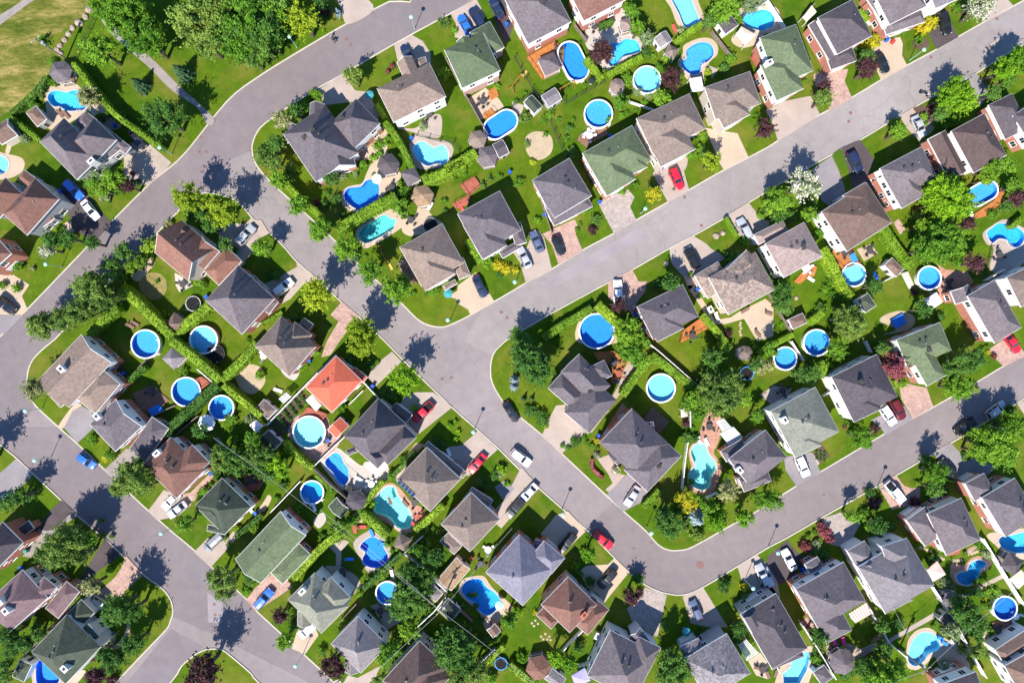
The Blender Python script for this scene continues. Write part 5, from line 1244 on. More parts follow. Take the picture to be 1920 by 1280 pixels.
for hi, h in enumerate(HOUSES):
    R = random.Random(hi)
    h['W'] = h['wings']
    for k, w in enumerate(h['W']): w['e'] += 0.013*k + 0.003*(hi % 3); w['fr'] = wing_frame(w)
    root = empty('house', (h['c'][0], h['c'][1], 0))
    lab = h['nick'][4:].split()
    ww = ('with ' + WALLW[h['wall']] + ' walls').split()
    tag(root, ' '.join(lab + (ww if len(lab) + len(ww) <= 16 else [])), 'house', 'houses along the streets')
    rb = MB()
    for w in h['W']: roof_faces(w, rb, 0.2, [o2 for o2 in h['W'] if o2 is not w])
    shift(rb, root); roof = rb.build('roof', [roofm(h['roof']), M['trim']], root)
    lo, up = WALLSETS[h['wall']]
    wb = MB()
    for k, w in enumerate(h['W']): wall_faces(w, wb, -0.05, (2.75 if (up and w['e'] > 4) else None), OVH + 0.006*k)
    shift(wb, root); wb.build('wall', [M[lo]], root)
    if up:
        ub = MB()
        for k, w in enumerate(h['W']):
            if w['e'] > 4: wall_faces(w, ub, 2.74, None, OVH - 0.05 + 0.006*k)
        shift(ub, root); ub.build('upper_wall', [M[up]], root)
    # windows on the sides that can be seen, doors towards the driveway
    nd = min(drv, key=lambda d: (d - h['c']).length) if drv else None
    fd = (nd - h['c']).normalized() if (nd - h['c']).length < 19 else h['road']
    cand = []
    for k, w in enumerate(h['W']):
        P = wall_poly(w, OVH + (0.0 if not up else -0.05)); P = P if area2(P) > 0 else P[::-1]
        for i in range(4):
            a, b = P[i], P[(i+1) % 4]; d = (b-a); ln = d.length; d = d/ln; nrm = Vector((d[1], -d[0])); mid = (a+b)/2
            cand.append((k, w, a, b, d, ln, nrm, mid))
    def covered(q, k):
        return any(j != k and inside(q, wall_poly(w2, OVH)) for j, w2 in enumerate(h['W']))
    for k, w, a, b, d, ln, nrm, mid in cand:
        see = (-mid).normalized().dot(nrm) > 0.2
        if not see: continue
        rows = [1.45] + ([4.1] if w['e'] > 4.9 else [])
        nwin = max(1, int(ln / 3.1))
        for zr in rows:
            for i in range(nwin):
                q = a + d * (ln * (i + 0.5) / nwin)
                if ln < 2.2 or covered(q + nrm*0.25, k) or R.random() < 0.15: continue
                zz = zr if zr + 0.9 < w['e'] else w['e'] - 0.95
                if up and zr < 2: q = q - nrm*0.05
                wo_ = link('window', mesh_cache('win', win_frame_mesh), root, local(root, (q[0], q[1], zz)), face_out(nrm))
                link('pane', mesh_cache('pane', pane_mesh), wo_)
    fr = sorted([c for c in cand if c[6].dot(fd) > 0.75 and c[5] > 3.2 and not covered(c[7] + c[6]*0.3, c[0])], key=lambda c: -(c[7].dot(fd)))
    if fr:
        k, w, a, b, d, ln, nrm, mid = fr[0]; q = mid - nrm*(0.05 if up and w['e'] > 4 else 0)
        link('garage_door', mesh_cache('gd', garage_mesh), root, local(root, (q[0], q[1], 0.02)), face_out(nrm))
        if len(fr) > 1:
            k, w, a, b, d, ln, nrm, mid = fr[1]; q = mid - nrm*(0.05 if up and w['e'] > 4 else 0)
            dd = link('front_door', mesh_cache('fd', door_mesh), root, local(root, (q[0], q[1], 0.02)), face_out(nrm)); link('handle', mesh_cache('hd', handle_mesh), dd)
    w = h['W'][0]; o, u, v, L, Wd, e0, e1 = w['fr']
    back = v if v[1]*0.92 + v[0]*0.39 > 0 else -v
    for i in range(R.choice((1, 1, 2, 2))):
        q = o + u*(L*(0.36 + 0.14*i + 0.03*R.random())) + v*(Wd/2) + back*R.uniform(0.9, 1.5)
        link('roof_vent', mesh_cache('rv', vent_mesh), roof, local(root, (q[0], q[1], roof_z(h, q))), face_out(u))
    q = o + u*(L*R.uniform(0.3, 0.7)) + v*(Wd*R.uniform(0.25, 0.4)); link('plumbing_vent', mesh_cache('pv', pipe_mesh), roof, local(root, (q[0], q[1], roof_z(h, q))))
    for cx_, cy_, cm in h['ch']:
        q = PT((cx_, cy_), h['e'] + 2.0); z = roof_z(h, q); cb = MB(); s_ = 0.62 if cm != 'dark' else 0.42
        top = z + (1.3 if cm != 'dark' else 0.6); cb.box(-s_, s_, -s_*0.7, s_*0.7, (z - 1.0) if z > 1 else -0.05, top); cb.box(-s_-0.07, s_+0.07, -s_*0.7-0.07, s_*0.7+0.07, top, top+0.1); cb.box(-s_*0.45, s_*0.45, -s_*0.3, s_*0.3, top+0.1, top+0.3, 1)
        cb.build('chimney', [M['white' if cm == 'white' else ('brick' if cm == 'brick' else 'dtrim')], M['dtrim']], roof, local(root, (q[0], q[1], 0)), face_out(u))
def small_house(sh, name, cat):
    w = dict(p=sh['p'], t=sh['t'], e=sh['e'], s=sh['s']); w['fr'] = wing_frame(w); P = wall_poly(w, 0.15); c = (P[0]+P[2])/2
    root = empty(name, (c[0], c[1], 0))
    rb = MB(); roof_faces(w, rb, 0.1); shift(rb, root); rb.build('roof', [roofm(sh['roof']), M['trim']], root)
    wb = MB(); wall_faces(w, wb, -0.05, None, 0.15); shift(wb, root); wb.build('wall', M[sh['wall']], root)
    P = P if area2(P) > 0 else P[::-1]
    best = max(range(4), key=lambda i: (lambda a, b: Vector(((b-a)[1], -(b-a)[0])).normalized().dot(-c.normalized()))(P[i], P[(i+1) % 4]))
    a, b = P[best], P[(best+1) % 4]; d = (b-a).normalized(); nrm = Vector((d[1], -d[0])); q = (a+b)/2
    dd = link('door', mesh_cache('fd', door_mesh), root, local(root, (q[0], q[1], 0.0)), face_out(nrm)); dd.scale = (0.9, 1, 0.8); link('handle', mesh_cache('hd', handle_mesh), dd)
    where(root, sh['desc'] + ' shed', cat, c, 'garden sheds')
for s_ in SHEDS: small_house(s_, 'shed', 'shed')
for p, r, roofk, desc, n, hh, ang in GAZ:
    q = PT(p, hh); root = empty('gazebo', (q[0], q[1], 0), ang)
    rb = MB(); t = 0.08; ring = [(r*math.cos(2*math.pi*i/n), r*math.sin(2*math.pi*i/n)) for i in range(n)]; ap = (0, 0, hh + r*0.55)
    for i in range(n):
        a, b = ring[i], ring[(i+1) % n]
        rb.face([(a[0],a[1],hh),(b[0],b[1],hh),ap], 0); rb.face([(b[0],b[1],hh-t),(a[0],a[1],hh-t),(0,0,ap[2]-t)], 1); rb.face([(a[0],a[1],hh-t),(b[0],b[1],hh-t),(b[0],b[1],hh),(a[0],a[1],hh)], 1)
    rb.build('roof', [roofm(roofk), M['trim']], root)
    for i in range(n):
        a = ring[i]; pm = mesh_cache('gpost', lambda: (lambda m: (m.box(-0.06, 0.06, -0.06, 0.06, 0, 2.3), m.mesh('post', [M['trim']]))[1])(MB()))
        link('post', pm, root, (a[0]*0.88, a[1]*0.88, 0.1))
    fb = MB(); fb.prism([(a[0]*0.95, a[1]*0.95) for a in ring], 0.0, 0.12); fb.build('floor_deck', M['wood'], root)
    rl = MB()
    for i in range(1, n):
        a, b = ring[i], ring[(i+1) % n]; rl.tube((a[0]*0.88, a[1]*0.88, 0.95), (b[0]*0.88, b[1]*0.88, 0.95), 0.05, 4)
    rl.build('railing', M['trim'], root)
    where(root, desc + ' gazebo', 'gazebo', q, 'garden gazebos')
# ------------------------------------------------------------------ pools
def strip(mb, a, b, za, zb, m=0, rev=False):
    n = len(a)
    for i in range(n):
        j = (i+1) % n; f = [(a[i][0],a[i][1],za),(a[j][0],a[j][1],za),(b[j][0],b[j][1],zb),(b[i][0],b[i][1],zb)]
        mb.face(f[::-1] if rev else f, m)
def polyface(mb, loop, z, m=0):
    tri = tessellate_polygon([[Vector((v[0], v[1], 0)) for v in loop]])
    for t in tri:
        pts = [(loop[i][0], loop[i][1], z) for i in t]
        s_ = (pts[1][0]-pts[0][0])*(pts[2][1]-pts[0][1]) - (pts[1][1]-pts[0][1])*(pts[2][0]-pts[0][0])
        mb.face(pts if s_ > 0 else pts[::-1], m)
for q in IPOOLS:
    c = q['c']; root = empty('swimming_pool', (c[0], c[1], 0)); loop = [Vector((v[0]-c[0], v[1]-c[1])) for v in q['loop']]
    b = MB(); strip(b, loop, loop, 0.06, -q['d'], 0, True); polyface(b, loop, -q['d']); b.build('basin', liner(q['lin']), root)
    b = MB(); polyface(b, offset(loop, -0.004), -0.14); b.build('water', M['water'], root)
    b = MB(); o1 = offset(loop, 0.34); strip(b, o1, loop, 0.065, 0.065); strip(b, o1, o1, -0.05, 0.065); b.build('coping', M['white_stone'], root)
    # ladder at the rim
    i = len(loop)//3; e_ = loop[i]; d = (loop[(i+1) % len(loop)] - loop[i]).normalized(); nn = Vector((d[1], -d[0])); lb = MB()
    for s_ in (-0.25, 0.25):
        p0 = e_ + d*s_ + nn*0.3; p1 = e_ + d*s_ - nn*0.12; lb.tube((p0[0],p0[1],0.05), (p0[0],p0[1],0.6), 0.03); lb.tube((p0[0],p0[1],0.6), (p1[0],p1[1],0.6), 0.03); lb.tube((p1[0],p1[1],0.6), (p1[0],p1[1],-0.9), 0.03)
    lb.build('ladder', M['trim'], root)
    where(root, q['shape'] + ' ' + LWORD[q['lin']] + ' swimming pool', 'pool', c, 'swimming pools sunk in the back gardens')
for p, p2, r, lin in RPOOLS:
    a = PT(p, 1.2)
    if p2:
        b2 = PT(p2, 1.2); c = (a+b2)/2; d = (b2-a); hl = max(0.1, d.length/2); d.normalize(); ang0 = math.atan2(d[1], d[0]); loop = []
        for i in range(13): t = ang0 - math.pi/2 + math.pi*i/12; loop.append(d*hl + Vector((math.cos(t), math.sin(t)))*r)
        for i in range(13): t = ang0 + math.pi/2 + math.pi*i/12; loop.append(-d*hl + Vector((math.cos(t), math.sin(t)))*r)
    else:
        c = a; loop = [Vector((r*math.cos(2*math.pi*i/36), r*math.sin(2*math.pi*i/36))) for i in range(36)]
    root = empty('swimming_pool', (c[0], c[1], 0))
    b = MB(); strip(b, loop, loop, 0.0, 1.2); b.build('pool_wall', M['trim'], root)
    inn = offset(loop, -0.03)
    b = MB(); strip(b, inn, inn, 1.2, 0.06, 0, True); polyface(b, inn, 0.06); b.build('basin', liner(lin), root)
    b = MB(); polyface(b, offset(loop, -0.035), 1.02); b.build('water', M['water'], root)
    b = MB(); o1 = offset(loop, 0.12); i1 = offset(loop, -0.16); strip(b, o1, i1, 1.24, 1.24); strip(b, o1, o1, 1.16, 1.24); strip(b, i1, i1, 1.24, 1.16); strip(b, i1, o1, 1.16, 1.16); b.build('rim', M['trim'], root)
    lb = MB(); dv = Vector((0.75, -0.66)) if not p2 else d
    e_ = dv * (r if not p2 else r + hl); tt = Vector((-dv[1], dv[0]))
    for s_ in (-0.28, 0.28):
        for k in (0.35, -0.3): p0 = e_ + tt*s_ + dv*k; p1 = e_ + tt*s_ + dv*0.02; lb.tube((p0[0],p0[1],0.05 if k > 0 else 0.4), (p1[0],p1[1],1.75), 0.035)
    for k in range(4): p0 = e_ + dv*(0.35 - 0.07*k); lb.tube(tuple(p0 - tt*0.28) + (0.25+0.3*k,), tuple(p0 + tt*0.28) + (0.25+0.3*k,), 0.035)
    lb.build('ladder', M['trim'], root)
    where(root, ('oval ' if p2 else 'round ') + LWORD[lin] + ' above ground pool', 'pool', c, 'round pools standing in the back gardens')
for fl, m, hh in DECKS:
    w = ccw([PT(v, hh) for v in fl]); c = sum(w, Vector((0, 0)))/len(w); root = empty('wooden_deck', (c[0], c[1], 0)); lw = [v - c for v in w]
    zi += 1; zt = hh + 0.004*(zi % 5)
    b = MB(); b.prism([(v[0], v[1]) for v in lw], zt-0.1, zt); b.build('deck_boards', M[m], root)
    b = MB(); inn = offset(lw, -0.08); strip(b, inn, inn, 0.0, zt-0.1); b.build('skirt', M['wood'] if m == 'bdeck' else M[m], root)
    if hh >= 0.4:
        b = MB()
        for i in range(len(lw)):
            p0, p1 = inn[i], inn[(i+1) % len(lw)]
            if (p1-p0).length < 1.2 or i % 3 == 2: continue
            b.tube((p0[0],p0[1],zt+0.85), (p1[0],p1[1],zt+0.85), 0.045, 4); n_ = max(1, int((p1-p0).length/1.3))
            for k in range(n_+1): q = p0.lerp(p1, k/n_); b.tube((q[0],q[1],zt), (q[0],q[1],zt+0.85), 0.04, 4)
        b.build('railing', M[m], root)
    where(root, {'deck': 'orange', 'rdeck': 'red brown', 'bdeck': 'brown'}[m] + ' wooden deck', 'deck', c)
# ------------------------------------------------------------------ trees, shrubs, hedges
def leaf_quad(v, f, c, nrm, s, R, asp=1.6):
    n = Vector(nrm); n = n.normalized() if n.length > 1e-6 else Vector((0, 0, 1))
    a = n.orthogonal().normalized(); b = n.cross(a); t = R.uniform(0, 6.283); a, b = a*math.cos(t) + b*math.sin(t), b*math.cos(t) - a*math.sin(t)
    k = len(v); l, w = s*asp*0.6, s*0.6
    for x, y in ((-l, 0), (-l*0.15, -w), (l, 0), (-l*0.15, w)): q = c + a*x + b*y; v.append((q[0], q[1], q[2]))
    f.append((k, k+1, k+2, k+3))
def rdir(R):
    z = R.uniform(-1, 1); t = R.uniform(0, 6.283); r = math.sqrt(1-z*z); return Vector((r*math.cos(t), r*math.sin(t), z))
def crown_mesh(kind, lod, var):
    R = random.Random(f'{kind}{lod}{var}'); v = []; f = []
    n, ls, K, cr = ((400, 0.19, 10, 0.42), (1400, 0.1, 24, 0.31), (4000, 0.06, 46, 0.235), (7500, 0.043, 72, 0.19))[lod]
    if kind in ('con', 'blue'):
        for i in range(n):
            h = R.random()**1.5; rr = (1-h)**0.85; t = R.uniform(0, 6.283); br = 0.72 + 0.28*math.sin(9*t + 13*int(h*9)); rad = rr*br*(R.random()**0.35)
            c = Vector((rad*math.cos(t), rad*math.sin(t), -0.9 + 2.5*h + 0.1*R.uniform(-1, 1) - 0.12*rad)); leaf_quad(v, f, c, Vector((math.cos(t)*0.5, math.sin(t)*0.5, 1)) + rdir(R)*0.6, ls*0.95, R, 2.2)
    else:
        lob = [R.uniform(0, 6.283) for _ in range(4)]
        def rad(d):
            t = math.atan2(d[1], d[0]); return 0.86 + 0.09*math.sin(3*t+lob[0]) + 0.07*math.sin(5*t+lob[1]) + 0.06*math.sin(4*d[2]*3+lob[2])
        cl = []; spk = [Vector((d_[0], d_[1], d_[2]*0.55)).normalized()*R.uniform(0.85, 1.05) for d_ in (rdir(R) for _ in range(26 + 8*lod))]
        for i in range(K):
            d = rdir(R); d[2] = d[2]*0.9 + 0.12; q = d*(rad(d) - cr*0.75)*(R.uniform(0.55, 1.0) if i % 3 else R.uniform(0.85, 1.08)); q[2] *= 0.85; cl.append((q, cr*R.uniform(0.7, 1.15), 0.3 if R.random() < 0.3 else 1))
        for i in range(n):
            q, r_, _ = cl[R.randrange(K)]; d = rdir(R); d[2] = d[2]*0.85 + 0.15; c = q + d*r_*(R.random()**0.4)
            if i % 9 == 0: sp = spk[R.randrange(len(spk))]; c = sp*R.uniform(0.6, 1.13) + rdir(R)*0.05
            leaf_quad(v, f, c, d*0.7 + Vector((0, 0, 0.55)) + rdir(R)*0.75, ls*R.uniform(0.75, 1.3), R)
    me = bpy.data.meshes.new('crown'); me.from_pydata(v, [], f); me.materials.append(LEAF[kind]()); me.update(); return me
def trunk_mesh(var):
    R = random.Random(var); b = MB(); b.tube((0,0,-0.06), (0.02,0,0.62), 0.055, 7, 0, 0.036)
    for i in range(6):
        t = i*1.05 + R.random(); z = 0.38 + 0.045*i; b.tube((0.01,0,z), (0.3*math.cos(t), 0.3*math.sin(t), z+0.24), 0.025, 5, 0, 0.008)
    b.tube((0.02,0,0.62), (0.03,0.02,0.9), 0.034, 6, 0, 0.008); return b.mesh('trunk', [M['bark']])
TW = {'lime': 'lime green', 'lush': 'bright green', 'vivid': 'vivid light green', 'dark': 'dark green', 'olive': 'olive green', 'con': 'dark conifer', 'blue': 'silver blue spruce', 'plum': 'purple leaved', 'bloom': 'white blossoming', 'cream': 'cream flecked', 'yel': 'golden yellow', 'red': 'reddish', 'hedge': 'fresh green', 'pale': 'pale green'}
TN = {'con': ('conifer', 'conifer'), 'blue': ('blue_spruce', 'spruce')}
shr = sorted([t for t in TREES if t[2] < 1.3 and t[0] not in ('con', 'blue')], key=lambda t: -t[2])
TINY = set(id(t) for t in shr[285:]); tv = []; tf = []; tm = []; tmats = []
for i, tr_ in enumerate(TREES):
    kind, p, r = tr_
    R = random.Random(i*7+1); lod = 0 if r < 0.9 else (1 if r < 2.2 else (2 if r < 3.9 else 3)); var = R.randrange(3); rot = R.uniform(0, 6.283)
    con = kind in ('con', 'blue'); zc = (1.0*r if con else (0.62*r if r < 1.55 else (1.5*r + 2.1 if r < 2.6 else 1.4*r + 2.3 if r < 3.6 else 1.15*r+2.6)))
    q = PT(p, zc); me = mesh_cache(('crown', kind, lod, var), lambda: crown_mesh(kind, lod, var))
    if id(tr_) in TINY:
        if kind not in tmats: tmats.append(kind)
        b0 = len(tv); cs, sn = math.cos(rot), math.sin(rot); tv += [(q[0] + r*1.06*(c.co[0]*cs - c.co[1]*sn), q[1] + r*1.06*(c.co[0]*sn + c.co[1]*cs), zc + r*c.co[2]) for c in me.vertices]
        tf += [tuple(b0 + k for k in f_.vertices) for f_ in me.polygons]; tm += [tmats.index(kind)]*len(me.polygons); continue
    sz = 'small' if r < 1.0 else ('' if r < 1.9 else ('large' if r > 3.4 else 'medium'))
    sc = (r*R.uniform(0.97, 1.09), r*R.uniform(0.97, 1.09), r*R.uniform(0.95, 1.1)*(1.22 if r > 1.9 and not con else 1.0))
    if r < 1.3 and not con:
        o = link('shrub', me, None, (q[0], q[1], zc), rot, sc); where(o, (sz + ' ' + TW[kind] + ' shrub').strip(), 'shrub', q, 'shrubs in the gardens')
    else:
        nm, cat = TN.get(kind, ('tree', 'tree')); root = empty(nm, (q[0], q[1], 0), rot)
        link('crown', me, root, (0, 0, zc), 0, sc); tk = zc*1.35; link('trunk', mesh_cache(('trunk', var), lambda: trunk_mesh(var)), root, (0, 0, 0), 0, (tk*0.85, tk*0.85, tk))
        where(root, (sz + ' ' + TW[kind] + (' tree' if not con else '')).strip(), cat, q, 'trees in the gardens and along the streets')
sme = bpy.data.meshes.new('low_planting'); sme.from_pydata(tv, [], tf)
for k in tmats: sme.materials.append(LEAF[k]())
sme.polygons.foreach_set('material_index', tm); sme.update()
tag(link('low_planting', sme), 'tiny bedding shrubs scattered along walls and garden edges', 'planting', None, 'stuff')
HR = random.Random(99)
for pts, w, h, kind in HEDGES:
    P = smooth_open([PT(p, h) for p in pts], 3) if len(pts) > 2 else [PT(p, h) for p in pts]
    c = P[len(P)//2]; v = []; f = []; mb = MB(); hw = w/2
    for i in range(len(P)-1):
        a, b = P[i]-c, P[i+1]-c; d = b-a; L = d.length
        if L < 1e-3: continue
        d = d/L; n = Vector((-d[1], d[0]))
        k_ = 0.82; q = [a+n*hw*k_, a-n*hw*k_, b-n*hw*k_, b+n*hw*k_]; mb.prism([(x[0], x[1]) for x in (q[1], q[2], q[3], q[0])], 0, h*0.9)
        cnt = int(L*(w + 1.5*h)*17)
        for _ in range(cnt):
            t = HR.random(); m = a + d*L*t; s_ = HR.random()*(w + 2*h*0.8)
            if s_ < w: off = s_ - hw; z = h*(0.93 + 0.1*HR.random()) - 0.25*h*abs(off/hw)**4; nr = Vector((n[0]*off, n[1]*off, 1.0))
            else: side = 1 if s_ < w + h*0.8 else -1; off = side*hw*(0.9+0.15*HR.random()); z = HR.uniform(0.08, 0.92)*h; nr = Vector((n[0]*side, n[1]*side, 0.3))
            leaf_quad(v, f, Vector((m[0]+n[0]*off, m[1]+n[1]*off, z)), nr + rdir(HR)*0.9, HR.uniform(0.13, 0.26), HR)
    b0 = len(mb.v); mb.v += v; mb.f += [tuple(b0+i for i in t) for t in f]; mb.m += [0]*len(f)
    o = mb.build('hedge', LEAF[kind](), None, (c[0], c[1], 0))
    Ln = sum((P[i+1]-P[i]).length for i in range(len(P)-1))
    where(o, ('long ' if Ln > 14 else 'short ') + {'hedge': 'bright green', 'dhedge': 'dark green', 'red': 'curved reddish brown'}[kind] + ' hedge', 'hedge', c, 'clipped hedges between the gardens')
# ------------------------------------------------------------------ fences
def post_mesh(m, h):
    b = MB(); b.box(-0.06, 0.06, -0.06, 0.06, 0, h + 0.08); b.box(-0.09, 0.09, -0.09, 0.09, h + 0.08, h + 0.13); return b.mesh('post', [M[m]])
for pts, h, kind in FENCES:
    P = [PT(p, h) for p in pts]; c = P[0]; root = empty('fence', (c[0], c[1], 0)); mat = {'white': 'trim', 'wood': 'wood', 'chain': 'dtrim'}[kind]; b = MB(); posts = []
    for i in range(len(P)-1):
        a, e_ = P[i]-c, P[i+1]-c; d = e_-a; L = d.length; d = d/L; n = Vector((-d[1], d[0])); k = max(1, round(L/2.4))
        for j in range(k): posts.append(a + d*L*j/k)
        if i == len(P)-2: posts.append(e_)
        if kind == 'chain':
            for z in (0.1, h*0.5, h): b.tube((a[0],a[1],z), (e_[0],e_[1],z), 0.025, 4)
            for j in range(int(L/0.28)): q = a + d*(j*0.28+0.1); b.tube((q[0],q[1],0.08), (q[0],q[1],h), 0.011, 3)
        else:
            t = 0.03; st = 0.18; cnt = int(L/st)
            for j in range(cnt):
                q0 = a + d*(j*st + 0.008); q1 = a + d*(j*st + st - 0.008); zz = h - 0.02*((j*7) % 3)
                b.prism([(q0+n*-t)[0:2], (q1+n*-t)[0:2], (q1+n*t)[0:2], (q0+n*t)[0:2]], 0.06, zz)
            b.prism([(a-n*0.075)[0:2], (e_-n*0.075)[0:2], (e_+n*0.075)[0:2], (a+n*0.075)[0:2]], h + 0.002, h + 0.05)
    b.build('panel', M[mat], root); pm = mesh_cache(('post', mat, round(h, 1)), lambda: post_mesh(mat, round(h, 1)))
    for q in posts: link('post', pm, root, (q[0], q[1], 0))
    mid = P[len(P)//2] if len(P) > 2 else (P[0]+P[1])/2
    where(root, {'white': 'white panel', 'wood': 'weathered wooden', 'chain': 'dark wire'}[kind] + ' fence', 'fence', mid, 'fences between the gardens')
# ------------------------------------------------------------------ vehicles
SPEC = {  # length, width, stations of hood/belt and roof
 'sedan': dict(L=4.7, W=1.82, belt=[(-2.35,.62),(-2.28,.88),(-1.5,.95),(-0.4,.95),(0.85,.93),(1.6,.84),(2.2,.72),(2.35,.55)], cab=(-1.75,-0.95,0.15,1.0), top=1.44),
 'hatch': dict(L=4.2, W=1.76, belt=[(-2.1,.65),(-2.04,.92),(-1.4,.98),(-0.4,.97),(0.8,.94),(1.5,.86),(2.0,.74),(2.1,.55)], cab=(-1.98,-1.6,0.1,0.95), top=1.5),
 'suv': dict(L=4.75, W=1.92, belt=[(-2.37,.7),(-2.32,1.05),(-1.5,1.1),(-0.4,1.1),(0.8,1.08),(1.6,1.0),(2.25,.88),(2.37,.62)], cab=(-2.25,-1.95,0.2,1.0), top=1.72),
 'van': dict(L=5.0, W=1.98, belt=[(-2.5,.7),(-2.45,1.05),(-1.5,1.1),(-0.4,1.1),(1.1,1.08),(1.8,.98),(2.4,.85),(2.5,.6)], cab=(-2.42,-2.2,0.75,1.7), top=1.82),
 'pickup': dict(L=5.4, W=1.98, belt=[(-2.7,.7),(-2.65,1.05),(-1.6,1.08),(-0.6,1.1),(1.0,1.08),(1.8,1.0),(2.55,.9),(2.7,.62)], cab=(-0.95,-0.75,0.5,1.15), top=1.8)}
def car_meshes(typ):
    sp = SPEC[typ]; W2 = sp['W']/2; b = MB(); prev = None
    st = []
    xs = sp['belt']; Lh = sp['L']/2
    for x, z in xs:
        k = min(1.0, 0.80 + 0.2*math.sin(min(1, (Lh-abs(x))/0.55)*math.pi/2)); w = W2*k; zb = 0.26 + 0.16*max(0, (abs(x)-Lh+0.5)/0.5)
        st.append([(x,-w*0.93,zb),(x,-w,zb+0.2),(x,-w,z*0.72),(x,-w*0.93,z-0.05),(x,-w*0.8,z),(x,0,z+0.03),(x,w*0.8,z),(x,w*0.93,z-0.05),(x,w,z*0.72),(x,w,zb+0.2),(x,w*0.93,zb)])
    for s0, s1 in zip(st, st[1:]):
        for i in range(10): b.face([s0[i], s1[i], s1[i+1], s0[i+1]])
        b.face([s0[10], s1[10], s1[0], s0[0]])
    b.face(st[0]); b.face(st[-1][::-1])
    x0, x1, x2, x3 = sp['cab']; top = sp['top']
    def zb(x):
        for (a, za), (c, zc) in zip(xs, xs[1:]):
            if a <= x <= c: return za + (zc-za)*(x-a)/(c-a)
        return 0.8
    z0, z3 = zb(x0) - 0.04, zb(x3) - 0.04; wl, wr = W2*0.9, W2*0.7; zr = top; m1 = (x1+x2)/2
    lo = [(x0,-wl,z0),(x1-0.1,-wl*1.01,zb(x1)-0.04),(m1,-wl*1.02,zb(m1)-0.04),(x2+0.25,-wl*1.01,zb(x2+.25)-0.04),(x3,-wl*0.94,z3)]
    hi = [(x1-0.08,-wr,zr-0.09),(x1+0.05,-wr*1.02,zr-0.05),(m1,-wr*1.04,zr-0.02),(x2-0.05,-wr*1.02,zr-0.05),(x2+0.08,-wr,zr-0.1)]
    mir = lambda p: (p[0], -p[1], p[2])
    cb = MB(); gl = {'side_window': [], 'windshield': None, 'rear_window': None}
    for i in range(4): cb.face([lo[i], lo[i+1], hi[i+1], hi[i]]); cb.face([mir(lo[i+1]), mir(lo[i]), mir(hi[i]), mir(hi[i+1])])
    cb.face([lo[4], mir(lo[4]), mir(hi[4]), hi[4]]); cb.face([mir(lo[0]), lo[0], hi[0], mir(hi[0])])
    mid = [(p[0], 0, p[2]+0.05) for p in hi]
    for i in range(4): cb.face([hi[i], hi[i+1], mid[i+1], mid[i]]); cb.face([mid[i], mid[i+1], mir(hi[i+1]), mir(hi[i])])
    def shr(q, k, off):
        c = sum((Vector(p) for p in q), Vector((0,0,0)))/len(q); n = (Vector(q[1])-Vector(q[0])).cross(Vector(q[2])-Vector(q[1])).normalized()
        return [tuple(c + (Vector(p)-c)*k + n*off) for p in q]
    out = {}
    g = MB(); g.face(shr([lo[4], mir(lo[4]), mir(hi[4]), hi[4]], 0.88, 0.012)); out['windshield'] = g.mesh('windshield', [M['glass']])
    g = MB(); g.face(shr([mir(lo[0]), lo[0], hi[0], mir(hi[0])], 0.84, 0.012)); out['rear_window'] = g.mesh('rear_window', [M['glass']])
    g = MB()
    for i in (0, 1, 2, 3): g.face(shr([lo[i], lo[i+1], hi[i+1], hi[i]], 0.84, 0.012))
    out['sl'] = g.mesh('side_window', [M['glass']])
    g = MB()
    for i in (0, 1, 2, 3): g.face(shr([mir(lo[i+1]), mir(lo[i]), mir(hi[i]), mir(hi[i+1])], 0.84, 0.012))
    out['sr'] = g.mesh('side_window', [M['glass']])
    out['body'] = b.mesh('body', [M['trim']]); out['cabin'] = cb.mesh('cabin', [M['trim']])
    w = MB(); n = 14
    for i in range(n):
        t0, t1 = 2*math.pi*i/n, 2*math.pi*(i+1)/n
        w.face([(0.33*math.cos(t0),-0.1,0.33*math.sin(t0)),(0.33*math.cos(t1),-0.1,0.33*math.sin(t1)),(0.33*math.cos(t1),0.1,0.33*math.sin(t1)),(0.33*math.cos(t0),0.1,0.33*math.sin(t0))])
    for s_ in (-0.1, 0.1):
        w.face([(0.33*math.cos(2*math.pi*i/n)*1, s_, 0.33*math.sin(2*math.pi*i/n)) for i in (range(n) if s_ < 0 else reversed(range(n)))])
    out['wheel'] = w.mesh('wheel', [M['black']]); r_ = MB(); r_.cyl(0, 0, -0.012, 0.012, 0.2, n=10); me = r_.mesh('rim', [M['metal']])
    me.transform(__import__('mathutils').Matrix.Rotation(math.pi/2, 4, 'X')); out['rim'] = me
    l_ = MB(); l_.box(-0.1, 0.05, -0.2, 0.2, -0.07, 0.07); out['headlight'] = l_.mesh('headlight', [plain('headlight_lens', (0.75, 0.76, 0.78), 0.1, 0.6, 0.05)]); out['tail_light'] = l_.mesh('tail_light', [plain('tail_lens', (0.5, 0.02, 0.02), 0.2, 0.5, 0.05)])
    l_ = MB(); l_.box(-0.07, 0.07, -0.1, 0.1, -0.06, 0.06); out['mirror'] = l_.mesh('mirror', [M['dtrim']])
    if typ == 'pickup':
        l_ = MB(); l_.box(-2.5, -1.05, -0.72, 0.72, 1.085, 1.12); out['bed'] = l_.mesh('bed', [M['black']])
    return out
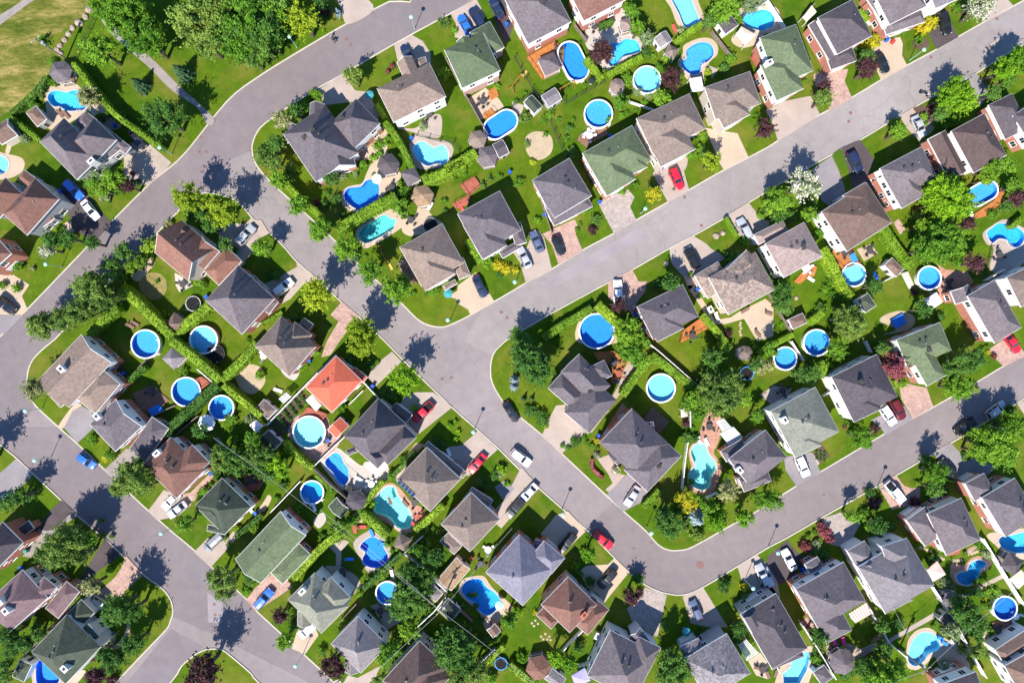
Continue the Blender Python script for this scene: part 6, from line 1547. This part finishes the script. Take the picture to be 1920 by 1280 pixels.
for col, typ, a, b in CARS:
    pa, pb = PT(a, 1.0), PT(b, 1.0); c = (pa+pb)/2; ang = math.atan2((pb-pa)[1], (pb-pa)[0]); mm = mesh_cache(('car', typ), lambda: car_meshes(typ)); sp = SPEC[typ]
    on_lawn = any(inside(c, l) for l, _, _ in BL); root = empty('parked_car' if typ not in ('van', 'pickup') else ('parked_van' if typ == 'van' else 'pickup_truck'), (c[0], c[1], 0.055 if on_lawn else -0.12), ang)
    for nm in ('body', 'cabin'):
        o = link(nm, mm[nm], root); o.material_slots[0].link = 'OBJECT'; o.material_slots[0].material = paint(col)
    for nm in ('windshield', 'rear_window'): link(nm, mm[nm], root)
    link('side_window', mm['sl'], root); link('side_window', mm['sr'], root)
    if typ == 'pickup': link('bed', mm['bed'], root)
    Lh, W2 = sp['L']/2, sp['W']/2
    for sx in (-0.62, 0.64):
        for sy in (-1, 1):
            w = link('wheel', mm['wheel'], root, (sx*Lh, sy*(W2-0.09), 0.33)); link('rim', mm['rim'], w, (0, sy*0.105, 0))
    for sy in (-1, 1):
        link('headlight', mm['headlight'], root, (Lh-0.12, sy*W2*0.62, sp['belt'][-2][1]-0.1)); link('tail_light', mm['tail_light'], root, (-Lh+0.09, sy*W2*0.64, sp['belt'][1][1]-0.12)); link('mirror', mm['mirror'], root, (sp['cab'][3]-0.25, sy*(W2+0.06), sp['belt'][4][1]+0.02))
    where(root, col + {'sedan': ' sedan', 'suv': ' sport utility car', 'hatch': ' hatchback', 'van': ' van', 'pickup': ' pickup truck'}[typ] if on_lawn else col + ' car parked on the street', 'van' if typ == 'van' else ('pickup' if typ == 'pickup' else 'car'), c, 'parked cars')
# ------------------------------------------------------------------ street lamps, poles, wires, covers
def lamp_pole():
    b = MB(); b.cyl(0, 0, 0, 0.5, 0.12, 0.09); b.cyl(0, 0, 0.5, 4.7, 0.075, 0.055, 8); return b.mesh('pole', [M['teal']])
def lamp_head():
    b = MB(); b.cyl(0, 0, 4.7, 5.02, 0.22, 0.3, 12); b.cyl(0, 0, 5.02, 5.12, 0.42, 0.36, 14, 1); b.cyl(0, 0, 5.12, 5.24, 0.36, 0.1, 14, 1); return b.mesh('lantern', [plain('lamp_glass', (0.6, 0.66, 0.62), 0.3, 0.5, 0.05), M['teal']])
for p in LAMPS:
    q = PT(p); root = empty('street_lamp', (q[0], q[1], 0)); link('pole', mesh_cache('lp', lamp_pole), root); link('lantern', mesh_cache('lh', lamp_head), root)
    where(root, 'pale green street lamp', 'street lamp', q, 'street lamps')
PTOP = {}
for p, h in POLES:
    q = PT(p); root = empty('utility_pole', (q[0], q[1], 0)); b = MB(); b.cyl(0, 0, -0.1, h, 0.19, 0.13, 10); b.build('pole', M['polew'], root)
    b = MB(); b.box(-1.1, 1.1, -0.06, 0.06, h-0.55, h-0.42)
    b.build('crossarm', M['polew'], root, (0, 0, 0), 0.7)
    b = MB(); b.cyl(0.35, 0, h-2.6, h-1.6, 0.28, n=12); b.cyl(0.35, 0, h-1.6, h-1.5, 0.2, 0.1, n=12); b.build('transformer', M['metal'], root)
    for k in (-0.95, 0.95): b = MB(); b.cyl(k, 0, h-0.42, h-0.2, 0.07, n=8); b.build('insulator', M['trim'], root, (0, 0, 0), 0.7)
    where(root, 'tall wooden utility pole', 'utility pole', q, 'utility poles')
for (p, hp), (e_, he) in WIRES:
    a = PT(p); a = Vector((a[0], a[1], hp-0.25)); c = PT(e_, he); c = Vector((c[0], c[1], he)); b = MB(); n = 14; pts = []
    for i in range(n+1):
        t = i/n; q = a.lerp(c, t); q[2] -= 4*t*(1-t)*0.02*(c-a).length; pts.append(q - a)
    for i in range(n): b.tube(pts[i], pts[i+1], 0.028, 4)
    o = b.build('overhead_wire', M['metal'], None, a); where(o, 'thin overhead wire', 'wire', (a+c)/2, 'overhead wires')
for p in COVERS:
    q = PT(p); kk = p[2] if len(p) > 2 else 1; inl = any(inside(q, l) for l, _, _ in BL); b = MB(); b.cyl(0, 0, 0, 0.012, 0.34*kk, 0.33*kk, 18); b.cyl(0, 0, 0.012, 0.018, 0.24*kk, 0.23*kk, 18); o = b.build('manhole_cover', M['manhole'], None, (q[0], q[1], 0.06 if inl else -0.127)); where(o, 'rusty manhole cover', 'manhole cover', q, 'manhole covers in the streets')
# ------------------------------------------------------------------ garden things
R5 = random.Random(5)
for p, r in ROCKS:
    q = PT(p); bm = bmesh.new(); bmesh.ops.create_icosphere(bm, subdivisions=2, radius=r)
    for v in bm.verts: v.co *= R5.uniform(0.8, 1.12); v.co.z *= 0.62
    me = bpy.data.meshes.new('boulder'); bm.to_mesh(me); bm.free(); me.materials.append(M['stone'] if r > 0.4 else M['sand']); o = link('boulder' if r > 0.4 else 'stepping_stone', me, None, (q[0], q[1], r*0.25 if r > 0.4 else 0.0), R5.uniform(0, 6))
    if r <= 0.4: o.scale = (1, 1, 0.3)
    where(o, 'rounded tan boulder' if r > 0.4 else 'pale stepping stone', 'boulder' if r > 0.4 else 'stepping stone', q, 'boulders and stepping stones')
for p, r, c in UMB:
    q = PT(p, 2.2); root = empty('patio_umbrella', (q[0], q[1], 0)); b = MB(); n = 8; ring = [(r*math.cos(2*math.pi*i/n), r*math.sin(2*math.pi*i/n)) for i in range(n)]
    for i in range(n):
        a, e_ = ring[i], ring[(i+1) % n]; b.face([(a[0],a[1],2.1),(e_[0],e_[1],2.1),(0,0,2.1+r*0.32)]); b.face([(a[0],a[1],1.95),(e_[0],e_[1],1.95),(e_[0],e_[1],2.1),(a[0],a[1],2.1)])
    cc = {'white': (0.8,0.8,0.8), 'teal': (0.06,0.3,0.33), 'black': (0.03,0.03,0.035), 'lightblue': (0.4,0.68,0.8)}[c]
    b.build('canopy', plain('umbrella_' + {'lightblue': 'light_blue'}.get(c, c), cc, 0.8, 0.1, 0.05), root); b = MB(); b.cyl(0, 0, 0.02, 2.1+r*0.3, 0.03, n=6); b.cyl(0, 0, 0.05, 0.13, 0.25, n=10); b.build('pole', M['metal'], root)
    where(root, {'lightblue': 'light blue'}.get(c, c) + ' patio umbrella', 'umbrella', q, 'patio umbrellas')
for p, r, c in TRAMP:
    q = PT(p, 0.8); root = empty('trampoline', (q[0], q[1], 0)); n = 24
    b = MB(); b.cyl(0, 0, 0.74, 0.76, r*0.9, n=n); b.build('mat', M['black'], root)
    lo = [Vector((r*math.cos(2*math.pi*i/n), r*math.sin(2*math.pi*i/n))) for i in range(n)]; b = MB(); i1 = offset(lo, -0.15); strip(b, lo, i1, 0.78, 0.8); strip(b, lo, lo, 0.7, 0.78)
    b.build('pad', plain('pad_' + c, {'white': (0.5,0.5,0.5), 'black': (0.05,0.05,0.055), 'blue': (0.05,0.3,0.7), 'grey': (0.3,0.3,0.3)}[c], 0.6), root)
    for i in range(6):
        a = lo[i*4]; b = MB(); b.tube((a[0]*0.97,a[1]*0.97,0.05), (a[0]*0.97,a[1]*0.97,2.2 if c != 'grey' else 0.75), 0.035); b.build('leg', M['metal'], root)
    where(root, 'round black trampoline with ' + c + ' rim', 'trampoline', q, 'trampolines')
PGC = {'canopy': ((0.82,0.76,0.72), 'white fabric'), 'beige': ((0.72,0.58,0.44), 'beige fabric'), 'tan': ((0.62,0.47,0.4), 'tan roofed'), 'blue': ((0.03,0.2,0.68), 'blue tarpaulin'), 'violet': ((0.36,0.33,0.66), 'violet fabric'), 'white': ((0.8,0.8,0.8), 'white slatted'), 'louvre': ((0.55,0.56,0.53), 'grey panelled'), 'wood': ((0.55,0.5,0.4), 'weathered wood'), 'striped': ((0.8,0.72,0.66), 'red striped')}
for pts, kind in PERG:
    hh = 2.45 if kind not in ('blue', 'wood') else 0.5
    w = ccw([PT(p, hh) for p in pts]); c = sum(w, Vector((0, 0)))/4; lw = [v - c for v in w]; root = empty('patio_canopy' if kind not in ('blue', 'wood') else ('tarpaulin_cover' if kind == 'blue' else 'garden_planter'), (c[0], c[1], 0))
    col, wd = PGC[kind]; m = plain('cloth_' + wd.replace(' ', '_'), col, 0.75, 0.15, 0.06)
    b = MB()
    if kind in ('white',):
        for k in range(9):
            t0, t1 = k/9 + 0.012, k/9 + 0.062; a0 = lw[0].lerp(lw[1], t0); a1 = lw[0].lerp(lw[1], t1); b0 = lw[3].lerp(lw[2], t0); b1 = lw[3].lerp(lw[2], t1); b.prism([a0[:2], a1[:2], b1[:2], b0[:2]], hh, hh+0.09)
    elif kind in ('louvre', 'striped'):
        m2 = M['trim'] if kind == 'louvre' else plain('awning_red', (0.62,0.28,0.22), 0.8, 0.1, 0.05); n = 5 if kind == 'louvre' else 7
        for k in range(n):
            t0, t1 = k/n, (k+0.9 if kind == 'louvre' else k+0.55)/n
            a0 = lw[0].lerp(lw[1], t0); a1 = lw[0].lerp(lw[1], t1); b0 = lw[3].lerp(lw[2], t0); b1 = lw[3].lerp(lw[2], t1); b.prism([a0[:2], a1[:2], b1[:2], b0[:2]], hh, hh+0.06, 0)
            a2 = lw[0].lerp(lw[1], (k+1)/n); b2 = lw[3].lerp(lw[2], (k+1)/n); b.prism([a1[:2], a2[:2], b2[:2], b1[:2]], hh+0.002, hh+0.08, 1)
    else:
        ap = (0, 0, hh + (0.5 if kind in ('canopy', 'beige', 'violet', 'tan') else 0.12))
        for k in range(4):
            a, e_ = lw[k], lw[(k+1) % 4]; b.face([(a[0],a[1],hh),(e_[0],e_[1],hh),ap]); b.face([(a[0],a[1],hh-0.18),(e_[0],e_[1],hh-0.18),(e_[0],e_[1],hh),(a[0],a[1],hh)])
    b.build('cover' if kind not in ('wood',) else 'frame', [m] if kind not in ('louvre', 'striped') else [m, m2], root)
    for v in lw: b = MB(); b.box(v[0]*0.94-0.05, v[0]*0.94+0.05, v[1]*0.94-0.05, v[1]*0.94+0.05, 0.02, hh); b.build('post', M['trim' if kind != 'wood' else 'wood'], root)
    if kind in ('white', 'louvre'):
        b = MB()
        for k in (0, 2): a, e_ = lw[k], lw[(k+1) % 4]; b.tube((a[0],a[1],hh-0.08), (e_[0],e_[1],hh-0.08), 0.07, 4)
        b.build('beam', M['trim'], root)
    where(root, wd + {'patio_canopy': ' patio canopy on posts', 'tarpaulin_cover': ' covering garden gear', 'garden_planter': ' raised garden frame'}[root.name.split('.')[0]], 'canopy' if kind not in ('blue', 'wood') else ('tarpaulin' if kind == 'blue' else 'planter'), c)
def bin_meshes(c):
    cc = {'blue': (0.02,0.1,0.5), 'red': (0.5,0.05,0.04), 'teal': (0.02,0.3,0.25)}[c]; m = plain('plastic_' + c, cc, 0.5, 0.3, 0.05); b = MB(); b.prism([(-0.25,-0.3),(0.25,-0.3),(0.28,0.32),(-0.28,0.32)], 0.08, 0.95); body = b.mesh('bin_body', [m]); b = MB(); b.prism([(-0.3,-0.34),(0.3,-0.34),(0.3,0.36),(-0.3,0.36)], 0.95, 1.03); lid = b.mesh('lid', [m]); return body, lid
for p, c in BINS:
    q = PT(p, 0.8); root = empty('wheelie_bin', (q[0], q[1], 0), R5.uniform(0, 6)); a, b = mesh_cache(('bin', c), lambda: bin_meshes(c)); link('bin_body', a, root); link('lid', b, root)
    wl = mesh_cache('bwheel', lambda: (lambda m: (m.tube((-0.3,0.26,0.1),(-0.22,0.26,0.1),0.1,10), m.mesh('wheel',[M['black']]))[1])(MB())); link('wheel', wl, root); link('wheel', wl, root, (0.52, 0, 0))
    where(root, c + ' plastic recycling bin', 'bin', q, 'recycling bins')
def table_meshes(c):
    m = {'dark': M['dtrim'], 'white': M['trim'], 'red': M['rdeck']}[c]; b = MB(); b.cyl(0, 0, 0.7, 0.74, 0.7, n=14); top = b.mesh('table_top', [m]); b = MB(); b.cyl(0, 0, 0.05, 0.7, 0.05, n=6); b.cyl(0, 0, 0.05, 0.09, 0.35, n=10); ped = b.mesh('pedestal', [m])
    b = MB(); b.box(-0.25,0.25,-0.25,0.25,0.42,0.47); seat = b.mesh('seat', [m]); b = MB(); b.box(-0.25,0.25,-0.29,-0.24,0.47,0.95); back = b.mesh('backrest', [m]); b = MB()
    for x in (-0.22,0.22):
        for y in (-0.22,0.22): b.box(x-0.02,x+0.02,y-0.02,y+0.02,0.05,0.42)
    legs = b.mesh('legs_frame', [m]); return top, ped, seat, back, legs
for p, n, c in SETS:
    q = PT(p, 0.7); z = 0.0
    for pts, m_, hh in DECKS:
        if inside(q, [PT(v, hh) for v in pts]): z = max(z, hh + 0.01)
    cw = {'dark': 'dark', 'white': 'white', 'red': 'reddish'}[c]; top, ped, seat, back, legs = mesh_cache(('tb', c), lambda: table_meshes(c)); root = empty('patio_table', (q[0], q[1], z)); link('table_top', top, root); link('pedestal', ped, root); where(root, cw + ' round patio table', 'table', q, 'patio tables')
    t0 = R5.uniform(0, 6)
    for i in range(n):
        t = t0 + 2*math.pi*i/n; d = R5.uniform(0.95, 1.25); ch = empty('patio_chair', (q[0]+d*math.cos(t), q[1]+d*math.sin(t), z), t + math.pi/2 + R5.uniform(-0.3, 0.3)); link('seat', seat, ch); link('backrest', back, ch); link('frame', legs, ch)
        tag(ch, 'PC', 'chair', 'patio chairs'); ch['_set'] = (cw, root.name)
def lounger_meshes(c):
    cc = {'brown': (0.2,0.12,0.09), 'white': (0.8,0.8,0.8), 'red': (0.6,0.08,0.08), 'blue': (0.04,0.25,0.75), 'pink': (0.75,0.06,0.35)}[c]; m = plain('lounger_' + c, cc, 0.7, 0.2, 0.06); b = MB(); b.box(-0.32,0.32,-0.6,0.65,0.28,0.36); seat = b.mesh('seat', [m]); b = MB(); b.face([(-0.32,0.65,0.33),(0.32,0.65,0.33),(0.32,1.15,0.8),(-0.32,1.15,0.8)]); b.face([(-0.32,1.15,0.74),(0.32,1.15,0.74),(0.32,0.65,0.27),(-0.32,0.65,0.27)]); back = b.mesh('backrest', [m]); b = MB()
    for x in (-0.28,0.28):
        for y in (-0.5,0.6): b.box(x-0.03,x+0.03,y-0.03,y+0.03,0.05,0.28)
    return seat, back, b.mesh('frame', [M['metal']])
for p, a, c in LOUNG:
    q = PT(p, 0.4); z = 0.0
    for pts, m_, hh in DECKS:
        if inside(q, [PT(v, hh) for v in pts]): z = max(z, hh + 0.01)
    root = empty('sun_lounger', (q[0], q[1], z), math.radians(a)); seat, back, fr = mesh_cache(('lg', c), lambda: lounger_meshes(c)); link('seat', seat, root); link('backrest', back, root); link('frame', fr, root); where(root, c + ' sun lounger', 'lounger', q, 'sun loungers')
for p, ang in SWING:
    q = PT(p, 1.2); root = empty('swing_set', (q[0], q[1], 0), ang); b = MB()
    b.tube((-1.7,0,2.1), (1.7,0,2.1), 0.07, 6); b.build('top_beam', M['deck'], root)
    for x in (-1.6, 1.6):
        for y in (-0.9, 0.9): b = MB(); b.tube((x*1.08,y,0), (x,0,2.1), 0.06, 6); b.build('leg', M['deck'], root)
    for x in (-0.6, 0.5): b = MB(); b.box(x-0.25,x+0.25,-0.1,0.1,0.5,0.54); b.tube((x-0.23,0,0.52),(x-0.23,0,2.1),0.012,4); b.tube((x+0.23,0,0.52),(x+0.23,0,2.1),0.012,4); b.build('swing', M['black'], root)
    b = MB(); b.box(1.75,2.15,-0.25,0.25,1.2,1.28); b.prism([(2.15,-0.25),(3.6,-0.25),(3.6,0.25),(2.15,0.25)], 0.1, 0.16); b.build('slide', M['pbrick'] if 0 else plain('slide_yellow', (0.6,0.4,0.1), 0.4), root)
    where(root, 'wooden swing set with slide', 'swing set', q, 'swing sets')
# solar panels lie on the lower left slope of the pyramid roof
ph = [h for h in HOUSES if 'solar' in h['nick']][0]; w = ph['W'][0]
for k in range(5):
    pxp = (480 + (1082 + k*24)/4, 640 + (1054 + k*23)/4); q = PT(pxp, 5.8); b = MB(); b.box(-0.38, 0.38, -0.6, 0.6, 0, 0.05); b.box(-0.35, 0.35, -0.57, 0.57, 0.05, 0.056, 1)
    o = b.build('solar_panel', [M['metal'], plain('solar_cell', (0.012, 0.03, 0.09), 0.15, 0.6, 0.1)], None, (q[0], q[1], roof_z(ph, q) + 0.32)); o.rotation_euler = (0.637, 0.0, math.radians(-44)); root_ = [x for x in bpy.data.objects if x.get('category') == 'house' and 'solar' in x['label']][0]; o.parent = root_; o.location = (q[0]-root_.location[0], q[1]-root_.location[1], roof_z(ph, q) + 0.3)
# a person on the street, a motorcyclist's bike at the kerb
def person(x, y, rz, top, legs_c, nm_label, crouch=0.0):
    vs = [(0,0,.92),(0,0,1.12),(0,0,1.36),(0,0,1.46),(0,.02,1.58),(0,.03,1.7), (-.1,0,.88),(-.11,.06,.48),(-.11,-.04,.08),(-.11,.1,.05), (.1,0,.88),(.11,-.03,.48),(.11,-.14,.1),(.11,0,.05), (-.2,0,1.38),(-.25,-.03,1.12),(-.23,.08,.88),(-.22,.12,.8), (.2,0,1.38),(.26,.02,1.12),(.24,.1,.9),(.23,.14,.82)]
    es = [(0,1),(1,2),(2,3),(3,4),(4,5),(0,6),(6,7),(7,8),(8,9),(0,10),(10,11),(11,12),(12,13),(2,14),(14,15),(15,16),(16,17),(2,18),(18,19),(19,20),(20,21)]
    rs = [.14,.13,.15,.055,.095,.07,.1,.065,.045,.035,.1,.065,.045,.035,.07,.045,.035,.03,.07,.045,.035,.03]
    me = bpy.data.meshes.new('person'); me.from_pydata([Vector(v) for v in vs], es, []); o = link('person', me, None, (x, y, -0.125), rz)
    md = o.modifiers.new('Skin', 'SKIN'); md.use_smooth_shade = True
    for i, r in enumerate(rs): me.skin_vertices[0].data[i].radius = (r, r*0.85); me.skin_vertices[0].data[i].use_root = (i == 0)
    ss = o.modifiers.new('Subdivision', 'SUBSURF'); ss.levels = ss.render_levels = 1
    t = NT('clothed_body'); sx = t.n('SeparateXYZ'); tc = t.n('TexCoord'); t.l(tc.outputs['Object'], sx.inputs[0]); mr = t.n('MapRange'); mr.inputs[2].default_value = 1.8; t.l(sx.outputs[2], mr.inputs[0])
    rp = t.n('ValToRGB'); rp.color_ramp.interpolation = 'CONSTANT'; e = rp.color_ramp.elements
    while len(e) < 4: e.new(0.5)
    for i, (p_, c_) in enumerate(((0, (0.05,0.04,0.04)), (0.06, legs_c), (0.5, top), (0.805, (0.5,0.3,0.22)))): e[i].position = p_; e[i].color = rgb(c_)
    t.l(mr.outputs[0], rp.inputs[0]); me.materials.append(t.fin(rp.outputs[0], 0.8)); 
    hb = bmesh.new(); bmesh.ops.create_icosphere(hb, subdivisions=2, radius=0.115); hm = bpy.data.meshes.new('hair'); hb.to_mesh(hm); hb.free(); hm.materials.append(plain('hair_brown', (0.05,0.03,0.02), 0.7)); link('hair', hm, o, (0, -0.02, 1.68))
    tag(o, nm_label, 'person'); return o
q = PT((622, 71)); person(q[0], q[1], 2.0, (0.7, 0.4, 0.42), (0.03, 0.03, 0.04), 'person in a pink top walking at the kerb of the upper street')
sb = empty('stroller', (q[0]+0.55, q[1]-0.55, -0.125), 0.78); b = MB(); b.prism([(-0.28,-0.4),(0.28,-0.4),(0.28,0.4),(-0.28,0.4)], 0.45, 0.62); b.box(-0.28, 0.28, -0.4, -0.34, 0.6, 1.0); b.build('seat', M['dtrim'], sb); b = MB()
for i in range(5): t0, t1 = i*0.35, (i+1)*0.35; b.face([(-0.28,-0.4+0.42*math.sin(t0),0.62+0.42*math.cos(t0)),(0.28,-0.4+0.42*math.sin(t0),0.62+0.42*math.cos(t0)),(0.28,-0.4+0.42*math.sin(t1),0.62+0.42*math.cos(t1)),(-0.28,-0.4+0.42*math.sin(t1),0.62+0.42*math.cos(t1))])
b.build('hood', M['black'], sb)
for x in (-0.27, 0.27):
    for y in (-0.38, 0.4): b = MB(); b.tube((x-0.02,y,0.14), (x+0.02,y,0.14), 0.14, 12); b.build('wheel', M['black'], sb)
b = MB(); b.tube((-0.26,-0.5,1.0), (0.26,-0.5,1.0), 0.025); b.tube((-0.26,-0.5,1.0), (-0.26,0.2,0.4), 0.025); b.tube((0.26,-0.5,1.0), (0.26,0.2,0.4), 0.025); b.build('handlebar', M['metal'], sb)
tag(sb, 'black stroller pushed along the kerb by the person in pink', 'stroller')
q = PT((1731, 177)); mo = empty('motorcycle', (q[0], q[1], -0.125), -0.45)
for x in (-0.72, 0.75): b = MB(); b.tube((x,-0.07,0.31), (x,0.07,0.31), 0.31, 16); b.build('wheel', M['black'], mo)
b = MB(); b.prism([(-0.35,-0.16),(0.4,-0.16),(0.4,0.16),(-0.35,0.16)], 0.28, 0.62); b.build('engine', M['metal'], mo)
b = MB(); b.prism([(-0.05,-0.17),(0.45,-0.13),(0.45,0.13),(-0.05,0.17)], 0.66, 0.98); b.build('fuel_tank', paint('black'), mo)
b = MB(); b.prism([(-0.95,-0.11),(-0.05,-0.17),(-0.05,0.17),(-0.95,0.11)], 0.72, 0.84); b.build('saddle', M['dtrim'], mo)
b = MB(); b.tube((0.42,-0.4,1.08), (0.42,0.4,1.08), 0.025); b.tube((0.5,0,1.05), (0.75,0,0.31), 0.045); b.build('handlebar', M['metal'], mo)
b = MB(); b.cyl(0.62, 0, 0.82, 1.02, 0.12, n=10); b.build('headlight', plain('headlight_lens', (0.75,0.76,0.78)), mo)
tag(mo, 'black motorcycle standing at the kerb of the wide upper right street', 'motorcycle')
# ------------------------------------------------------------------ labels
dups = finish_labels()
import collections
cc_ = collections.defaultdict(list)
for o in list(bpy.data.objects):
    if o.get('label') == 'PC':
        cw, tn = o['_set']; tl = bpy.data.objects[tn]['label'].split(); del o['_set']
        o['label'] = ' '.join((cw + ' patio chair at the table ' + ' '.join(tl[tl.index('table')+1:]) if not set(tl[:1]) & {'nearer','farther','nearest','second','third'} else cw + ' patio chair at the ' + tl[0] + ' table ' + ' '.join(tl[tl.index('table')+1:])).split()[:16]); o['group'] = 'set of chairs, ' + o['label']
print('DUP LABELS', len(dups), list(dups)[:8])
print('COUNTS', len(HOUSES), len(TREES), len(HEDGES), len(CARS), len(IPOOLS), len(RPOOLS))
